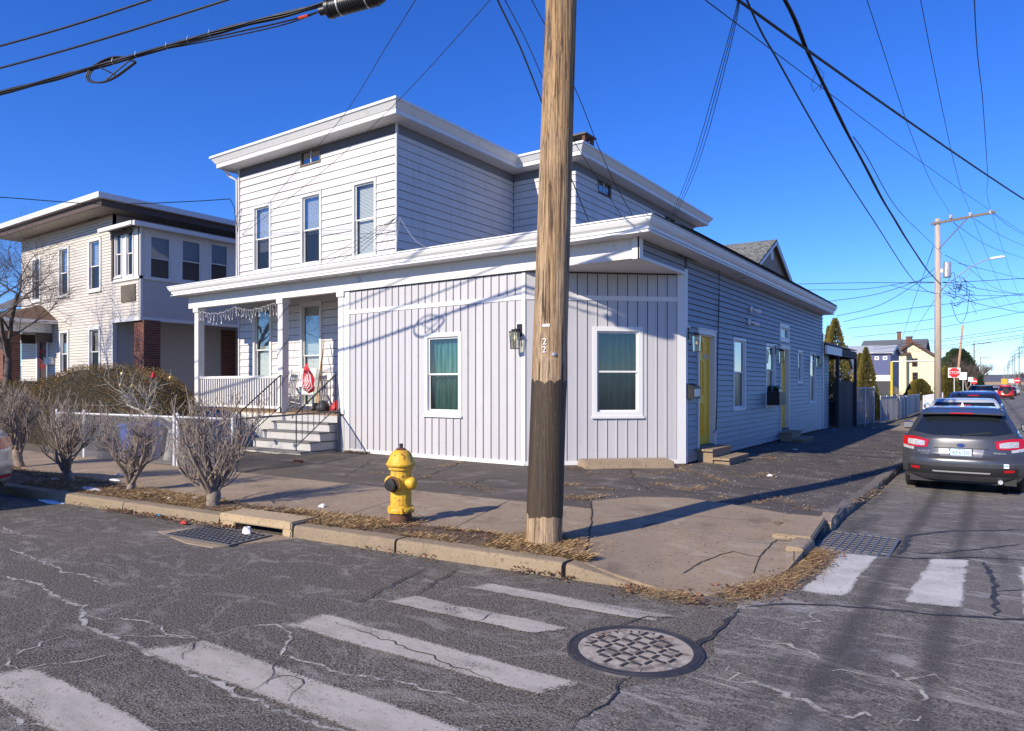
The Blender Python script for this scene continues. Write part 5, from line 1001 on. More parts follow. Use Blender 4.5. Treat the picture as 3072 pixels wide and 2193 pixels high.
fo = Vector((-X, -Y, 0)).normalized(); ro = Vector((-fo.y, fo.x, 0)); zb_ = hz0+.455
d1 = (fo*.80-ro*.60).normalized(); d2 = (fo*.62+ro*.80).normalized(); d3 = (-fo*.6-ro*.8).normalized()
hl('pumper_nozzle', [(.085, .08), (.083, .135), (.09, .14), (.09, .15)], hy, 32, o=(X, Y, zb_), ax=d1); hl('pumper_ring', [(.088, .15), (.080, .165), (.070, .166)], rust, 32, o=(X, Y, zb_), ax=d1); hl('pumper_thread', [(.066, .16), (.067, .205), (.056, .206)], mk('dark_brass', (.06, .055, .045), .4, .7), 32, o=(X, Y, zb_), ax=d1)
hl('pumper_mouth', [(.055, .2065), (.05, .2075)], blk, 32, o=(X, Y, zb_), ax=d1)
for dd in (d2, d3): hl('hose_nozzle', [(.06, .08), (.06, .125)], hy, 28, o=(X, Y, zb_+.005), ax=dd); hl('hose_cap', [(.055, .125), (.066, .128), (.068, .15), (.06, .175), (.045, .192), (.02, .2)], hy, 28, o=(X, Y, zb_+.005), ax=dd)
for k in range(6): t = k*math.pi/3+.3; c = V(X+.142*math.cos(t), Y+.142*math.sin(t), hz0+.165); m = MB(); m.lathe([(.014, -.03), (.014, .03)], 6, c); m.build('flange_bolt', hy, hyd)
# ---- bare shrubs and trees
bark = mk('shrub_bark', (.25, .195, .15), .9, over=[(20, 4, .45, .7, (.10, .08, .065), .7), (8, 4, .55, .75, (.30, .25, .21), .6)], bump=[(60, .4, .004, (1, 1, .3))])
bark_d = mk('tree_bark', (.12, .095, .078), .9, over=[(14, 4, .45, .7, (.05, .04, .035), .7), (6, 4, .55, .75, (.15, .12, .10), .5)], bump=[(40, .5, .008, (1, 1, .3))])
twig_m = mk('shrub_twigs', (.36, .295, .245), .85, over=[(9, 3, .45, .7, (.17, .11, .085), .8)])
def curve_pts(p, d, L, bend, n, rr, grav=0.0, wob=.12):
    pts = [Vector(p)]; d = Vector(d).normalized()
    for k in range(n):
        d = (d+Vector(bend)*(1/n)+Vector((rr.gauss(0, wob), rr.gauss(0, wob), rr.gauss(0, wob)))/n+V(0, 0, grav/n)).normalized(); pts.append(pts[-1]+d*(L/n))
    return pts, d
def shrub(base, H, W, seed, label, stems=9, name='bare_shrub', trunk=.2, r0=.07, lean=(0, 0), vase=1.0):
    rr = random.Random(seed); b = Vector(base); t = thing(name, label, 'shrub', b, 'bare pruned shrubs along the verge'); tr = MB(); br_ = MB(); tw = MB()
    pts, d = curve_pts(b-V(0, 0, .05), (lean[0]+rr.gauss(0, .2), lean[1]+rr.gauss(0, .2), 1), H*trunk, (0, 0, 0), 5, rr, wob=.5); tr.tube(pts, [r0*1.25, r0, r0*.92, r0*1.05, r0*.95, r0*.7], 9); top = pts[-1]
    for i in range(stems):
        az = i*2.399+rr.gauss(0, .5); out = rr.uniform(.15, 1.25)*vase; dd = V(math.cos(az)*out+lean[0], math.sin(az)*out+lean[1], rr.uniform(.45, 1.0)); L = H*rr.uniform(.30, .62); n = 7
        pts, d = curve_pts(b.lerp(top, rr.uniform(.35, 1)), dd, L, (-math.cos(az)*.25, -math.sin(az)*.25, .95), n, rr, wob=.65); rs0 = rr.uniform(.022, .04); tr.tube(pts, [lerp(rs0, .011, k/n)*rr.uniform(.88, 1.15) for k in range(n+1)], 6)
        for j in range(rr.randint(4, 6)):
            q = pts[rr.randint(2, n)]; a2 = az+rr.gauss(0, 1.4); d2 = V(math.cos(a2)*.8, math.sin(a2)*.8, rr.uniform(.15, 1.1)); p2, e2 = curve_pts(q, d2, H*rr.uniform(.14, .36), (0, 0, .8), 5, rr, wob=.7); r1 = rr.uniform(.008, .014); br_.tube(p2, [lerp(r1, .005, k/5) for k in range(6)], 5, cap=False)
            for k in range(rr.randint(3, 5)):
                q2 = p2[rr.randint(1, 5)]; a3 = a2+rr.gauss(0, 1.6); d3 = V(math.cos(a3)*.55, math.sin(a3)*.55, rr.uniform(.4, 1.7)); hlim = b.z+H*rr.uniform(.82, 1.06)
                L3 = min(H*rr.uniform(.10, .34), max(.05, (hlim-q2.z)*1.15)); p3, e3 = curve_pts(q2, d3, L3, (0, 0, .55), 4, rr, wob=.55); tw.tube(p3, [.0052, .0048, .0044, .0038, .003], 3, cap=False)
                for l in range(rr.randint(1, 3)):
                    q3 = p3[rr.randint(1, 3)]; d4 = V(rr.gauss(0, .7), rr.gauss(0, .7), 1); L4 = min(H*rr.uniform(.05, .18), max(.03, (hlim-q3.z))); p4, _ = curve_pts(q3, d4, L4, (0, 0, .3), 2, rr, wob=.4); tw.tube(p4, [.0042, .0036, .0028], 3, cap=False)
    tr.build('trunk', bark, t, smooth=True, recalc=False); br_.build('branches', bark, t, smooth=True, recalc=False); tw.build('twigs', twig_m, t, smooth=True, recalc=False); return t
shrub((-8.11, 5.03, .13), 1.50, 1.1, 31, 'largest bare shrub on the verge, in front of the porch steps', 13, trunk=.17, r0=.085, lean=(-.12, 0), vase=.95)
shrub((-10.25, 5.03, .13), 1.34, .95, 32, 'bare forked shrub on the verge, second from the storm drain', 9, trunk=.14, r0=.055, lean=(.1, .1), vase=.8)
shrub((-12.0, 5.03, .13), 1.42, .95, 33, 'bare shrub on the verge, right beside the parked silver car', 10, trunk=.22, r0=.06, lean=(.02, .1), vase=.75)
shrub((-14.9, 5.38, .13), 1.60, 1.3, 34, 'bare shrub behind the parked silver car, before the brown hedge', 12, trunk=.25, r0=.08, lean=(-.15, 0), vase=1.05)
def tree(base, H, seed, label, lean=(0, 0), levels=5, r0=.12, spread=.75, name='bare_tree', ratio=.68, nb=(2, 4), mt=None, trunk=.28, parts=None, cat='tree', up=.25, group=None):
    rr = random.Random(seed); t = thing(name, label, cat, base, group); T = MB(); B = MB(); W_ = MB()
    def rec(p, d, L, r, lv):
        n = 5 if lv < 3 else 3; pts, e = curve_pts(p, d, L, (0, 0, up*.5), n, rr, wob=.45); rs_ = [lerp(r, r*.62, k/n) for k in range(n+1)]
        (T if lv < 1 else B if lv < 3 else W_).tube(pts, rs_, 8 if lv < 1 else 5 if lv < 3 else 3, cap=False)
        if lv >= levels: return
        for k in range(rr.randint(*nb)+(2 if lv >= 2 else 0)):
            q = pts[-1] if k == 0 else pts[rr.randint(max(1, n-3), n)]
            ax_ = Vector((rr.gauss(0, 1), rr.gauss(0, 1), rr.gauss(0, .5))).normalized(); nd = (e+ax_*spread*rr.uniform(.6, 1.3)+V(0, 0, up)).normalized(); rec(q, nd, L*ratio*rr.uniform(.75, 1.2), rs_[-1]*rr.uniform(.6, .85), lv+1)
    rec(Vector(base)-V(0, 0, .1), V(lean[0], lean[1], 1), H*trunk, r0, 0); mt = mt or bark_d
    T.build('trunk', mt, t, smooth=True, recalc=False); B.build('limbs', mt, t, smooth=True, recalc=False); W_.build('twigs', mt, t, smooth=True, recalc=False); return t
lt = AT(12, 1150, 21.0); tree((lt.x, lt.y, .1), 8.4, 5, 'dark bare tree in front of the beige house at the left edge', (.42, .10), 6, .16, 1.05, trunk=.30, ratio=.73, nb=(3, 3), up=.12)
lt2 = PY(395, 1200, 8.2); ornament_tree = tree((PY(505, 1250, 7.75).x, 7.75, .1), 3.0, 21, 'small bare lichened tree hung with ornaments beside the porch', (.05, 0), 4, .13, 1.0, name='small_bare_tree', trunk=.30, ratio=.76, nb=(2, 3), mt=mk('lichen_bark', (.40, .37, .32), .9, over=[(12, 4, .45, .65, (.11, .09, .08), .8)]), up=.12)
for k, (u, v, c) in enumerate(((460, 1125, (.5, .02, .03)), (398, 1158, (.45, .33, .1)), (367, 1122, (.5, .42, .25)), (512, 1134, (.45, .33, .1)), (362, 1156, (.4, .3, .12)))):
    p = PY(u, v, 7.45); o = thing('ornament', ['red and white hanging ornament in the small bare tree', 'gold ball ornament lowest in the small bare tree', 'pale gold ornament left in the small bare tree', 'gold ornament near the trunk of the small bare tree', 'star-shaped gold ornament in the small bare tree'][k], 'ornament', p)
    m = MB(); m.lathe([(.005, .05), (.03, .035), (.045, .0), (.03, -.035), (.008, -.05)] if k else [(.005, .07), (.02, .05), (.05, -.03), (.06, -.045), (.01, -.05)], 12, p); auto_smooth(m.build('ball', mk('orn%d' % k, c, .3, .3), o)); m = MB(); m.tube([p+V(0, 0, .05), p+V(0, 0, .18)], .002, 4); m.build('hook', galv, o)
# ---- hedges: clipped yew, many small sprays over a dark core
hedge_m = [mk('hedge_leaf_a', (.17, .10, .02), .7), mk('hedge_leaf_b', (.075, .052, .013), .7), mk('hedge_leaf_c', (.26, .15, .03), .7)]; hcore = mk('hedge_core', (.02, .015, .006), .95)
def hedge(cx_, cy_, rx, ry, z0, h, seed, n, label, p=2.6):
    rr = random.Random(seed); t = thing('hedge', label, 'hedge', (cx_, cy_, z0)); m = MB()
    def surf(th, ph, k=1):
        x = math.copysign(abs(math.cos(th)*math.cos(ph))**(2/p), math.cos(th)*math.cos(ph)); y = math.copysign(abs(math.sin(th)*math.cos(ph))**(2/p), math.sin(th)*math.cos(ph)); z = abs(math.sin(ph))**(2/p)
        b = 1+.05*mnoise.noise((x*3+seed, y*3, z*3)); return V(cx_+x*rx*k*b, cy_+y*ry*k*b, z0+z*h*k*b)
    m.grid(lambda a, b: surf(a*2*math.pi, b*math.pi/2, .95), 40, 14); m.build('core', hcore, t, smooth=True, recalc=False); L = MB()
    for k in range(n):
        th = rr.random()*2*math.pi; ph = math.asin(rr.random()); c = surf(th, ph, rr.uniform(.93, 1.02)); nr = (c-V(cx_, cy_, z0+h*.2)).normalized(); s = rr.uniform(.012, .028); a = nr.orthogonal().normalized(); a.rotate(Matrix.Rotation(rr.random()*6.28, 3, nr)); b = (nr*1.0+a*rr.uniform(.2, 1.2)).normalized(); w_ = nr.cross(a)*s*.35
        L.cur = rr.choice((0, 0, 1, 1, 2)); L.quad(c-w_, c+w_, c+b*s+w_*.6, c+b*s-w_*.6)
    L.build('foliage', hedge_m, t, recalc=False)
hx0, hx1 = PY(105, 1150, 8.8).x, PY(580, 1100, 8.8).x; hz_ = PY(470, 1090, 8.8).z
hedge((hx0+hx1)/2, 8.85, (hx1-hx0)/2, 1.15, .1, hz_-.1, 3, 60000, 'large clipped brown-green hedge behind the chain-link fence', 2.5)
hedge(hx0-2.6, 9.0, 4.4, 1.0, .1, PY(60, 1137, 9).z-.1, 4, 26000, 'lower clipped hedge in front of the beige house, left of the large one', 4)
# ---- chain-link fences
def chain(P0, P1, h, label, mt, posts, z0=.12, pitch=.062, toprail=True, name='chain_link_fence', wr=.0032):
    P0 = Vector((*P0, z0)); P1 = Vector((*P1, z0)); t = thing(name, label, 'fence', P0); e = (P1-P0); L = e.length; e = e/L; M_ = MB(); nz = int(h/(pitch/2)); nx = int(L/pitch)
    nrm = V(-e.y, e.x, 0)
    for i in range(nx+1):
        pts = []
        for k in range(nz+1):
            s = min(L, max(0, i*pitch+(pitch/2 if k % 2 else 0))); pts.append(P0+e*s+V(0, 0, .02+k*(h-.04)/nz)+nrm*(.003 if k % 2 else -.003))
        M_.tube(pts, wr, 3, cap=False)
        pts = []
        for k in range(nz+1):
            s = min(L, max(0, i*pitch-(pitch/2 if k % 2 else 0))); pts.append(P0+e*s+V(0, 0, .02+k*(h-.04)/nz)+nrm*(-.003 if k % 2 else .003))
        M_.tube(pts, wr, 3, cap=False)
    M_.build('mesh', mt, t, recalc=False)
    if toprail: m = MB(); m.tube([P0+V(0, 0, h), P1+V(0, 0, h)], .019, 8); m.build('top_rail', mt, t)
    for s in posts: q = P0+e*(s*L); m = MB(); m.lathe([(.028, -.1), (.028, h+.04), (.032, h+.045), (.02, h+.075), (.004, h+.085)], 12, q); m.build('post', mt, t)
    return t
brightw = mk('bright_zinc_wire', (.62, .63, .64), .5, .1)
dgal = mk('dark_weathered_chainlink', (.12, .12, .125), .6, .4, over=[(20, 3, .5, .8, (.2, .2, .2), .5)])
chain((-16.9, 6.78), (-12.75, 7.12), .93, 'silver chain-link fence in front of the hedge', brightw, (0, .26, 1)); chain((-12.65, 7.13), (-11.1, 7.27), .93, 'chain-link gate panel behind the largest bare shrub', brightw, (0, 1)); chain((-11.05, 7.3), (-12.42, 10.85), .93, 'dark chain-link fence running back to the board-and-batten wall', dgal, (0, 1))
# ---- wall lanterns
lamp_glass = glassmat('lantern_glass', tint=(.9, .88, .75), refl=.12); bulbm = mk('frosted_bulb', (.7, .68, .55), .4)
def lantern(wf, s, z, label, plate=True):
    t = thing('wall_lantern', label, 'wall lamp', wf.p(s, z), 'wall lanterns on the corner house'); m = MB()
    if plate: wf.box(m, s-.09, s+.09, z-.02, z+.30, .022, .036); m.build('back_plate', white, t)
    m = MB(); wf.box(m, s-.055, s+.055, z+.02, z+.26, .036, .06); m.build('mount', blackm, t); m = MB(); wf.box(m, s-.012, s+.012, z+.14, z+.165, .06, .20); m.build('arm', blackm, t); o = .20; m = MB(); b0, b1, t0, t1 = .055, .055, -.21, .10
    for (x, y) in ((-1, -1), (1, -1), (1, 1), (-1, 1)): m.tube([wf.p(s+x*.06, z+t0, o+y*.06), wf.p(s+x*.075, z+t1, o+y*.075)], .007, 4)
    wf.box(m, s-.066, s+.066, z+t0-.012, z+t0, o-.066, o+.066); wf.box(m, s-.085, s+.085, z+t1, z+t1+.012, o-.085, o+.085); wf.box(m, s-.05, s+.05, z+t1+.012, z+t1+.05, o-.05, o+.05); m.build('cage', blackm, t); g_ = MB()
    c = [wf.p(s+x*.058, z+t0, o+y*.058) for x, y in ((-1, 1), (1, 1), (1, -1), (-1, -1))]; d = [wf.p(s+x*.072, z+t1, o+y*.072) for x, y in ((-1, 1), (1, 1), (1, -1), (-1, -1))]
    for k in range(4): g_.quad(c[k], c[(k+1) % 4], d[(k+1) % 4], d[k])
    g_.build('glass', lamp_glass, t, recalc=False); m = MB(); m.lathe([(.012, .06), (.014, .03), (.024, -.02), (.02, -.06), (.006, -.08)], 10, wf.p(s, z, o)); m.build('bulb', bulbm, t); return t
s_, z_ = F1.pix(1541, 1015, .2); lantern(F1, s_+.03, z_+.02, 'black glass lantern on the white vertical siding left of the pole')
for u, v, l in ((2093, 1022, 'black glass lantern beside the nearer yellow door'), (2347, 1065, 'black glass lantern beside the farther yellow door'), (2457, 1083, 'black glass lantern at the far end of the grey wing')): s_, z_ = RW.pix(u, v, .2); lantern(RW, s_-.05, z_, l)
for u, v, l in ((2260, 927, 'white twin flood lamp fixture, upper of two on the grey siding'), (2254, 965, 'white flood lamp fixture, lower of two on the grey siding')):
    s_, z_ = RW.pix(u, v, .1); t = thing('flood_lamp', l, 'flood lamp', RW.p(s_, z_), 'flood lamps on the grey siding'); m = MB(); m.lathe([(.085, .03), (.085, .06), (.05, .08)], 14, RW.p(s_, z_), RW.n); m.build('base', white, t); m = MB(); d_ = (RW.e*.85+RW.n*.45-V(0, 0, .25)).normalized(); m.lathe([(.03, 0), (.035, .1), (.06, .17), (.062, .26), (.05, .262)], 14, RW.p(s_, z_, .08), d_); auto_smooth(m.build('head', white, t))
for u0, u1, v0, v1, l in ((2070, 2092, 1150, 1197, 'black mailbox beside the nearer yellow door'), (2327, 2341, 1157, 1188, 'black mailbox beside the farther yellow door')):
    a, zt = RW.pix(u0, v0, .1); b, _ = RW.pix(u1, v0, .1); _, zb = RW.pix(u0, v1, .1); b = min(b, a+.42); t = thing('mailbox', l, 'mailbox', RW.p(a, zb)); m = MB(); RW.box(m, a, b, zb, zt-.06, .03, .17); m.build('box', blackm, t, bevel=.008); m = MB(); m.hexa([RW.p(a-.01, zt-.10, .19), RW.p(b+.01, zt-.10, .19), RW.p(b+.01, zt-.04, .031), RW.p(a-.01, zt-.04, .031), RW.p(a-.01, zt-.085, .19), RW.p(b+.01, zt-.085, .19), RW.p(b+.01, zt, .031), RW.p(a-.01, zt, .031)]); m.build('lid', blackm, t); m = MB(); RW.box(m, a+.05, b-.05, zb+.05, zb+.2, .171, .18); m.build('flap', galv, t)
o = Wn[1]; t = thing('air_conditioner', 'black window air conditioner in the second side window', 'air conditioner', RW.p(o[0]+.1, 1.12)); m = MB(); RW.box(m, o[0]+.1, o[1]-.1, 1.12, 1.48, -.02, .34); m.build('case', blackm, t, bevel=.01)
for k in range(9): m = MB(); RW.box(m, o[0]+.14, o[1]-.14, 1.15+k*.034, 1.168+k*.034, .34, .346); m.build('louvre', mk('dark_plastic', (.03, .03, .03), .5), t)
for k in range(9): m = MB(); RW.box(m, o[1]-.1, o[1]-.094, 1.15+k*.034, 1.168+k*.034, .05, .3); m.build('side_louvre', galv, t)
t = thing('cable', 'thin dark cable hanging down the grey siding beside the nearer yellow door', 'cable', RW.p(2.0, 1.0)); m = MB(); m.tube([RW.p(*RW.pix(u, v, .05), .05) for u, v in ((1945, 705), (1990, 735), (2050, 770), (2100, 785), (2150, 793), (2157, 800), (2157, 900), (2153, 1050), (2151, 1200), (2148, 1290), (2142, 1297))], .011, 6); m.build('line', wirem, t)
# ---- wooden steps at the side doors, concrete slab under the corner window
def steps(s0, s1, label, zg):
    t = thing('wooden_steps', label, 'steps', RW.p(s0, zg), 'wooden steps under the yellow doors')
    for k, (o0, o1, zt) in enumerate(((.02, .36, .30), (.34, .68, .135))):
        for j in range(2): m = MB(); a = o0+j*(o1-o0)/2; RW.box(m, s0-.08+k*.05, s1+.1+k*.12, zg+zt-.04, zg+zt, a+.004, a+(o1-o0)/2-.004); m.build('tread', wood_new, t)
        for ss in (s0-.02+k*.05, s1+k*.1): m = MB(); RW.box(m, ss, ss+.05, zg-.06, zg+zt-.041, o0+.01, o1-.02); m.build('stringer', wood_new, t)
        m = MB(); RW.box(m, s0+.031+k*.05, s1-.001+k*.1, zg-.05, zg+zt-.041, o1-.04, o1-.022); m.build('riser', wood_new, t)
steps(D1[0], D1[1], 'wooden steps under the nearer yellow door', .06); steps(D2[0], D2[1], 'wooden steps under the farther yellow door', .02)
t = thing('concrete_step', 'low worn concrete step in front of the corner window', 'step', CH.p(1.6, .1)); m = MB(); n = 16
def cst(a, b): return None
m.hexa([CH.p(1.02, .04, .60), CH.p(2.78, .04, .56), CH.p(2.78, .04, .03), CH.p(1.0, .04, .03), CH.p(1.05, .235, .57), CH.p(2.75, .235, .53), CH.p(2.76, .245, .03), CH.p(1.02, .245, .03)]); m.build('block', conc, t, bevel=.02)
# ---- porch contents
def rocking_chair(loc, rz, label):
    t = thing('rocking_chair', label, 'chair', loc, rz=rz); L = dict(parent=t, local=True)
    for sx in (-.27, .27):
        m = MB(); m.tube([(sx, -.42+k*.1, .03+.35*((k-4.2)/9)**2) for k in range(10)], .018, 6); m.build('rocker', white, **L)
        m = MB(); m.tube([(sx, .28, .07), (sx, .30, .62)], .018, 6); m.build('front_leg', white, **L); m = MB(); m.tube([(sx, -.2, .06), (sx, -.22, .4), (sx, -.38, 1.12)], .018, 6); m.build('back_post', white, **L); m = MB(); m.bar((sx, .34, .62), (sx, -.28, .60), .07, .025); m.build('arm', white, **L)
    for k in range(7): m = MB(); y = -.2+k*.075; m.box(-.26, .26, y, y+.06, .40, .42); m.build('seat_slat', white, **L)
    for k in range(7): m = MB(); x = -.21+k*.07; m.bar((x, -.225, .46), (x, -.365, 1.05), .045, .012, (0, 1, 0)); m.build('back_slat', white, **L)
    for z, y in ((.47, -.235), (1.08, -.375)): m = MB(); m.bar((-.28, y, z), (.28, y, z), .03, .08); m.build('back_rail', white, **L)
    return t
rocking_chair((PY(893, 1180, 11.7).x, 11.75, PF), R(195), 'white slatted rocking chair right of the middle porch column'); rocking_chair((PY(818, 1180, 11.8).x, 11.85, PF), R(170), 'white rocking chair behind the porch railing')
q = PY(925, 1150, 11.3); t = thing('flag', 'crumpled red fabric with white rings hanging on the rocking chair', 'flag', q); redm = mk('red_nylon', (.55, .015, .02), .5); whm = mk('white_nylon', (.7, .66, .66), .5); m = MB(); nr, na = 11, 28
for i in range(nr):
    for j in range(na):
        def fp(i, j):
            r = i/nr; a = 2*math.pi*j/na; x = .24*r*math.cos(a)*(1-.35*max(0, math.sin(a))); z = .27*r*math.sin(a)+(.28*r*max(0, math.sin(a))**2); y = -.16*(1-r*r)+.03*math.sin(a*5+r*6)*r; c_, s2 = math.cos(.35), math.sin(.35); return q+V(x*c_-z*s2*.5+.02, y, z*c_+x*s2*.5)
        m.cur = 1 if i in (2, 4, 6, 8) and math.sin(2*math.pi*j/na) < .75 else 0; m.quad(fp(i, j), fp(i+1, j), fp(i+1, j+1), fp(i, j+1))
m.build('cloth', [redm, whm], t, smooth=True, recalc=False)
for k, (u, v0, v1, l) in enumerate(((972, 1020, 1190, 'long-handled broom leaning beside the porch window'), (966, 1060, 1195, 'second broom leaning against the porch wall'))):
    a = PY(u, v0, 12.3); b = PY(u-18, v1+5, 11.75); b.z = PF+.02; t = thing('broom', l, 'broom', b); m = MB(); m.tube([b+V(0, 0, .15), a], .014, 6); m.build('handle', mk('broom_wood', (.42, .22, .07), .5), t); m = MB(); m.hexa([b+V(-.14, -.04, 0), b+V(.14, -.04, 0), b+V(.14, .04, 0), b+V(-.14, .04, 0), b+V(-.05, -.02, .2), b+V(.05, -.02, .2), b+V(.05, .02, .2), b+V(-.05, .02, .2)]); m.build('head', blackm, t)
for k, (x, y, c, l) in enumerate(((-13.1, 11.4, (.4, .02, .02), 'red bundle on the porch floor by the brooms'), (-12.8, 11.6, (.45, .42, .4), 'pale bag on the porch floor by the wing wall'), (-13.5, 11.3, (.03, .03, .035), 'black bag on the porch floor under the flag'))):
    t = thing('bag', l, 'bag', (x, y, PF)); m = MB(); m.lathe([(.10, 0), (.17, .05), (.18, .14), (.10, .24), (.04, .3)], 14, (x, y, PF), rad=lambda r, h, tt: r*(1+.2*mnoise.noise((math.cos(tt)*2+k*3, math.sin(tt)*2, h*8)))); m.build('sack', mk('bag%d' % k, c, .6), t, smooth=True)
t = thing('string_lights', 'white icicle string lights hung under the porch beam', 'string lights', (-17, 10.85, 3.7)); m = MB(); rr = random.Random(4); pts = []; x = xa+.1
while x < x2+.25: pts.append(V(x, 10.86+rr.uniform(-.01, .01), 3.72-.10*abs(math.sin(x*1.9))+rr.uniform(-.03, .02))); x += .05
m.tube(pts, .004, 4); 
for k, p_ in enumerate(pts):
    if k % 2 == 0:
        L_ = rr.choice((.08, .16, .26, .2)); dr_ = [p_]
        for i in range(4): dr_.append(dr_[-1]+V(rr.gauss(0, .012), rr.gauss(0, .008), -L_/4))
        m.tube(dr_, .0035, 3); m.tube([dr_[-1], dr_[-1]-V(0, 0, .05)], .009, 4)
m.build('strand', mk('white_plastic', (.75, .75, .75), .4), t, recalc=False)
t = thing('garland', 'dark string of lights wound around the middle porch column', 'string lights', (XC2, 10.9, 2)); m = MB(); m.tube([V(XC2+.095+.115*max(-1, min(1, 1.4*math.cos(a*.5))), 10.995+.115*max(-1, min(1, 1.4*math.sin(a*.5))), 1.0+a*.068) for a in range(0, 40)], .007, 4); m.build('strand', wirem, t)
# ================================================================== CARS
def interp(tab, z):
    if z <= tab[0][0]: return tab[0][1:]
    for a, b in zip(tab, tab[1:]):
        if z <= b[0]: t = (z-a[0])/(b[0]-a[0]); return tuple(lerp(p, q, t) for p, q in zip(a[1:], b[1:]))
    return tab[-1][1:]
cargl = mk('car_glass', (.012, .016, .018), .04, spec=.9, coat=.6); redlens = mk('tail_lens_red', (.42, .008, .012), .12, coat=.8); clearlens = mk('tail_lens_clear', (.55, .55, .55), .15, .2, coat=.8, over=[(40, 2, .45, .6, (.25, .25, .26), .7)]); blackpl = mk('black_trim_plastic', (.015, .015, .016), .5); tyrem = rubber; rimm = mk('alloy_rim', (.35, .36, .37), .3, .9); chromem = mk('chrome', (.7, .7, .72), .12, 1.0)
def paint(name, c, dirty=.12): return mk(name, c, .28, .35, over=[(2.5, 4, .45, .8, tuple(x*.8 for x in c), .5), (90, 2, .72, .75, (.5, .5, .5), dirty), (5, 4, .55, .8, tuple(min(1, x+.05) for x in c), .4)], coat=.7)
def make_car(name, label, cat, loc, rz, tab, pm, L=4.46, W=.888, wb=(.92, 3.59), kind='hatch', detail=True, group=None, roofz=1.46, gtab=None, tyre=.325, hatch_glass=None, lights='wide', tilt=0):
    """tab: (z, rear y, front y, half width, corner depth) horizontal sections of the lower body; gtab the same for the cabin"""
    t = thing(name, label, cat, loc, group, rz); K = dict(parent=t, local=True); NP = 36
    def ring(z, tb):
        yr, yf, w_, cr_ = interp(tb, z); o = []; h = NP//2
        for k in range(h+1): x = -w_+2*w_*k/h; s = abs(x/w_); o.append((x, yr+cr_*s**3.2, z))
        for k in range(1, 9): o.append((w_, lerp(yr+cr_, yf-cr_*1.3, k/9), z))
        for k in range(h+1): x = w_-2*w_*k/h; s = abs(x/w_); o.append((x, yf-cr_*1.3*s**3.2, z))
        for k in range(1, 9): o.append((-w_, lerp(yf-cr_*1.3, yr+cr_, k/9), z))
        return o
    def loft(tb, zs, nm, mt, top=None, arches=False):
        m = MB(); R_ = [ring(z, tb) for z in zs]; n = len(R_[0])
        for r in R_: m.v += r
        for j in range(len(R_)-1):
            for k in range(n):
                a, b = R_[j][k], R_[j+1][(k+1) % n]; cxm = (a[0]+b[0])/2; cym = (a[1]+b[1])/2; czm = (a[2]+b[2])/2
                if arches and abs(cxm) > W*.8 and any(math.hypot(cym-yw, czm-tyre) < tyre+.045 for yw in wb): continue
                m.f.append((j*n+k, j*n+(k+1) % n, (j+1)*n+(k+1) % n, (j+1)*n+k)); m.m.append(0)
        if top:
            i0 = len(m.v); last = R_[-1]; cxs = sum(p[1] for p in last)/n
            prev = (len(R_)-1)*n
            for (f, dz) in top:
                st_ = len(m.v); m.v += [(p[0]*f, cxs+(p[1]-cxs)*f, p[2]+dz) for p in last]
                for k in range(n): m.f.append((prev+k, prev+(k+1) % n, st_+(k+1) % n, st_+k)); m.m.append(0)
                prev = st_
            m.f.append(tuple(prev+k for k in range(n))); m.m.append(0)
        o = m.build(nm, mt, smooth=True, **K); auto_smooth(o, 42); return o
    def sect(a, b, st=.03): n = max(1, round((b-a)/st)); return [lerp(a, b, k/n) for k in range(n+1)]
    z0 = tab[0][0]; z1 = tab[-1][0]; loft(tab, sect(z0, z1), 'body', pm, [(.9, .015), (.6, .02)], True)
    g0, g1 = gtab[0][0], gtab[-1][0]; loft(gtab, sect(g0, g1), 'cabin', pm, [(.93, roofz-g1-.025), (.75, roofz-g1-.01), (.4, roofz-g1)])
    def Rr(x, z, off=.0):
        tb = gtab if z > g0+.01 else tab; yr, yf, w_, cr_ = interp(tb, z); s = min(1, abs(x/w_)); return (x, yr+cr_*s**3.2-off, z)
    def patch(bot, top, nm, mt, off=.006, n=14, mm=6, parent=None):
        m = MB(); f = lambda a, b: Rr(*(lambda p, q: (lerp(p.x, q.x, b), lerp(p.y, q.y, b)))(poly([(*p_, 0) for p_ in bot], a), poly([(*p_, 0) for p_ in top], a)), off)
        m.grid(f, n, mm); o = m.build(nm, mt, parent or t, smooth=True, local=True, recalc=False); return o
    # underside and wheels
    m = MB(); m.box(-W+.12, W-.12, .25, L-.3, .17, .34); m.build('underbody', blackpl, **K)
    wm = MB(); wm.lathe([(tyre-.07, -.10), (tyre-.015, -.10), (tyre, -.08), (tyre, -.04), (tyre-.008, -.035), (tyre, -.03), (tyre, .03), (tyre-.008, .035), (tyre, .04), (tyre, .08), (tyre-.015, .10), (tyre-.07, .10)], 32, (0, 0, 0), (1, 0, 0)); rmv = MB(); rmv.lathe([(tyre-.075, -.09), (tyre-.075, .07), (.20, .085), (.06, .06), (.03, .075)], 24, (0, 0, 0), (1, 0, 0))
    ty0 = auto_smooth(wm.build('tyre', tyrem)); rim0 = auto_smooth(rmv.build('rim', rimm)); dt, dr_ = ty0.data, rim0.data; bpy.data.objects.remove(ty0); bpy.data.objects.remove(rim0)
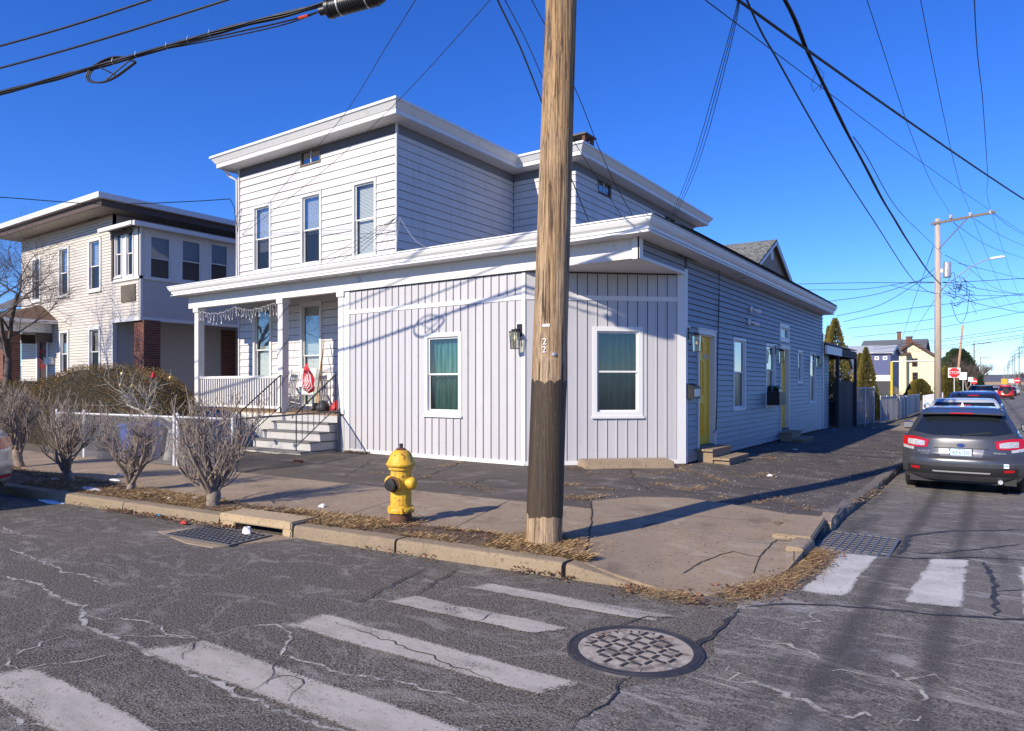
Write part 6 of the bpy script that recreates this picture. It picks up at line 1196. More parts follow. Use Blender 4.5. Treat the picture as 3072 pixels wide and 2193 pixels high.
    for sx in (-1, 1):
        for yw in wb:
            wl_ = bpy.data.objects.new('wheel', None); COL.objects.link(wl_); wl_.parent = t; wl_.location = (sx*(W-.115), yw, tyre); wl_.rotation_euler = (0, 0, 0 if sx > 0 else math.pi)
            for dd, nm in ((dt, 'tyre'), (dr_, 'rim')): o = bpy.data.objects.new(nm, dd); COL.objects.link(o); o.parent = wl_
            m = MB(); m.tube([(sx*(W-.02), yw+(tyre+.05)*math.cos(a), tyre+(tyre+.05)*math.sin(a)) for a in [math.pi*k/12 for k in range(13)]], .012, 4); m.build('arch_lip', blackpl, **K)
            m = MB(); m.lathe([(tyre+.06, -.02), (tyre+.06, .12)], 20, (sx*(W-.35), yw, tyre), (sx, 0, 0)); m.build('wheel_well', blackpl, **K)
    gz0, gz1 = g0+.02, g1-.03; w0 = interp(gtab, gz0)[2]; w1 = interp(gtab, gz1)[2]
    hw0, hw1 = hatch_glass or (w0-.10, w1-.07)
    patch([(-hw0, gz0+.05), (-hw0*.6, gz0), (0, gz0-.005), (hw0*.6, gz0), (hw0, gz0+.05)], [(-hw1, gz1), (hw1, gz1)], 'rear_window', cargl, .008, 24, 8)
    for sx in (-1, 1):       # side glass following the cabin
        m = MB()
        def sg(a, b):
            z = lerp(gz0+.03, gz1, b); yr, yf, w_, cr_ = interp(gtab, z); ya = yr+cr_+lerp(.18, .10, b); yb = yf-cr_*1.3-lerp(.25, .1, b); return (sx*(w_+.004), lerp(ya, yb, a), z)
        m.grid(sg, 12, 5); m.build('side_window', cargl, recalc=False, **K)
        for a in (.36, .70): m = MB(); p_, q_ = sg(a, 0), sg(a, 1); m.bar(Vector(p_)+V(sx*.004, 0, 0), Vector(q_)+V(sx*.004, 0, 0), .05, .01, (sx, 0, 0)); m.build('pillar', blackpl, **K)
    m = MB()
    def ws(a, b):
        z = lerp(gz0+.02, gz1, b); yr, yf, w_, cr_ = interp(gtab, z); x = (w_-.08)*(2*a-1); s = abs(x/w_); return (x, yf-cr_*1.3*s**3.2+.006, z)
    m.grid(ws, 14, 6); m.build('windshield', cargl, smooth=True, recalc=False, **K)
    return t, patch, Rr, K
# grey hatchback (the nearest car)
imp_lo = [(.22, .13, 4.36, .80, .30), (.30, .05, 4.42, .855, .26), (.36, .02, 4.44, .872, .26), (.44, .0, 4.45, .88, .27), (.56, .0, 4.46, .888, .28), (.62, .025, 4.45, .888, .28), (.655, .075, 4.44, .887, .27), (.78, .10, 4.40, .886, .27), (.86, .115, 4.25, .880, .28), (.93, .13, 3.95, .868, .29), (.985, .165, 3.5, .845, .29)]
imp_hi = [(.97, .165, 3.35, .84, .28), (1.02, .20, 3.22, .80, .26), (1.10, .27, 3.02, .762, .25), (1.20, .36, 2.80, .715, .24), (1.30, .45, 2.55, .665, .22), (1.38, .52, 2.3, .615, .20), (1.415, .56, 2.15, .58, .2)]
greyp = paint('graphite_paint', (.064, .066, .075), .6); SUB_Y = 13.9; SUB_X = -.43
sub, patch, Rr, K = make_car('hatchback_car', 'dark grey hatchback parked at the kerb, seen from behind', 'car', (SUB_X, SUB_Y, roadz(SUB_Y+2)+.004), 0, imp_lo, greyp, gtab=imp_hi, roofz=1.465)
m = MB(); m.grid(lambda a, b: ((lambda x: (x, lerp(.36, .60, b)+.10*(abs(x)/.6)**2.5*(1-b*.4), lerp(1.375, 1.43, b)-.02*(abs(x)/.6)**2))(lerp(-.615, .615, a))), 20, 4); m.grid(lambda a, b: ((lambda x: (x, lerp(.36, .60, b)+.10*(abs(x)/.6)**2.5*(1-b*.4), lerp(1.35, 1.38, b)-.02*(abs(x)/.6)**2))(lerp(-.61, .61, a))), 20, 4); m.grid(lambda a, b: ((lambda x: (x, .36+.10*(abs(x)/.6)**2.5, lerp(1.35, 1.375, b)-.02*(abs(x)/.6)**2))(lerp(-.612, .612, a))), 20, 1); auto_smooth(m.build('spoiler', greyp, recalc=False, **K))
m = MB(); m.box(-.17, .17, .352, .36, 1.352, 1.372); m.build('high_brake_light', redlens, **K)
for s in (-1, 1):
    f = lambda pts: [(s*x, z) for x, z in pts]
    body_ = patch(f([(.885, .80), (.80, .785), (.66, .765), (.50, .775)]), f([(.872, .945), (.80, .955), (.66, .945), (.47, .90)]), 'taillight', redlens, .012, 16, 5)
    patch(f([(.80, .815), (.66, .80), (.54, .80)]), f([(.80, .905), (.66, .90), (.53, .875)]), 'clear_lens', clearlens, .018, 12, 3, body_); patch(f([(.87, .745), (.70, .72)]), f([(.875, .798), (.70, .765)]), 'reverse_lens', clearlens, .012, 8, 3, body_)
    patch(f([(.74, .405), (.60, .395)]), f([(.74, .445), (.60, .44)]), 'reflector', redlens, .016, 6, 2)
    m = MB(); m.tube([(s*.56, .62+.0, 1.452), (s*.575, .78, 1.485), (s*.585, 1.6, 1.50), (s*.57, 2.15, 1.455)], .016, 6); m.build('roof_rail', greyp, **K)
    mi = MB(); mi.lathe([(.03, -.11), (.075, -.09), (.085, 0), (.08, .07), (.04, .1)], 16, (s*1.0, 2.72, 1.03), (s, .0, .05), lambda r, h, tt: r*(1.0 if True else 1)); mo = auto_smooth(mi.build('mirror', greyp, **K)); m = MB(); m.box(s*1.0-.085, s*1.0+.085, 2.628, 2.632, .975, 1.085); g_ = m.build('mirror_glass', chromem, **K); m = MB(); m.bar((s*.82, 2.75, .98), (s*.95, 2.73, 1.0), .05, .03); m.build('mirror_arm', blackpl, **K)
    patch(f([(.66, .56), (.60, .45)]), f([(.80, .76), (.78, .76)]), 'bumper_crease', paint('graphite_edge', (.09, .09, .1), .1), .004, 4, 6)
patch([(-.78, .33), (0, .32), (.78, .33)], [(-.80, .47), (0, .465), (.80, .47)], 'lower_trim', blackpl, .008, 24, 4); patch([(-.40, .365), (.40, .365)], [(-.42, .39), (.42, .39)], 'skid_strip', galv, .014, 16, 2)
patch([(-.47, .605), (.47, .605)], [(-.47, .625), (.47, .625)], 'loading_lip', blackpl, .006, 16, 1)
gar = patch([(-.40, .785), (.40, .785)], [(-.34, .86), (.34, .86)], 'garnish', mk('garnish_grey', (.04, .04, .045), .35, .3, coat=.5), .02, 16, 3); patch([(-.40, .775), (.40, .775)], [(-.40, .786), (.40, .786)], 'garnish_shadow', blackpl, .021, 10, 1)
rec_ = patch([(-.30, .635), (.30, .635)], [(-.33, .77), (.33, .77)], 'plate_recess', paint('recess_grey', (.16, .16, .18), .2), .004, 10, 3)
def rp(x, z, off): q = Rr(x, z, off); return Vector(q)
plw = mk('plate_face', (.52, .66, .74), .4, over=[(2, 2, .3, .7, (.66, .72, .74), .6)]); plb = mk('plate_blue', (.03, .06, .20), .5); Ty = wmat(sub)
lp = MB(); yq = Rr(0, .70, 0)[1]-.02; lp.box(-.155, .155, yq-.006, yq, .628, .775); pl_ = lp.build('license_plate', plw, bevel=.004, **K)
lf = MB()
for q in ((-.165, -.154, .62, .785), (.154, .165, .62, .785), (-.154, .154, .62, .637), (-.154, .154, .772, .785)): lf.box(q[0], q[1], yq-.010, yq+.004, q[2], q[3])
lf.build('plate_frame', blackpl, pl_, local=True)
rw_ = rot_wall(Vector((1, 0, 0)), Vector((0, -1, 0)))
def ltext(txt, size, x, y, z, mt, parent, name, sx=1, ext=.0008):
    o = text(txt, size, Vector((x, y, z)), rw_, mt, None, name, ext, 1); me = o.data; me.transform(Matrix.Translation((x*(1-sx), 0, 0)) @ Matrix.Diagonal((sx, 1, 1, 1))); o.parent = parent; return o
ltext('AZ·61230', .078, 0, yq-.0075, .70, plb, pl_, 'plate_number', .80); ltext('CONNECTICUT', .022, 0, yq-.0075, .757, plb, pl_, 'plate_state', .9)
wt_ = mk('badge_chrome', (.62, .62, .64), .25, .8); ltext('SUBARU', .05, -.52, rp(-.52, .70, .012).y, .705, wt_, sub, 'maker_lettering', 1.25); ltext('IMPREZA', .042, .52, rp(.52, .70, .012).y, .71, wt_, sub, 'model_lettering', 1.25); m = MB(); yb_ = rp(-.52, .66, .010).y; m.box(-.59, -.45, yb_-.002, yb_, .662, .668); m.build('badge_strip', wt_, **K)
m = MB(); yb_ = Rr(0, .825, .026)[1]; m.lathe([(.001, -.004), (.062, -.004), (.066, 0), (.066, .006)], 24, (0, yb_, .825), (0, 1, 0)); m.v = [(x*1.0, y, .825+(z-.825)*.58) for x, y, z in m.v]; bd = m.build('emblem_rim', chromem, **K); m = MB(); m.lathe([(.001, -.006), (.056, -.006), (.056, -.003)], 24, (0, yb_, .825), (0, 1, 0)); m.v = [(x, y, .825+(z-.825)*.56) for x, y, z in m.v]; m.build('emblem_field', mk('emblem_blue', (.02, .04, .22), .2, coat=.6), **K)
for k, (x, z, r_) in enumerate(((-.026, .832, .008), (-.008, .826, .005), (.006, .836, .005), (.016, .818, .005), (.032, .829, .005), (.002, .815, .005))): m = MB(); m.lathe([(.001, -.003), (r_, 0), (r_, .002)], 8, (x, yb_-.006, z), (0, 1, 0)); m.build('emblem_star', chromem, **K)
m = MB(); yb_ = rp(.62, .51, .010).y; m.box(.565, .665, yb_-.001, yb_, .475, .545); m.build('sticker', mk('sticker_white', (.7, .72, .74), .5), **K); m = MB(); m.box(.585, .66, yb_-.002, yb_-.001, .505, .525); m.build('sticker_print', mk('sticker_blue', (.05, .35, .6), .5), **K)
a, b = rp(.02, 1.0, .03), rp(.42, 1.045, .03); m = MB(); m.tube([rp(-.02, .985, .035), a, b], .009, 6); m.bar(a+V(0, -.006, 0), b+V(0, -.006, 0), .008, .022); m.build('rear_wiper', blackpl, **K)
m = MB(); m.hexa([(-.03, .78, 1.462), (.03, .78, 1.462), (.03, .98, 1.462), (-.03, .98, 1.462), (-.004, .80, 1.545), (.004, .80, 1.545), (.004, .84, 1.545), (-.004, .84, 1.545)]); m.build('antenna_fin', greyp, **K)
m = MB(); m.lathe([(.035, 0), (.04, .15)], 14, (.55, .06, .24), (0, 1, 0)); m.build('exhaust', galv, **K)
# silver sedan at the left edge (rear corner in view), rear towards +X
sed_lo = [(.24, .12, 4.4, .80, .30), (.32, .05, 4.45, .86, .28), (.42, .01, 4.47, .88, .28), (.56, .0, 4.48, .89, .28), (.64, .02, 4.48, .89, .28), (.72, .03, 4.45, .888, .27), (.84, .05, 4.3, .88, .27), (.94, .06, 4.0, .86, .28), (1.0, .055, 3.6, .82, .28), (1.03, .10, 3.4, .78, .26)]
sed_hi = [(1.0, .62, 3.35, .80, .22), (1.06, .68, 3.2, .76, .22), (1.16, .85, 2.98, .70, .21), (1.28, 1.08, 2.7, .64, .2), (1.38, 1.35, 2.4, .58, .2), (1.41, 1.5, 2.25, .55, .2)]
silp = paint('silver_paint', (.32, .31, .30), .3); sp_ = G(60, 1478)
sx_ = PY(68, 1300, 4.05).x; sed, patch2, Rr2, K2 = make_car('sedan_car', 'silver sedan parked at the left edge, only its rear corner in view', 'car', (-10.85, 3.06, 0), R(93), sed_lo, silp, gtab=sed_hi, roofz=1.44, wb=(1.05, 3.7), L=4.48)
for s in (-1, 1):
    f = lambda pts: [(s*x, z) for x, z in pts]
    b_ = patch2(f([(.885, .80), (.70, .78), (.40, .83)]), f([(.872, .94), (.70, .93), (.42, .885)]), 'taillight', redlens, .012, 16, 4); patch2(f([(.885, .77), (.70, .755), (.50, .785)]), f([(.885, .798), (.70, .778), (.50, .81)]), 'clear_lens', clearlens, .013, 12, 2, b_); patch2(f([(.86, .40), (.60, .385)]), f([(.86, .43), (.64, .425)]), 'reflector', redlens, .012, 10, 2)
patch2([(-.75, .26), (.75, .26)], [(-.72, .34), (.72, .34)], 'lower_trim', blackpl, .01, 20, 3); patch2([(-.60, .60), (.60, .60)], [(-.66, .615), (.66, .615)], 'trunk_seam', blackpl, .004, 16, 1)
for s in (-1, 1): m = MB(); m.tube([Rr2(s*.60, .61, .003), Rr2(s*.64, .68, .003), Rr2(s*.68, .76, .003)], .004, 4); m.build('seam', blackpl, **K2)
# cars further up the right street
suv_lo = [(.28, .12, 4.4, .82, .28), (.40, .03, 4.45, .90, .25), (.60, .0, 4.5, .91, .25), (.80, .05, 4.45, .91, .25), (.95, .08, 4.2, .90, .25), (1.05, .10, 3.6, .87, .25)]; suv_hi = [(1.03, .10, 3.4, .87, .24), (1.15, .15, 3.2, .82, .22), (1.35, .26, 2.9, .74, .2), (1.52, .36, 2.5, .68, .18), (1.58, .42, 2.3, .64, .18)]
def far_car(loc, rz, pm, label, name='parked_car', cat='car', hi=suv_hi, lo=suv_lo, roofz=1.64, group='cars up the right street'):
    t, pa, rr_, k_ = make_car(name, label, cat, loc, rz, lo, pm, gtab=hi, roofz=roofz, group=group, W=.91)
    for s in (-1, 1): pa([(s*.88, .85), (s*.66, .85)], [(s*.87, 1.0), (s*.66, .98)], 'taillight', redlens, .012, 6, 3)
    pa([(-.14, 1.50), (.14, 1.50)] if roofz > 1.6 else [(-.14, 1.36), (.14, 1.36)], [(-.14, 1.53), (.14, 1.53)] if roofz > 1.6 else [(-.14, 1.38), (.14, 1.38)], 'brake_light', redlens, .014, 3, 1); pa([(-.17, .70), (.17, .70)], [(-.17, .82), (.17, .82)], 'license_plate', plw, .012, 3, 2); pa([(-.78, .33), (.78, .33)], [(-.8, .5), (.8, .5)], 'bumper_trim', blackpl, .01, 10, 2); return t
whp = paint('white_car_paint', (.62, .66, .66), .1); blp = paint('blue_car_paint', (.03, .06, .22), .1); bkp = paint('black_car_paint', (.015, .015, .018), .1); rdp = paint('red_car_paint', (.5, .03, .02), .1)
far_car((-.55, 19.6, -.2), 0, whp, 'white car parked directly ahead of the grey hatchback', hi=[(z*.93, *r) for z, *r in suv_hi], roofz=1.53); far_car((-.5, 27.2, -.2), 0, blp, 'blue car parked ahead of the white one'); far_car((-.5, 38, -.2), 0, paint('blue2', (.05, .09, .25), .1), 'second blue car, parked beyond the first', roofz=1.6); far_car((-.55, 54, -.2), 0, bkp, 'black sport utility car parked beyond the blue cars', roofz=1.85, hi=[(z*1.12-.1, *r) for z, *r in suv_hi])
far_car((1.5, 112, -.2), 0, rdp, 'red off-road car driving away in the street', roofz=1.9, hi=[(z*1.15-.13, *r) for z, *r in suv_hi]); far_car((.2, 130, -.2), 0, whp, 'white sport utility car farther along the street'); far_car((2.6, 150, -.2), R(180), bkp, 'black car coming along the far street'); far_car((3.6, 172, -.2), R(180), whp, 'white car at the far right of the street')
jp = thing('spare_wheel', 'spare wheel on the back of the red off-road car', 'wheel', (1.5, 111.9, .8)); m = MB(); m.lathe([(.3, -.08), (.37, -.05), (.37, .05), (.3, .08)], 20, (1.5, 111.9, .9), (0, 1, 0)); m.build('tyre', rubber, jp); jp.parent = None
# ================================================================== WIRES, FAR STREET, LITTER
def crom(pts, sub=10):      # centripetal Catmull-Rom
    pts = [Vector(p) for p in pts]; P = [pts[0]*2-pts[1]]+pts+[pts[-1]*2-pts[-2]]; out = []
    for i in range(1, len(P)-2):
        p0, p1, p2, p3 = P[i-1:i+3]; t0 = 0.; t1 = t0+max(1e-4, (p1-p0).length**.5); t2 = t1+max(1e-4, (p2-p1).length**.5); t3 = t2+max(1e-4, (p3-p2).length**.5)
        for k in range(sub):
            t = lerp(t1, t2, k/sub); A1 = p0*((t1-t)/(t1-t0))+p1*((t-t0)/(t1-t0)); A2 = p1*((t2-t)/(t2-t1))+p2*((t-t1)/(t2-t1)); A3 = p2*((t3-t)/(t3-t2))+p3*((t-t2)/(t3-t2)); B1 = A1*((t2-t)/(t2-t0))+A2*((t-t0)/(t2-t0)); B2 = A2*((t3-t)/(t3-t1))+A3*((t-t1)/(t3-t1)); out.append(B1*((t2-t)/(t2-t1))+B2*((t-t1)/(t2-t1)))
    return out+[pts[-1]]
def wire(pts, r, label, n=5, mt=None, cat='cable', group=None, sub=10, name='overhead_wire'):
    m = MB(); m.tube(crom(pts, sub), r, n); return tag(m.build(name, mt or wirem, smooth=True, recalc=False), label, cat, group)
# three cables along the left street; the lowest carries a slack loop and a splice case
LA = [(-40, -3.3, 7.6), (-26, .8, 7.05), (-13.28, 4.49, 7.18), (-10.22, 5.34, 7.35), (-3.45, 7.05, 7.9), (8, 9.8, 9.0)]
LB = [(-40, -3.3, 7.2), (-26, .8, 6.6), (-13.12, 4.44, 6.76), (-8.7, 5.6, 6.98), (-3.45, 6.9, 7.35), (8, 9.6, 8.3)]
wire(LA, .017, 'uppermost of the three dark cables crossing the upper left sky'); wire(LB, .017, 'middle of the three dark cables crossing the upper left sky')
bun = thing('cable_bundle', 'lashed cable bundle with slack loop and black splice case, upper left', 'cable', (-9, 5.4, 6.4)); bp = [V(-40, -3.2, 6.6), V(-26, .8, 6.2), V(-12.95, 4.38, 6.32), V(-11.21, 4.85, 6.40), V(-9.75, 5.24, 6.48), V(-8.49, 5.57, 6.55), V(-7.02, 5.97, 6.61), V(-3.5, 6.6, 6.85)]
rr = random.Random(8); base = crom(bp)
for k, (dy, dz, r) in enumerate(((0, .0, .012), (.015, -.016, .014), (-.015, -.018, .013), (.0, -.034, .013), (.012, -.045, .008))):
    m = MB(); m.tube([p+V(0, dy+.004*math.sin(i*1.1+k), dz+.004*math.cos(i*.9+k)) for i, p in enumerate(base)], r, 6, cap=False); m.build('strand', wirem, bun, smooth=True, recalc=False)
dv = (bp[4]-bp[3]).normalized(); lc = PY(325, 205, 4.98); lc = V(-10.72, 4.98, 6.33)
for r1, off in ((.30, 0), (.285, .012), (.31, -.012), (.295, .02)):
    m = MB(); loop = []
    for k in range(49):
        a = 2*math.pi*k/48; pinch = 1-.62*max(0, math.cos(a))**2; loop.append(lc+dv*(r1*1.35*math.cos(a)+.12*max(0, math.cos(a)))+V(0, off, 0)+V(0, .0, 1)*(r1*.62*math.sin(a)*pinch-.02)+V(0, .04*math.sin(a), 0))
    m.tube(loop, .010, 6, cap=False); m.build('slack_loop', wirem, bun, smooth=True, recalc=False)
m = MB(); m.tube([lc+dv*.42+V(0, 0, .03), lc+dv*-.05+V(0, 0, -.17)], .011, 5); m.tube([lc-dv*.28+V(0, 0, .12), lc+dv*.2+V(0, 0, -.16)], .011, 5); m.build('loop_brace', wirem, bun)
for p in (base[34], base[37], base[41], base[44], base[47]): m = MB(); m.tube([p+V(0, -.02, .03), p+V(0, -.035, -.03), p+V(0, .0, -.065), p+V(0, .03, -.03), p+V(0, .02, .03)], .004, 4); m.build('tie', galv, bun)
c0, c1 = AT(1000, 45, 9.2), AT(1162, 8, 8.6)
c0, c1 = V(-6.98, 5.92, 6.46), V(-6.16, 6.14, 6.50); ax_ = (c1-c0).normalized(); m = MB(); pf = [(.03, -.12), (.055, -.11), (.055, -.02), (.085, 0), (.12, .01), (.12, .06)]
for k in range(22): pf += [(.105, .07+k*.03), (.112, .075+k*.03), (.112, .088+k*.03), (.105, .093+k*.03)]
pf += [(.10, .74), (.085, .80), (.05, .84), (.01, .85)]; m.lathe(pf, 20, c0, ax_); auto_smooth(m.build('splice_case', mk('black_polymer', (.016, .016, .017), .35), bun), 50)
for h in (.18, .58): m = MB(); m.lathe([(.114, h), (.116, h+.004), (.116, h+.016), (.114, h+.02)], 20, c0, ax_); m.build('strap', galv, bun)
m = MB(); m.tube(crom([bp[4]+V(0, 0, -.03), bp[5]+V(0, 0, -.10), V(-7.6, 5.78, 6.44), c0-ax_*.1]), .012, 5); m.build('tail', wirem, bun); m = MB(); m.tube(crom([bp[4]+V(0, .02, -.03), bp[5]+V(0, .02, -.13), V(-7.62, 5.8, 6.42), c0-ax_*.1]), .009, 5); m.build('tail', wirem, bun); m = MB(); m.tube([V(-7.42, 5.815, 6.437), V(-7.28, 5.85, 6.443)], .018, 6); m.build('red_tape', mk('red_tape', (.55, .05, .015), .5), bun)
# right-hand lines
FPB = V(-2.45, 45.0, -.2)
def rx(pp, X=-2.3): return [PX(u, v, X) for u, v in pp]
prim = [(-2.6, 5.8, 11.25), (-1.4, 5.8, 11.25), (-.2, 5.8, 11.25)]; arm = [(2843, 652), (2907, 644), (2970, 637)]
ends = [V(-1.85, 45, 11.02), V(-.95, 45, 11.05), V(-.05, 45, 11.08)]
mids = [[PX(2601, 0, -2.2), PX(2720, 365, -2.05), PX(2790, 540, -1.95)], [PX(2762, 0, -1.25), PX(2813, 260, -1.15), PX(2870, 520, -1.05)], [PX(2923, 0, -.22), PX(2948, 300, -.16), PX(2963, 520, -.1)]]
for k in range(3): wire([prim[k]]+mids[k]+[ends[k], ends[k]+V(2.0, 26, -2.2), ends[k]+V(4.5, 60, -.5)], .0085, ['leftmost', 'middle', 'rightmost'][k]+' of three thin wires dropping to the far crossarm', mt=wireb)
B_ = rx([(2355, 0), (2440, 190), (2560, 430), (2650, 600), (2710, 700), (2775, 800)])
bn2 = thing('cable_bundle', 'thick black cable bundle descending to the far utility pole', 'cable', B_[2]); pts = crom([V(-2.6, 5.8, 7.15)]+B_+[V(-2.3, 44.8, 7.2)], 8)
for k, (dx, dz, r) in enumerate(((0, 0, .018), (.016, -.014, .014), (-.014, -.016, .013))): m = MB(); m.tube([p+V(dx+.006*math.sin(i*.7+k), 0, dz) for i, p in enumerate(pts)], r, 6, cap=False); m.build('strand', wirem, bn2, smooth=True, recalc=False)
q = B_[1]
for k in range(2): m = MB(); m.tube([q+V(.0, .3*k, .02), q+V(.12-.25*k, .2+.3*k, -.12), q+V(.0-.1*k, .5, -.25), q+V(.02, .7, -.03)], .004, 4); m.build('loose_end', wirem, bn2)
wire([V(-2.6, 5.8, 7.6)]+rx([(2260, 45), (2330, 175), (2480, 440), (2620, 660), (2742, 842), (2800, 880)], -2.4)+[V(-2.4, 44.8, 6.75)], .013, 'long dark cable left of the thick bundle, sagging to the far pole'); wire(rx([(2560, 410), (2592, 455), (2680, 610), (2780, 715), (2825, 762)], -2.25)+[V(-2.3, 44.9, 8.9)], .010, 'thin cable branching right from the thick bundle')
def dwire(pp, r, label, mt=None): return wire([AT(u, v, d) for u, v, d in pp], r, label, mt=mt)
dwire([(1900, -230, 7.4), (2219, 3, 9.0), (2637, 302, 12.4), (3072, 598, 19.5), (3500, 860, 45)], .021, 'thick black cable slanting down to the right edge'); dwire([(2116, 0, 9), (2499, 288, 14), (2754, 479, 20), (3053, 687, 36), (3200, 780, 50)], .008, 'thin wire slanting beneath the thick cable to the right edge', wireb)
for k, dx in enumerate((0, 9, 18)): dwire([(2216, -20, 8.6), (2213+dx*.3, 5, 8.7), (2150+dx*.9, 240, 10.2), (2080+dx, 480, 13.5), (2010+dx*.7, 660, 19.4)], .006, ['left', 'middle', 'right'][k]+' of three thin lines dropping to the rear roof', wireb)
dwire([(1470, -60, 6.9), (1493, 0, 7.2), (1560, 140, 8.2), (1629, 315, 9.6), (1700, 500, 11.8), (1770, 672, 15)], .011, 'dark service line passing behind the utility pole to the wing roof'); dwire([(1515, 0, 7.3), (1580, 125, 8.4), (1640, 260, 9.6), (1720, 420, 12), (1875, 664, 15.2)], .006, 'thin line beside the service line behind the utility pole', wireb); dwire([(1595, 0, 7.4), (1640, 85, 8), (1740, 300, 9.3), (1795, 440, 10.2), (1850, 560, 11), (1922, 688, 11.6)], .006, 'thin line from the pole top to the wing roof corner', wireb)
e_ = PY(726, 703, 12.46); de = (e_-CAM).dot(FW)
dwire([(1280, -60, 8.6), (1246, 0, 9), (1165, 130, 10.3), (1035, 340, 13.3), (900, 500, 16.2), (726, 703, de)], .006, 'thin kinked service line to the left corner of the white house', wireb); dwire([(1500, -35, 8), (1470, 0, 8.3), (1187, 310, 12.2), (985, 500, 15.5), (726, 705, de)], .0055, 'thin straight service line to the left corner of the white house', wireb)
wire([AT(-200, 588, 17), AT(0, 592, 18.5), AT(300, 612, 19.5), AT(560, 605, 20.2), AT(690, 597, 20.6)], .013, 'black service cable strung in front of the beige house roof'); wire([AT(690, 597, 20.6), AT(702, 620, 20.7), AT(706, 650, 20.8), V(-18.76, 12.48, 6.2)], .012, 'drooping service loop at the upper left corner of the white house', sub=6)
c_ = PY(1190, 652, 12.44)
for k, (u, v) in enumerate(((858, 812), (930, 800), (980, 790), (1020, 782))): q = PY(u, v, 11.2); wire([c_, c_.lerp(V(q.x, q.y, 4.55), .55)+V(0, 0, -.12), V(q.x, 11.4, 4.56)], .006, ['leftmost', 'second', 'third', 'rightmost'][k]+' of four thin wires draped from the house corner to the porch roof', mt=wireb, group='wires draped on the porch roof')
for k, (u, v) in enumerate(((1315, 745), (1390, 735))): q = V(-11.2+k*1.2, 11.5, 4.56); wire([c_+V(.05, .05, 0), c_.lerp(q, .5)+V(0, 0, -.15), q], .007, ['left', 'right'][k]+' of two pale cables from the white house corner to the wing roof', mt=galv, group='cables to the wing roof')
# far utility pole with crossarm, transformer and street lamp
def upole(base, h, label, r=.15, arm_=True, lamp=False, group=None, trans=False, name='utility_pole', mt=None):
    b = Vector(base); t = thing(name, label, 'utility pole', b, group); m = MB(); m.tube([b, b+V(-.02, 0, h)], [r, r*.7], 12); m.build('shaft', mt or mk('pale_pole_wood', (.46, .38, .30), .85, over=[(4, 5, .45, .7, (.30, .24, .19), .8, (3, 3, .3))]), t, smooth=True)
    if arm_:
        m = MB(); a0, a1 = b+V(-.35, -.12, h-.28), b+V(2.62, -.12, h-.02); m.bar(a0, a1, .1, .13); m.build('crossarm', wood_grey, t); m = MB(); m.bar(b+V(0, -.1, h-1.75), b+V(1.35, -.12, h-.2), .05, .05); m.build('brace', wood_grey, t)
        for x in (.6, 1.5, 2.4): m = MB(); m.lathe([(.05, 0), (.11, .04), (.06, .07), (.12, .12), (.06, .15), (.1, .2), (.03, .24)], 10, b+V(x, -.12, h-.12)); m.build('insulator', white, t)
    if trans: m = MB(); m.lathe([(.18, 0), (.2, .04), (.2, .8), (.15, .86)], 14, b+V(.42, 0, h-3.3)); m.build('transformer', galv, t); m = MB(); m.bar(b+V(.1, 0, h-2.9), b+V(.3, 0, h-2.9), .05, .2); m.build('bracket', galv, t)
    if lamp:
        m = MB(); m.tube(crom([b+V(.1, 0, h-4.0), b+V(.8, -.1, h-3.4), b+V(1.7, -.2, h-2.75), b+V(2.4, -.3, h-2.5)], 5), .03, 6); m.build('lamp_arm', galv, t); m = MB(); p = b+V(2.4, -.3, h-2.5); m.hexa([p+V(-.02, -.1, -.06), p+V(.62, -.1, -.01), p+V(.62, .1, -.01), p+V(-.02, .1, -.06), p+V(.0, -.08, .05), p+V(.6, -.06, .1), p+V(.6, .06, .1), p+V(.0, .08, .05)]); m.build('lamp_head', white, t, bevel=.02); m = MB(); m.tube([b+V(.1, 0, h-4.4), b+V(1.6, -.2, h-3.1)], .015, 5); m.build('stay', galv, t)
    return t
fpole = upole(FPB, 11.1, 'tall pale utility pole with crossarm and street lamp beyond the parked cars', .19, lamp=True, trans=True)
rr = random.Random(2); m = MB(); q = FPB+V(.25, 0, 7.1)
for k in range(14): a = q+V(rr.uniform(0, .5), rr.uniform(-.3, .3), rr.uniform(-.9, .7)); m.tube(crom([a, a+V(rr.uniform(.1, .6), rr.uniform(-.4, .4), rr.uniform(-.5, .2)), a+V(rr.uniform(.2, .9), rr.uniform(-.5, .5), rr.uniform(-.2, .5)), a+V(rr.uniform(.5, 1.4), rr.uniform(-.5, .5), rr.uniform(-.7, .1))], 5), .012, 4)
m.build('cable_tangle', wirem, fpole, kind='stuff')
FL_ = ['topmost of the level ones', 'second level one from the top, left side', 'rising to the pole lamp from the left', 'rising most steeply from the left', 'fourth of the level ones', 'fifth of the level ones', 'sixth of the level ones', 'upper of the lowest four', 'second of the lowest four', 'third of the lowest four', 'lowest of all', 'falling right from the cable tangle, upper', 'falling right from the cable tangle, lower', 'falling right from the transformer', 'falling right from the street lamp', 'lowest falling right from the crossarm', 'middle falling right from the crossarm', 'highest falling right from the crossarm', 'sagging between the level ones', 'steep one down to the tall chimney', 'steep one down to the yellow house ridge']
def fw(pp, r=.016, label='thin wires crossing the sky around the far utility pole', grp='wires around the far utility pole'): return wire([AT(u, v, d) for u, v, d in pp], r, label, n=4, mt=wireb, group=grp, sub=5)
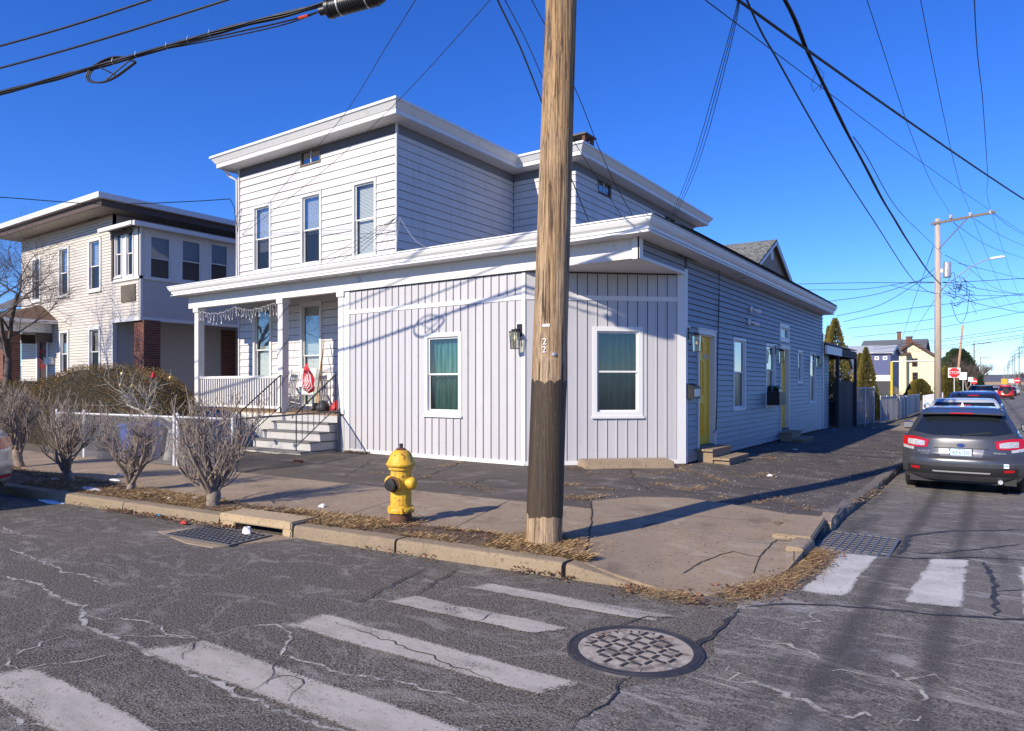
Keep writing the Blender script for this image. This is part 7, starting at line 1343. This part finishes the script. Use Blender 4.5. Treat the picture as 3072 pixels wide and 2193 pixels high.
for fk, pp in enumerate(([(2395, 852, 40), (2600, 848, 39), (2820, 848, 38.4), (3072, 835, 40), (3200, 828, 44)], [(2415, 870, 44), (2600, 866, 41), (2740, 846, 39.5), (2815, 848, 38.4)], [(2480, 905, 44), (2640, 880, 41), (2815, 820, 38.4)], [(2510, 948, 46), (2640, 915, 42), (2750, 850, 40), (2815, 795, 38.4)], [(2530, 965, 50), (2700, 930, 44), (2900, 905, 46), (3072, 880, 52)], [(2540, 985, 60), (2780, 960, 55), (3072, 905, 52)], [(2560, 1012, 60), (2800, 985, 55), (3072, 935, 52)], [(2620, 1040, 70), (2810, 1020, 60), (3072, 980, 55)], [(2620, 1048, 70), (2810, 1027, 60), (3072, 990, 55)], [(2620, 1060, 70), (2810, 1040, 60), (3072, 1004, 55)], [(2620, 1068, 70), (2810, 1048, 60), (3072, 1012, 55)], [(2830, 845, 38.5), (2960, 870, 45), (3072, 885, 60)], [(2830, 872, 38.5), (2930, 910, 45), (3072, 938, 60)], [(2835, 765, 38.5), (2900, 800, 45), (2980, 862, 58), (3072, 885, 80)], [(2875, 790, 40), (2960, 810, 50), (3072, 838, 70)], [(2860, 668, 38), (2960, 735, 50), (3072, 775, 70)], [(2925, 658, 38), (3000, 705, 50), (3072, 738, 70)], [(2978, 640, 37), (3030, 680, 48), (3072, 705, 60)], [(2670, 855, 52), (2740, 870, 48), (2900, 885, 52), (3072, 886, 60)], [(2700, 1040, 80), (2735, 925, 60), (2800, 740, 38.4)], [(2725, 1025, 80), (2770, 950, 60), (2840, 850, 38.4)])): fw(pp, label='thin sky wire by the far pole, '+FL_[fk])
# splice knots on two far wires, the low-hanging loop
wire([AT(2852, 905, 39.5), AT(2870, 955, 40), AT(2885, 968, 40.5), AT(2900, 940, 41), AT(2905, 905, 41.5)], .014, 'slack dark loop hanging right of the far utility pole')
# distant poles on both sides
for k, (x, y, h) in enumerate(((6.2, 196, 12.5), (6.2, 236, 12.5), (6.0, 270, 12), (6.3, 310, 12.5), (5.8, 350, 12), (6.1, 400, 12), (5.9, 470, 12), (6.2, 560, 12), (-2.6, 150, 9.5), (-2.6, 240, 10), (-2.7, 330, 10))):
    upole((x, y, -.2), h, (['nearest', 'second', 'third', 'fourth', 'fifth', 'sixth', 'seventh', 'farthest'][k]+' of the distant poles on the right side of the street' if k < 8 else ['nearest', 'second', 'third'][k-8]+' of the distant poles on the left side of the street'), .16, arm_=True, group='distant utility poles', mt=mk('far_pole', (.22, .24, .21), .9))
lean = upole((-3.1, 84, -.2), 8.0, 'short leaning orange-brown pole left of the far parked cars', .13, arm_=False, mt=mk('orange_pole', (.42, .27, .16), .85)); lean.rotation_euler = (0, R(5), 0)
for k in range(9): a = V(6.0+k % 3*.5-1, 150, 9.5+.35*k); wire([a, a+V(.3, 60, -1.2), a+V(0, 120, 0), a+V(.2, 190, -1.2), a+V(0, 300, .2)], .03, ['lowest', 'second lowest', 'third lowest', 'fourth', 'fifth', 'sixth', 'third highest', 'second highest', 'highest'][k]+' of the distant wires along the far street poles', n=3, mt=wireb, group='distant street wires', sub=5)
# stop sign and far signs
sp = V(-2.33, 62, 0); depth = (sp-CAM).dot(FW); t = thing('stop_sign', 'red octagonal stop sign on a white square panel beside the far sidewalk', 'sign', (sp.x, sp.y, -.15)); zc = HC-(1118-1156)/2073*depth; signr = mk('sign_red', (.55, .012, .018), .4); signw = mk('sign_white', (.75, .75, .75), .45)
dirv = (CAM-V(sp.x, sp.y, CAM.z)).normalized(); yaw = math.atan2(dirv.x, -dirv.y); ee = V(0.98, .17, 0).normalized(); nn = V(ee.y, -ee.x, 0)
def flat(poly_, off, mt, nm, th=.006): m = MB(); f_ = [sp+ee*x+nn*off+V(0, 0, z-sp.z) for x, z in poly_]; b_ = [p-nn*th for p in f_]; k = len(f_); m.raw(f_+b_, [tuple(range(k)), tuple(range(2*k-1, k-1, -1))]+[(i, (i+1) % k, k+(i+1) % k, k+i) for i in range(k)]); return m.build(nm, mt, t)
flat([(-.40, zc-.37), (.40, zc-.37), (.40, zc+.37), (-.40, zc+.37)], .0, signw, 'panel'); oc = lambda r: [(r*math.cos(R(22.5+45*k)), zc+r*math.sin(R(22.5+45*k))) for k in range(8)]
flat(oc(.405), .008, signw, 'octagon_border'); flat(oc(.38), .014, signr, 'octagon'); text('STOP', .30, sp+nn*.017+V(0, 0, zc-.0), rot_wall(ee, nn), signw, t, 'lettering', .002, 1); m = MB(); m.box(sp.x-.03, sp.x+.03, sp.y+.02, sp.y+.06, -.15, zc+.3); m.build('post', galv, t)
def sign(u, v, w_, h_, Y, label, mt, round_=False, bar=False):
    c = PY(u, v, Y); t_ = thing('sign', label, 'sign', (c.x, Y, -.2)); m = MB()
    if round_: m.lathe([(w_/2, 0), (w_/2, .02)], 20, c, (0, -1, 0))
    else: m.box(c.x-w_/2, c.x+w_/2, Y, Y+.02, c.z-h_/2, c.z+h_/2)
    m.build('plate', mt, t_)
    if bar: m = MB(); m.box(c.x-w_*.36, c.x+w_*.36, Y-.03, Y-.021, c.z-h_*.09, c.z+h_*.09); m.build('bar', signw, t_)
    m = MB(); m.box(c.x-.03, c.x+.03, Y+.03, Y+.07, -.2, c.z); m.build('post', galv, t_)
sign(2889, 1128, .62, .72, 80, 'blank white sign right of the stop sign', signw); sign(2912, 1138, .6, .6, 120, 'small white sign left of the do-not-enter sign', signw); sign(2922, 1144, .95, .95, 130, 'red round do-not-enter sign above the parked black car', signr, True, True); sign(3051, 1142, 1.0, 1.0, 150, 'red round do-not-enter sign at the far right edge', signr, True, True); sign(3013, 1144, .9, .9, 150, 'yellow warning sign above the red off-road car', mk('sign_yellow', (.7, .35, .01), .5)); sign(3036, 1143, 1.1, .8, 170, 'white sign left of the far right do-not-enter sign', signw)
# fences, bins and vegetation beyond the carport
fz = -.12
chain((-4.9, 33.4), (-4.6, 36.8), 1.65, 'tall leaning chain-link fence beyond the plank gate', galv, (0, .5, 1), z0=fz, pitch=.09, wr=.004); chain((-4.35, 37.0), (-4.1, 41.5), 1.2, 'chain-link fence with posts before the grey sheet fence', galv, (0, .35, .7, 1), z0=fz, pitch=.09, wr=.004)
def bin_(loc, c, label): t = thing('wheeled_bin', label, 'bin', loc); x, y, z = loc; m = MB(); m.hexa([(x-.24, y-.26, z), (x+.24, y-.26, z), (x+.24, y+.26, z), (x-.24, y+.26, z), (x-.31, y-.33, z+.95), (x+.31, y-.33, z+.95), (x+.31, y+.33, z+.95), (x-.31, y+.33, z+.95)]); mt = mk('bin%s' % label[:4], c, .5); m.build('tub', mt, t, bevel=.03); m = MB(); m.hexa([(x-.33, y-.36, z+.96), (x+.33, y-.36, z+.96), (x+.33, y+.36, z+.98), (x-.33, y+.36, z+.98), (x-.30, y-.33, z+1.04), (x+.30, y-.33, z+1.04), (x+.30, y+.36, z+1.06), (x-.30, y+.36, z+1.06)]); m.build('lid', mt, t); [MB().lathe([(.1, -.03), (.1, .03)], 12, (x+s*.22, y+.28, z+.1), (1, 0, 0)).build('wheel', rubber, t) for s in (-1, 1)]
bin_((-5.4, 35.6, fz), (.02, .05, .30), 'blue wheeled recycling bin behind the chain-link fence'); bin_((-6.1, 34.4, fz), (.03, .06, .05), 'dark green wheeled bin by the plank gate'); bin_((-15.2, 7.75, -.22), (.02, .04, .3), 'blue lidded bin behind the fence below the hedge')
sf = thing('sheet_fence', 'grey upright sheet fence panels along the far sidewalk', 'fence', (-3.9, 46, fz)); shm = mk('grey_sheet', (.30, .33, .37), .5, .3, rnd=.25)
for k in range(26): y = 41.8+k*.48; m = MB(); a = rng.uniform(-.04, .04); m.hexa([(-4.05+a, y, fz), (-4.0+a, y, fz), (-4.0-a, y+.42, fz), (-4.05-a, y+.42, fz), (-4.05+a, y, 1.05), (-4.0+a, y, 1.05), (-4.0-a, y+.42, 1.08), (-4.05-a, y+.42, 1.08)]); m.build('panel', shm, sf)
wfz = thing('picket_fence', 'low white picket fence farther along the sidewalk', 'fence', (-3.9, 62, fz))
for k in range(44): y = 56+k*.55; m = MB(); m.box(-3.95, -3.91, y, y+.2, fz, .95); m.build('picket', signw, wfz)
arb = [mk('arborvitae_a', (.16, .13, .02), .8), mk('arborvitae_b', (.08, .075, .014), .8), mk('arborvitae_c', (.24, .17, .03), .8)]
def conifer(base, h, r, seed, label, n=5000, mats=None, shape=1.4, s0=.06): 
    rr = random.Random(seed); t = thing('evergreen', label, 'tree', base); b = Vector(base); m = MB(); m.tube([b, b+V(0, 0, h*.8)], [r*.12, .02], 6); m.build('trunk', bark_d, t); L = MB()
    for k in range(n):
        z = rr.random()**1.3; rad = r*(1-z)**(1/shape)*(1+.18*mnoise.noise((z*9, seed, math.floor(rr.random()*7))))*rr.uniform(.75, 1.05); a = rr.random()*6.283; c = b+V(rad*math.cos(a), rad*math.sin(a), .05+z*h); d = V(math.cos(a)*.5, math.sin(a)*.5, rr.uniform(.4, 1.2)).normalized(); s = s0*rr.uniform(.7, 1.6); w_ = d.orthogonal().normalized()*s*.45; L.cur = rr.choice((0, 0, 1, 1, 2)); L.quad(c-w_, c+w_, c+d*s*1.6+w_*.3, c+d*s*1.6-w_*.3)
    L.build('crown', mats or arb, t, recalc=False)
for u, vt, Y, w_, l in ((2505, 963, 35.5, 1.0, 'tall brown-green arborvitae behind the carport, taller of the pair'), (2487, 986, 36.2, .6, 'slim brown-green arborvitae left of the taller one'), (2597, 1050, 42, .8, 'tall arborvitae left of the blue house, right of the carport'), (2579, 1066, 44, .7, 'smaller arborvitae beside the tall one near the blue house')):
    p = PY(u, vt, Y); conifer((p.x, Y, -.2), p.z+.2, w_, int(u), l)
for u, vt, Y, w_, l in ((2842, 1105, 84, 1.2, 'dark conical evergreen right of the far utility pole'), (2757, 1142, 100, 1.6, 'rounded shrub in front of the yellow house')): p = PY(u, vt, Y); conifer((p.x, Y, -.2), p.z+.2, w_, int(u), l, shape=2.2, s0=.12)
pine = [mk('pine_a', (.035, .06, .02), .8), mk('pine_b', (.02, .04, .014), .8), mk('pine_c', (.06, .08, .03), .8)]; p = PY(2872, 1056, 150); conifer((p.x, 150, -.2), p.z+.2, 4.2, 77, 'broad dark pine behind the stop sign', 5000, pine, 2.0, .35)
brn_bark = mk('far_bark', (.15, .115, .10), .9)
for u, Y, H, sd_, l in ((2905, 140, 9.5, 61, 'bare tree right of the dark pine'), (2932, 170, 9, 62, 'bare tree above the far parked cars'), (2830, 165, 9, 63, 'bare tree behind the far utility pole'), (2950, 240, 9, 64, 'small bare tree near the far overpass'), (3060, 260, 9, 66, 'bare tree at the far right edge')): p = PY(u, 1160, Y); tree((p.x, Y, -.2), H, sd_, l, levels=5, r0=.22, mt=brn_bark, trunk=.3, nb=(3, 4))
p = PY(2704, 1160, 70); shr = tree((p.x, 70, -.2), 3.6, 71, 'pale bare forsythia bush in front of the yellow house', levels=4, r0=.05, mt=mk('pale_twigs', (.42, .36, .24), .9), trunk=.22, nb=(4, 5), name='bare_bush', cat='shrub')
rr = random.Random(12); gm = [mk('tall_grass_a', (.42, .30, .14), .9), mk('tall_grass_b', (.30, .20, .09), .9)]; m = MB()
for k in range(2600): x, y = rr.uniform(-7.5, -5.2), rr.uniform(38, 46); h = rr.uniform(.6, 1.9)*(1 if rr.random() < .6 else .6); a = rr.random()*6.28; m.cur = rr.randint(0, 1); d = V(math.cos(a)*.25, math.sin(a)*.25, 1)*h; w_ = V(-math.sin(a), math.cos(a), 0)*.02; b = V(x, y, -.2); m.quad(b-w_, b+w_, b+d)
tag(m.build('dry_grass', gm, recalc=False), 'tall dry ornamental grass behind the far chain-link fence', 'grass', kind='stuff')
bol = thing('gate_pole', 'yellow post with a long horizontal grey pipe before the yellow house', 'pole', (-5.6, 60, -.2)); p0 = PY(2675, 1085, 60); m = MB(); m.tube([(p0.x, 60, -.2), (p0.x, 60, p0.z)], .09, 10); m.build('post', mk('post_yellow', (.62, .48, .02), .5), bol); p1 = PY(2806, 1084, 60); m = MB(); m.tube([p0, (p1.x, 60, p0.z+.02)], .05, 8); m.build('pipe', galv, bol)
# ---- litter: dead grass, leaves, snow crusts, small rubbish
straw = [mk('straw_a', (.42, .29, .14), .95), mk('straw_b', (.27, .17, .08), .95), mk('straw_c', (.16, .095, .05), .95)]; leafm_ = [mk('leaf_a', (.22, .10, .045), .9), mk('leaf_b', (.13, .062, .033), .9), mk('leaf_c', (.07, .035, .02), .9)]
def blades(name, pos, label, rr, flat_=.25, ln=(.03, .09), wd=.004, mats=straw):
    m = MB()
    for (x, y, z) in pos:
        a = rr.random()*6.283; l = rr.uniform(*ln); e = rr.uniform(.0, flat_*2); d = V(math.cos(a)*l, math.sin(a)*l, l*e); w_ = V(-math.sin(a), math.cos(a), 0)*wd*rr.uniform(.6, 1.3); b = V(x, y, z); m.cur = rr.choice((0, 0, 1, 1, 2)); m.quad(b-w_, b+w_, b+d*.6+w_*.8+V(0, 0, l*e*.15), b+d)
    return tag(m.build(name, mats, recalc=False), label, 'grass', kind='stuff')
def leaves(name, pos, label, rr, s=(.014, .036)):
    m = MB()
    for (x, y, z) in pos:
        a = rr.random()*6.283; l = rr.uniform(*s); b = V(x, y, z+rr.uniform(.002, .012)); d = V(math.cos(a), math.sin(a), rr.uniform(-.3, .5))*l; w_ = V(-math.sin(a), math.cos(a), rr.uniform(-.4, .6))*l*.5; m.cur = rr.choice((0, 1, 1, 2)); m.quad(b, b+d*.5+w_, b+d+V(0, 0, .2*l), b+d*.5-w_)
    return tag(m.build(name, leafm_, recalc=False), label, 'leaves', kind='stuff')
rr = random.Random(99); P = []
for k in range(52000):
    x = -20+17.1*rr.random()**.62; t_ = rr.random(); y = lerp(vy0(x)+.0, vy1(x)+.04*mnoise.noise((x*3, 1, 1)), t_)
    if mnoise.noise((x*1.2, y*1.2, 8))+.5*mnoise.noise((x*4, y*4, 8)) > -.18: P.append((x, y, vz(x, y, t_)+rr.uniform(-.002, .012)))
blades('dead_grass', P, 'dead brown grass and thatch covering the verge', rr)
P = []
for k in range(3500): x = -20+17*rr.random()**.6; t_ = rr.random()**.7; y = lerp(vy0(x), vy1(x), t_); P.append((x, y, vz(x, y, t_)))
leaves('leaf_litter', P, 'scattered dead leaves on the verge grass', rr, (.012, .032))
P = []   # tufts at the pole foot
for k in range(6500): a = rr.random()*6.28; r = .16+abs(rr.gauss(0, .16)); P.append((pb.x+r*math.cos(a), pb.y+r*math.sin(a)*.8, .135))
for k in range(900): a = rr.random()*6.28; r = .12+abs(rr.gauss(0, .1)); P.append((hp.x+r*math.cos(a), hp.y+r*math.sin(a), .14))
blades('grass_tuft', P, 'straw tufts round the foot of the pole and hydrant', rr, .3, (.025, .085), .0026)
P = []; Q = []
arc = [(-2.5, 5.16), (-2.1, 5.12), (-1.85, 5.2), (-1.62, 5.5), (-1.5, 5.95), (-1.44, 6.5), (-1.42, 7.0), (-1.43, 7.4)]
for k in range(9000):
    q = poly([(*p, 0) for p in arc], rr.random()**.8); x, y = q.x+rr.gauss(.02, .09), q.y+rr.gauss(-.03, .08)
    if mnoise.noise((x*2.2, y*2.2, 1)) > -.28: P.append((x, y, .014+abs(rr.gauss(0, .008))))
blades('grass_drift', P, 'drift of dead grass along the foot of the corner ramp', rr, .15, (.02, .065), .0025)
for k in range(1500):
    q = poly([(*p, 0) for p in arc], rr.random()); x, y = q.x+rr.gauss(.02, .11), q.y+rr.gauss(-.04, .09)
    if mnoise.noise((x*2.6, y*2.6, 5)) > -.05: Q.append((x, y, .014))
for a, b, n_, sp_ in (((-9.6, kly(-9.6)-.06), (-7.0, kly(-7)-.05), 900, .06), ((-5.2, kly(-5.2)-.05), (-4.3, kly(-4.3)-.05), 60, .04), ((-3.5, kly(-3.5)-.05), (-2.9, kly(-2.9)-.05), 120, .04), ((-16, kly(-16)-.06), (-9.6, kly(-9.6)-.06), 200, .05), ((-12.2, 10.8), (-11.4, 10.85), 420, .07), ((-13.2, 9.6), (-12.3, 10.6), 260, .12), ((-7.0, 10.6), (-6.0, 11.0), 300, .12)):
    for k in range(n_): t_ = rr.random(); Q.append((lerp(a[0], b[0], t_)+rr.gauss(0, .03), lerp(a[1], b[1], t_)+rr.gauss(0, sp_), (.012 if a[1] < 6 else .125)+abs(rr.gauss(0, .014))))
leaves('leaf_drift', Q, 'dead leaves drifted in the gutter and against the walls', rr)
P = []   # grass growing in the apron cracks and round the corner slab
for px in ([(1110, 1420), (1290, 1438), (1420, 1462), (1480, 1480)], [(1130, 1405), (1290, 1412), (1400, 1385)], [(1690, 1410), (1760, 1422), (1850, 1432), (1950, 1430), (2040, 1410), (2060, 1395)], [(1690, 1455), (1780, 1470), (1900, 1470)], [(1700, 1495), (1760, 1500), (1800, 1490)], [(1950, 1450), (2060, 1468), (2150, 1450)], [(2180, 1410), (2230, 1422), (2300, 1410), (2350, 1425)], [(2290, 1368), (2360, 1372)], [(2150, 1485), (2260, 1500), (2330, 1480), (2440, 1520)], [(2540, 1500), (2580, 1475), (2650, 1430)], [(1990, 1400), (2120, 1425), (2180, 1440)], [(2420, 1555), (2350, 1570), (2470, 1545)]):
    w3 = [G(u, v, .09) for u, v in px]
    for k in range(520):
        q = poly(w3, rr.random()); x, y = q.x+rr.gauss(0, .06), q.y+rr.gauss(0, .09)
        if mnoise.noise((x*2.5, y*2.5, 4)) > -.12: P.append((x, y, hz(x, y)+.008+.012*mnoise.noise((x*1.3, y*1.3, 2))))
blades('crack_grass', P, 'dry grass growing in the cracks of the dark apron', rr, .2, (.025, .08), .004)
papw = mk('paper_white', (.62, .61, .58), .8)
snow = mk('old_snow', (.72, .74, .80), .6, bump=[(30, .3, .02)])
def blob(name, label, cat, x, y, z, rx_, ry_, h, mt, seed, grp=None):
    m = MB(); n = 18; m.lathe([(1, 0), (.85, .5), (.5, .85), (.05, 1)], n, (0, 0, 0), (0, 0, 1), lambda r, hh, tt: r*(1+.45*mnoise.noise((math.cos(tt)*1.6+seed, math.sin(tt)*1.6, seed)))); m.v = [(x+a*rx_, y+b*ry_, z+c*h) for a, b, c in m.v]; 
    if mt is papw: m.v = [(a+.35*rx_*mnoise.noise((a*40, b*40, c*40)), b+.35*ry_*mnoise.noise((a*40+9, b*40, c*40)), c+.25*h*mnoise.noise((a*40, b*40+5, c*40))) for a, b, c in m.v]
    return tag(m.build(name, mt, smooth=mt is not papw), label, cat, grp)
for k, (u, v, a, b) in enumerate(((275, 1466, .32, .10), (440, 1480, .10, .04), (510, 1496, .06, .03), (585, 1495, .09, .05), (660, 1492, .05, .03), (345, 1440, .15, .05), (360, 1425, .18, .03), (165, 1438, .16, .05))): p = G(u, v, .14); blob('snow_patch', 'old snow crust on the verge, '+['broadest one, between the two middle shrubs', 'left of the largest shrub', 'small one just left of the largest shrub trunk', 'left beside the largest shrub', 'tiny one right of the largest shrub trunk', 'on the sidewalk edge behind the forked shrub', 'thin streak on the shaded sidewalk', 'in the shade behind the silver car'][k], 'snow', p.x, p.y, .135, a, b, .025, snow, k*1.7, 'old snow patches')
p = G(160, 1505); blob('snow_patch', 'flat patch of old snow in the gutter by the silver car', 'snow', p.x, p.y, 0, .35, .10, .02, snow, 9.1)
p = G(742, 1606); blob('crumpled_paper', 'crumpled white paper on the storm drain grate', 'litter', p.x, p.y, .02, .065, .05, .085, papw, 3.3)
for k, (u, v, l) in enumerate(((967, 1523, 'crumpled white paper on the sidewalk left of the hydrant'), (1172, 1652, 'pale paper scrap in the gutter below the hydrant'), (2310, 1412, 'white litter on the dark apron right of the wooden steps'))): p = G(u, v, .12 if k != 1 else 0); blob('paper_scrap', l, 'litter', p.x, p.y, .13 if k == 0 else (.008 if k == 1 else hz(p.x, p.y)+.01), .05, .035, .04, papw, k+11.2)
cu = G(125, 1490); t = thing('paper_cup', 'white paper cup lying in the gutter behind the silver car', 'cup', (cu.x, cu.y, 0)); m = MB(); ax2 = V(.9, .35, 0).normalized(); m.lathe([(.032, 0), (.045, .13), (.047, .135), (.044, .135)], 18, cu-ax2*.07+V(0, 0, .046), ax2); auto_smooth(m.build('cup', papw, t)); m = MB(); m.lathe([(.0375, .05), (.0405, .085)], 18, cu-ax2*.07+V(0, 0, .046), ax2, lambda r, h, tt: r*1.02); m.build('print', mk('cup_red', (.5, .03, .03), .6), t)
t = thing('brick', 'loose red brick at the foot of the porch steps', 'brick', (-12.1, 8.9, .1)); p = G(895, 1386, .13); m = MB(); m.box(p.x-.1, p.x+.1, p.y-.045, p.y+.045, .115, .175); m.build('brick_block', brick, t, bevel=.005)
P = []; m = MB()          # grit and salt grains, bits of glass
for k in range(2600):
    if rr.random() < .6: x, y = rr.uniform(-4.6, -1.7), rr.uniform(7, 24); z = hz(x, y)+.012
    else: x, y = rr.uniform(-4, -1.6), rr.uniform(5.4, 8.8); z = .135 if y > 6.6 else .12
    if y < 8.9 and x > -4.2: continue
    s = rr.uniform(.004, .014); a = rr.random()*6.28; m.quad((x+s*math.cos(a), y+s*math.sin(a), z+.002), (x+s*math.cos(a+2.1), y+s*math.sin(a+2.1), z+.008), (x+s*math.cos(a+4.2), y+s*math.sin(a+4.2), z+.004))
tag(m.build('grit', papw, recalc=False), 'white grit and salt grains strewn over the dark apron', 'grit', kind='stuff')
for k, (u, v, c, l) in enumerate(((2385, 1355, (.6, .6, .65), 'plastic scrap at the foot of the farther wooden steps'), (2475, 1290, (.6, .62, .7), 'white scrap beside the end of the grey wing'), (2500, 1295, (.1, .2, .7), 'blue scrap beside the end of the grey wing'), (2600, 1270, (.65, .65, .7), 'white scrap by the plank fence'), (2655, 1258, (.7, .7, .7), 'pale scrap right of the plank fence'), (2620, 1285, (.5, .5, .55), 'grey scrap on the shaded apron near the plank fence'), (550, 1575, (.5, .03, .02), 'red wrapper in the gutter leaves'), (475, 1554, (.03, .25, .35), 'teal wrapper in the gutter leaves'))):
    p = G(u, v, .0); blob('scrap', l, 'litter', p.x, p.y, (hz(p.x, p.y)+.012 if p.y > 6 else .02), .07, .03, .03, mk('scrap%d' % k, c, .6), k+21.0)
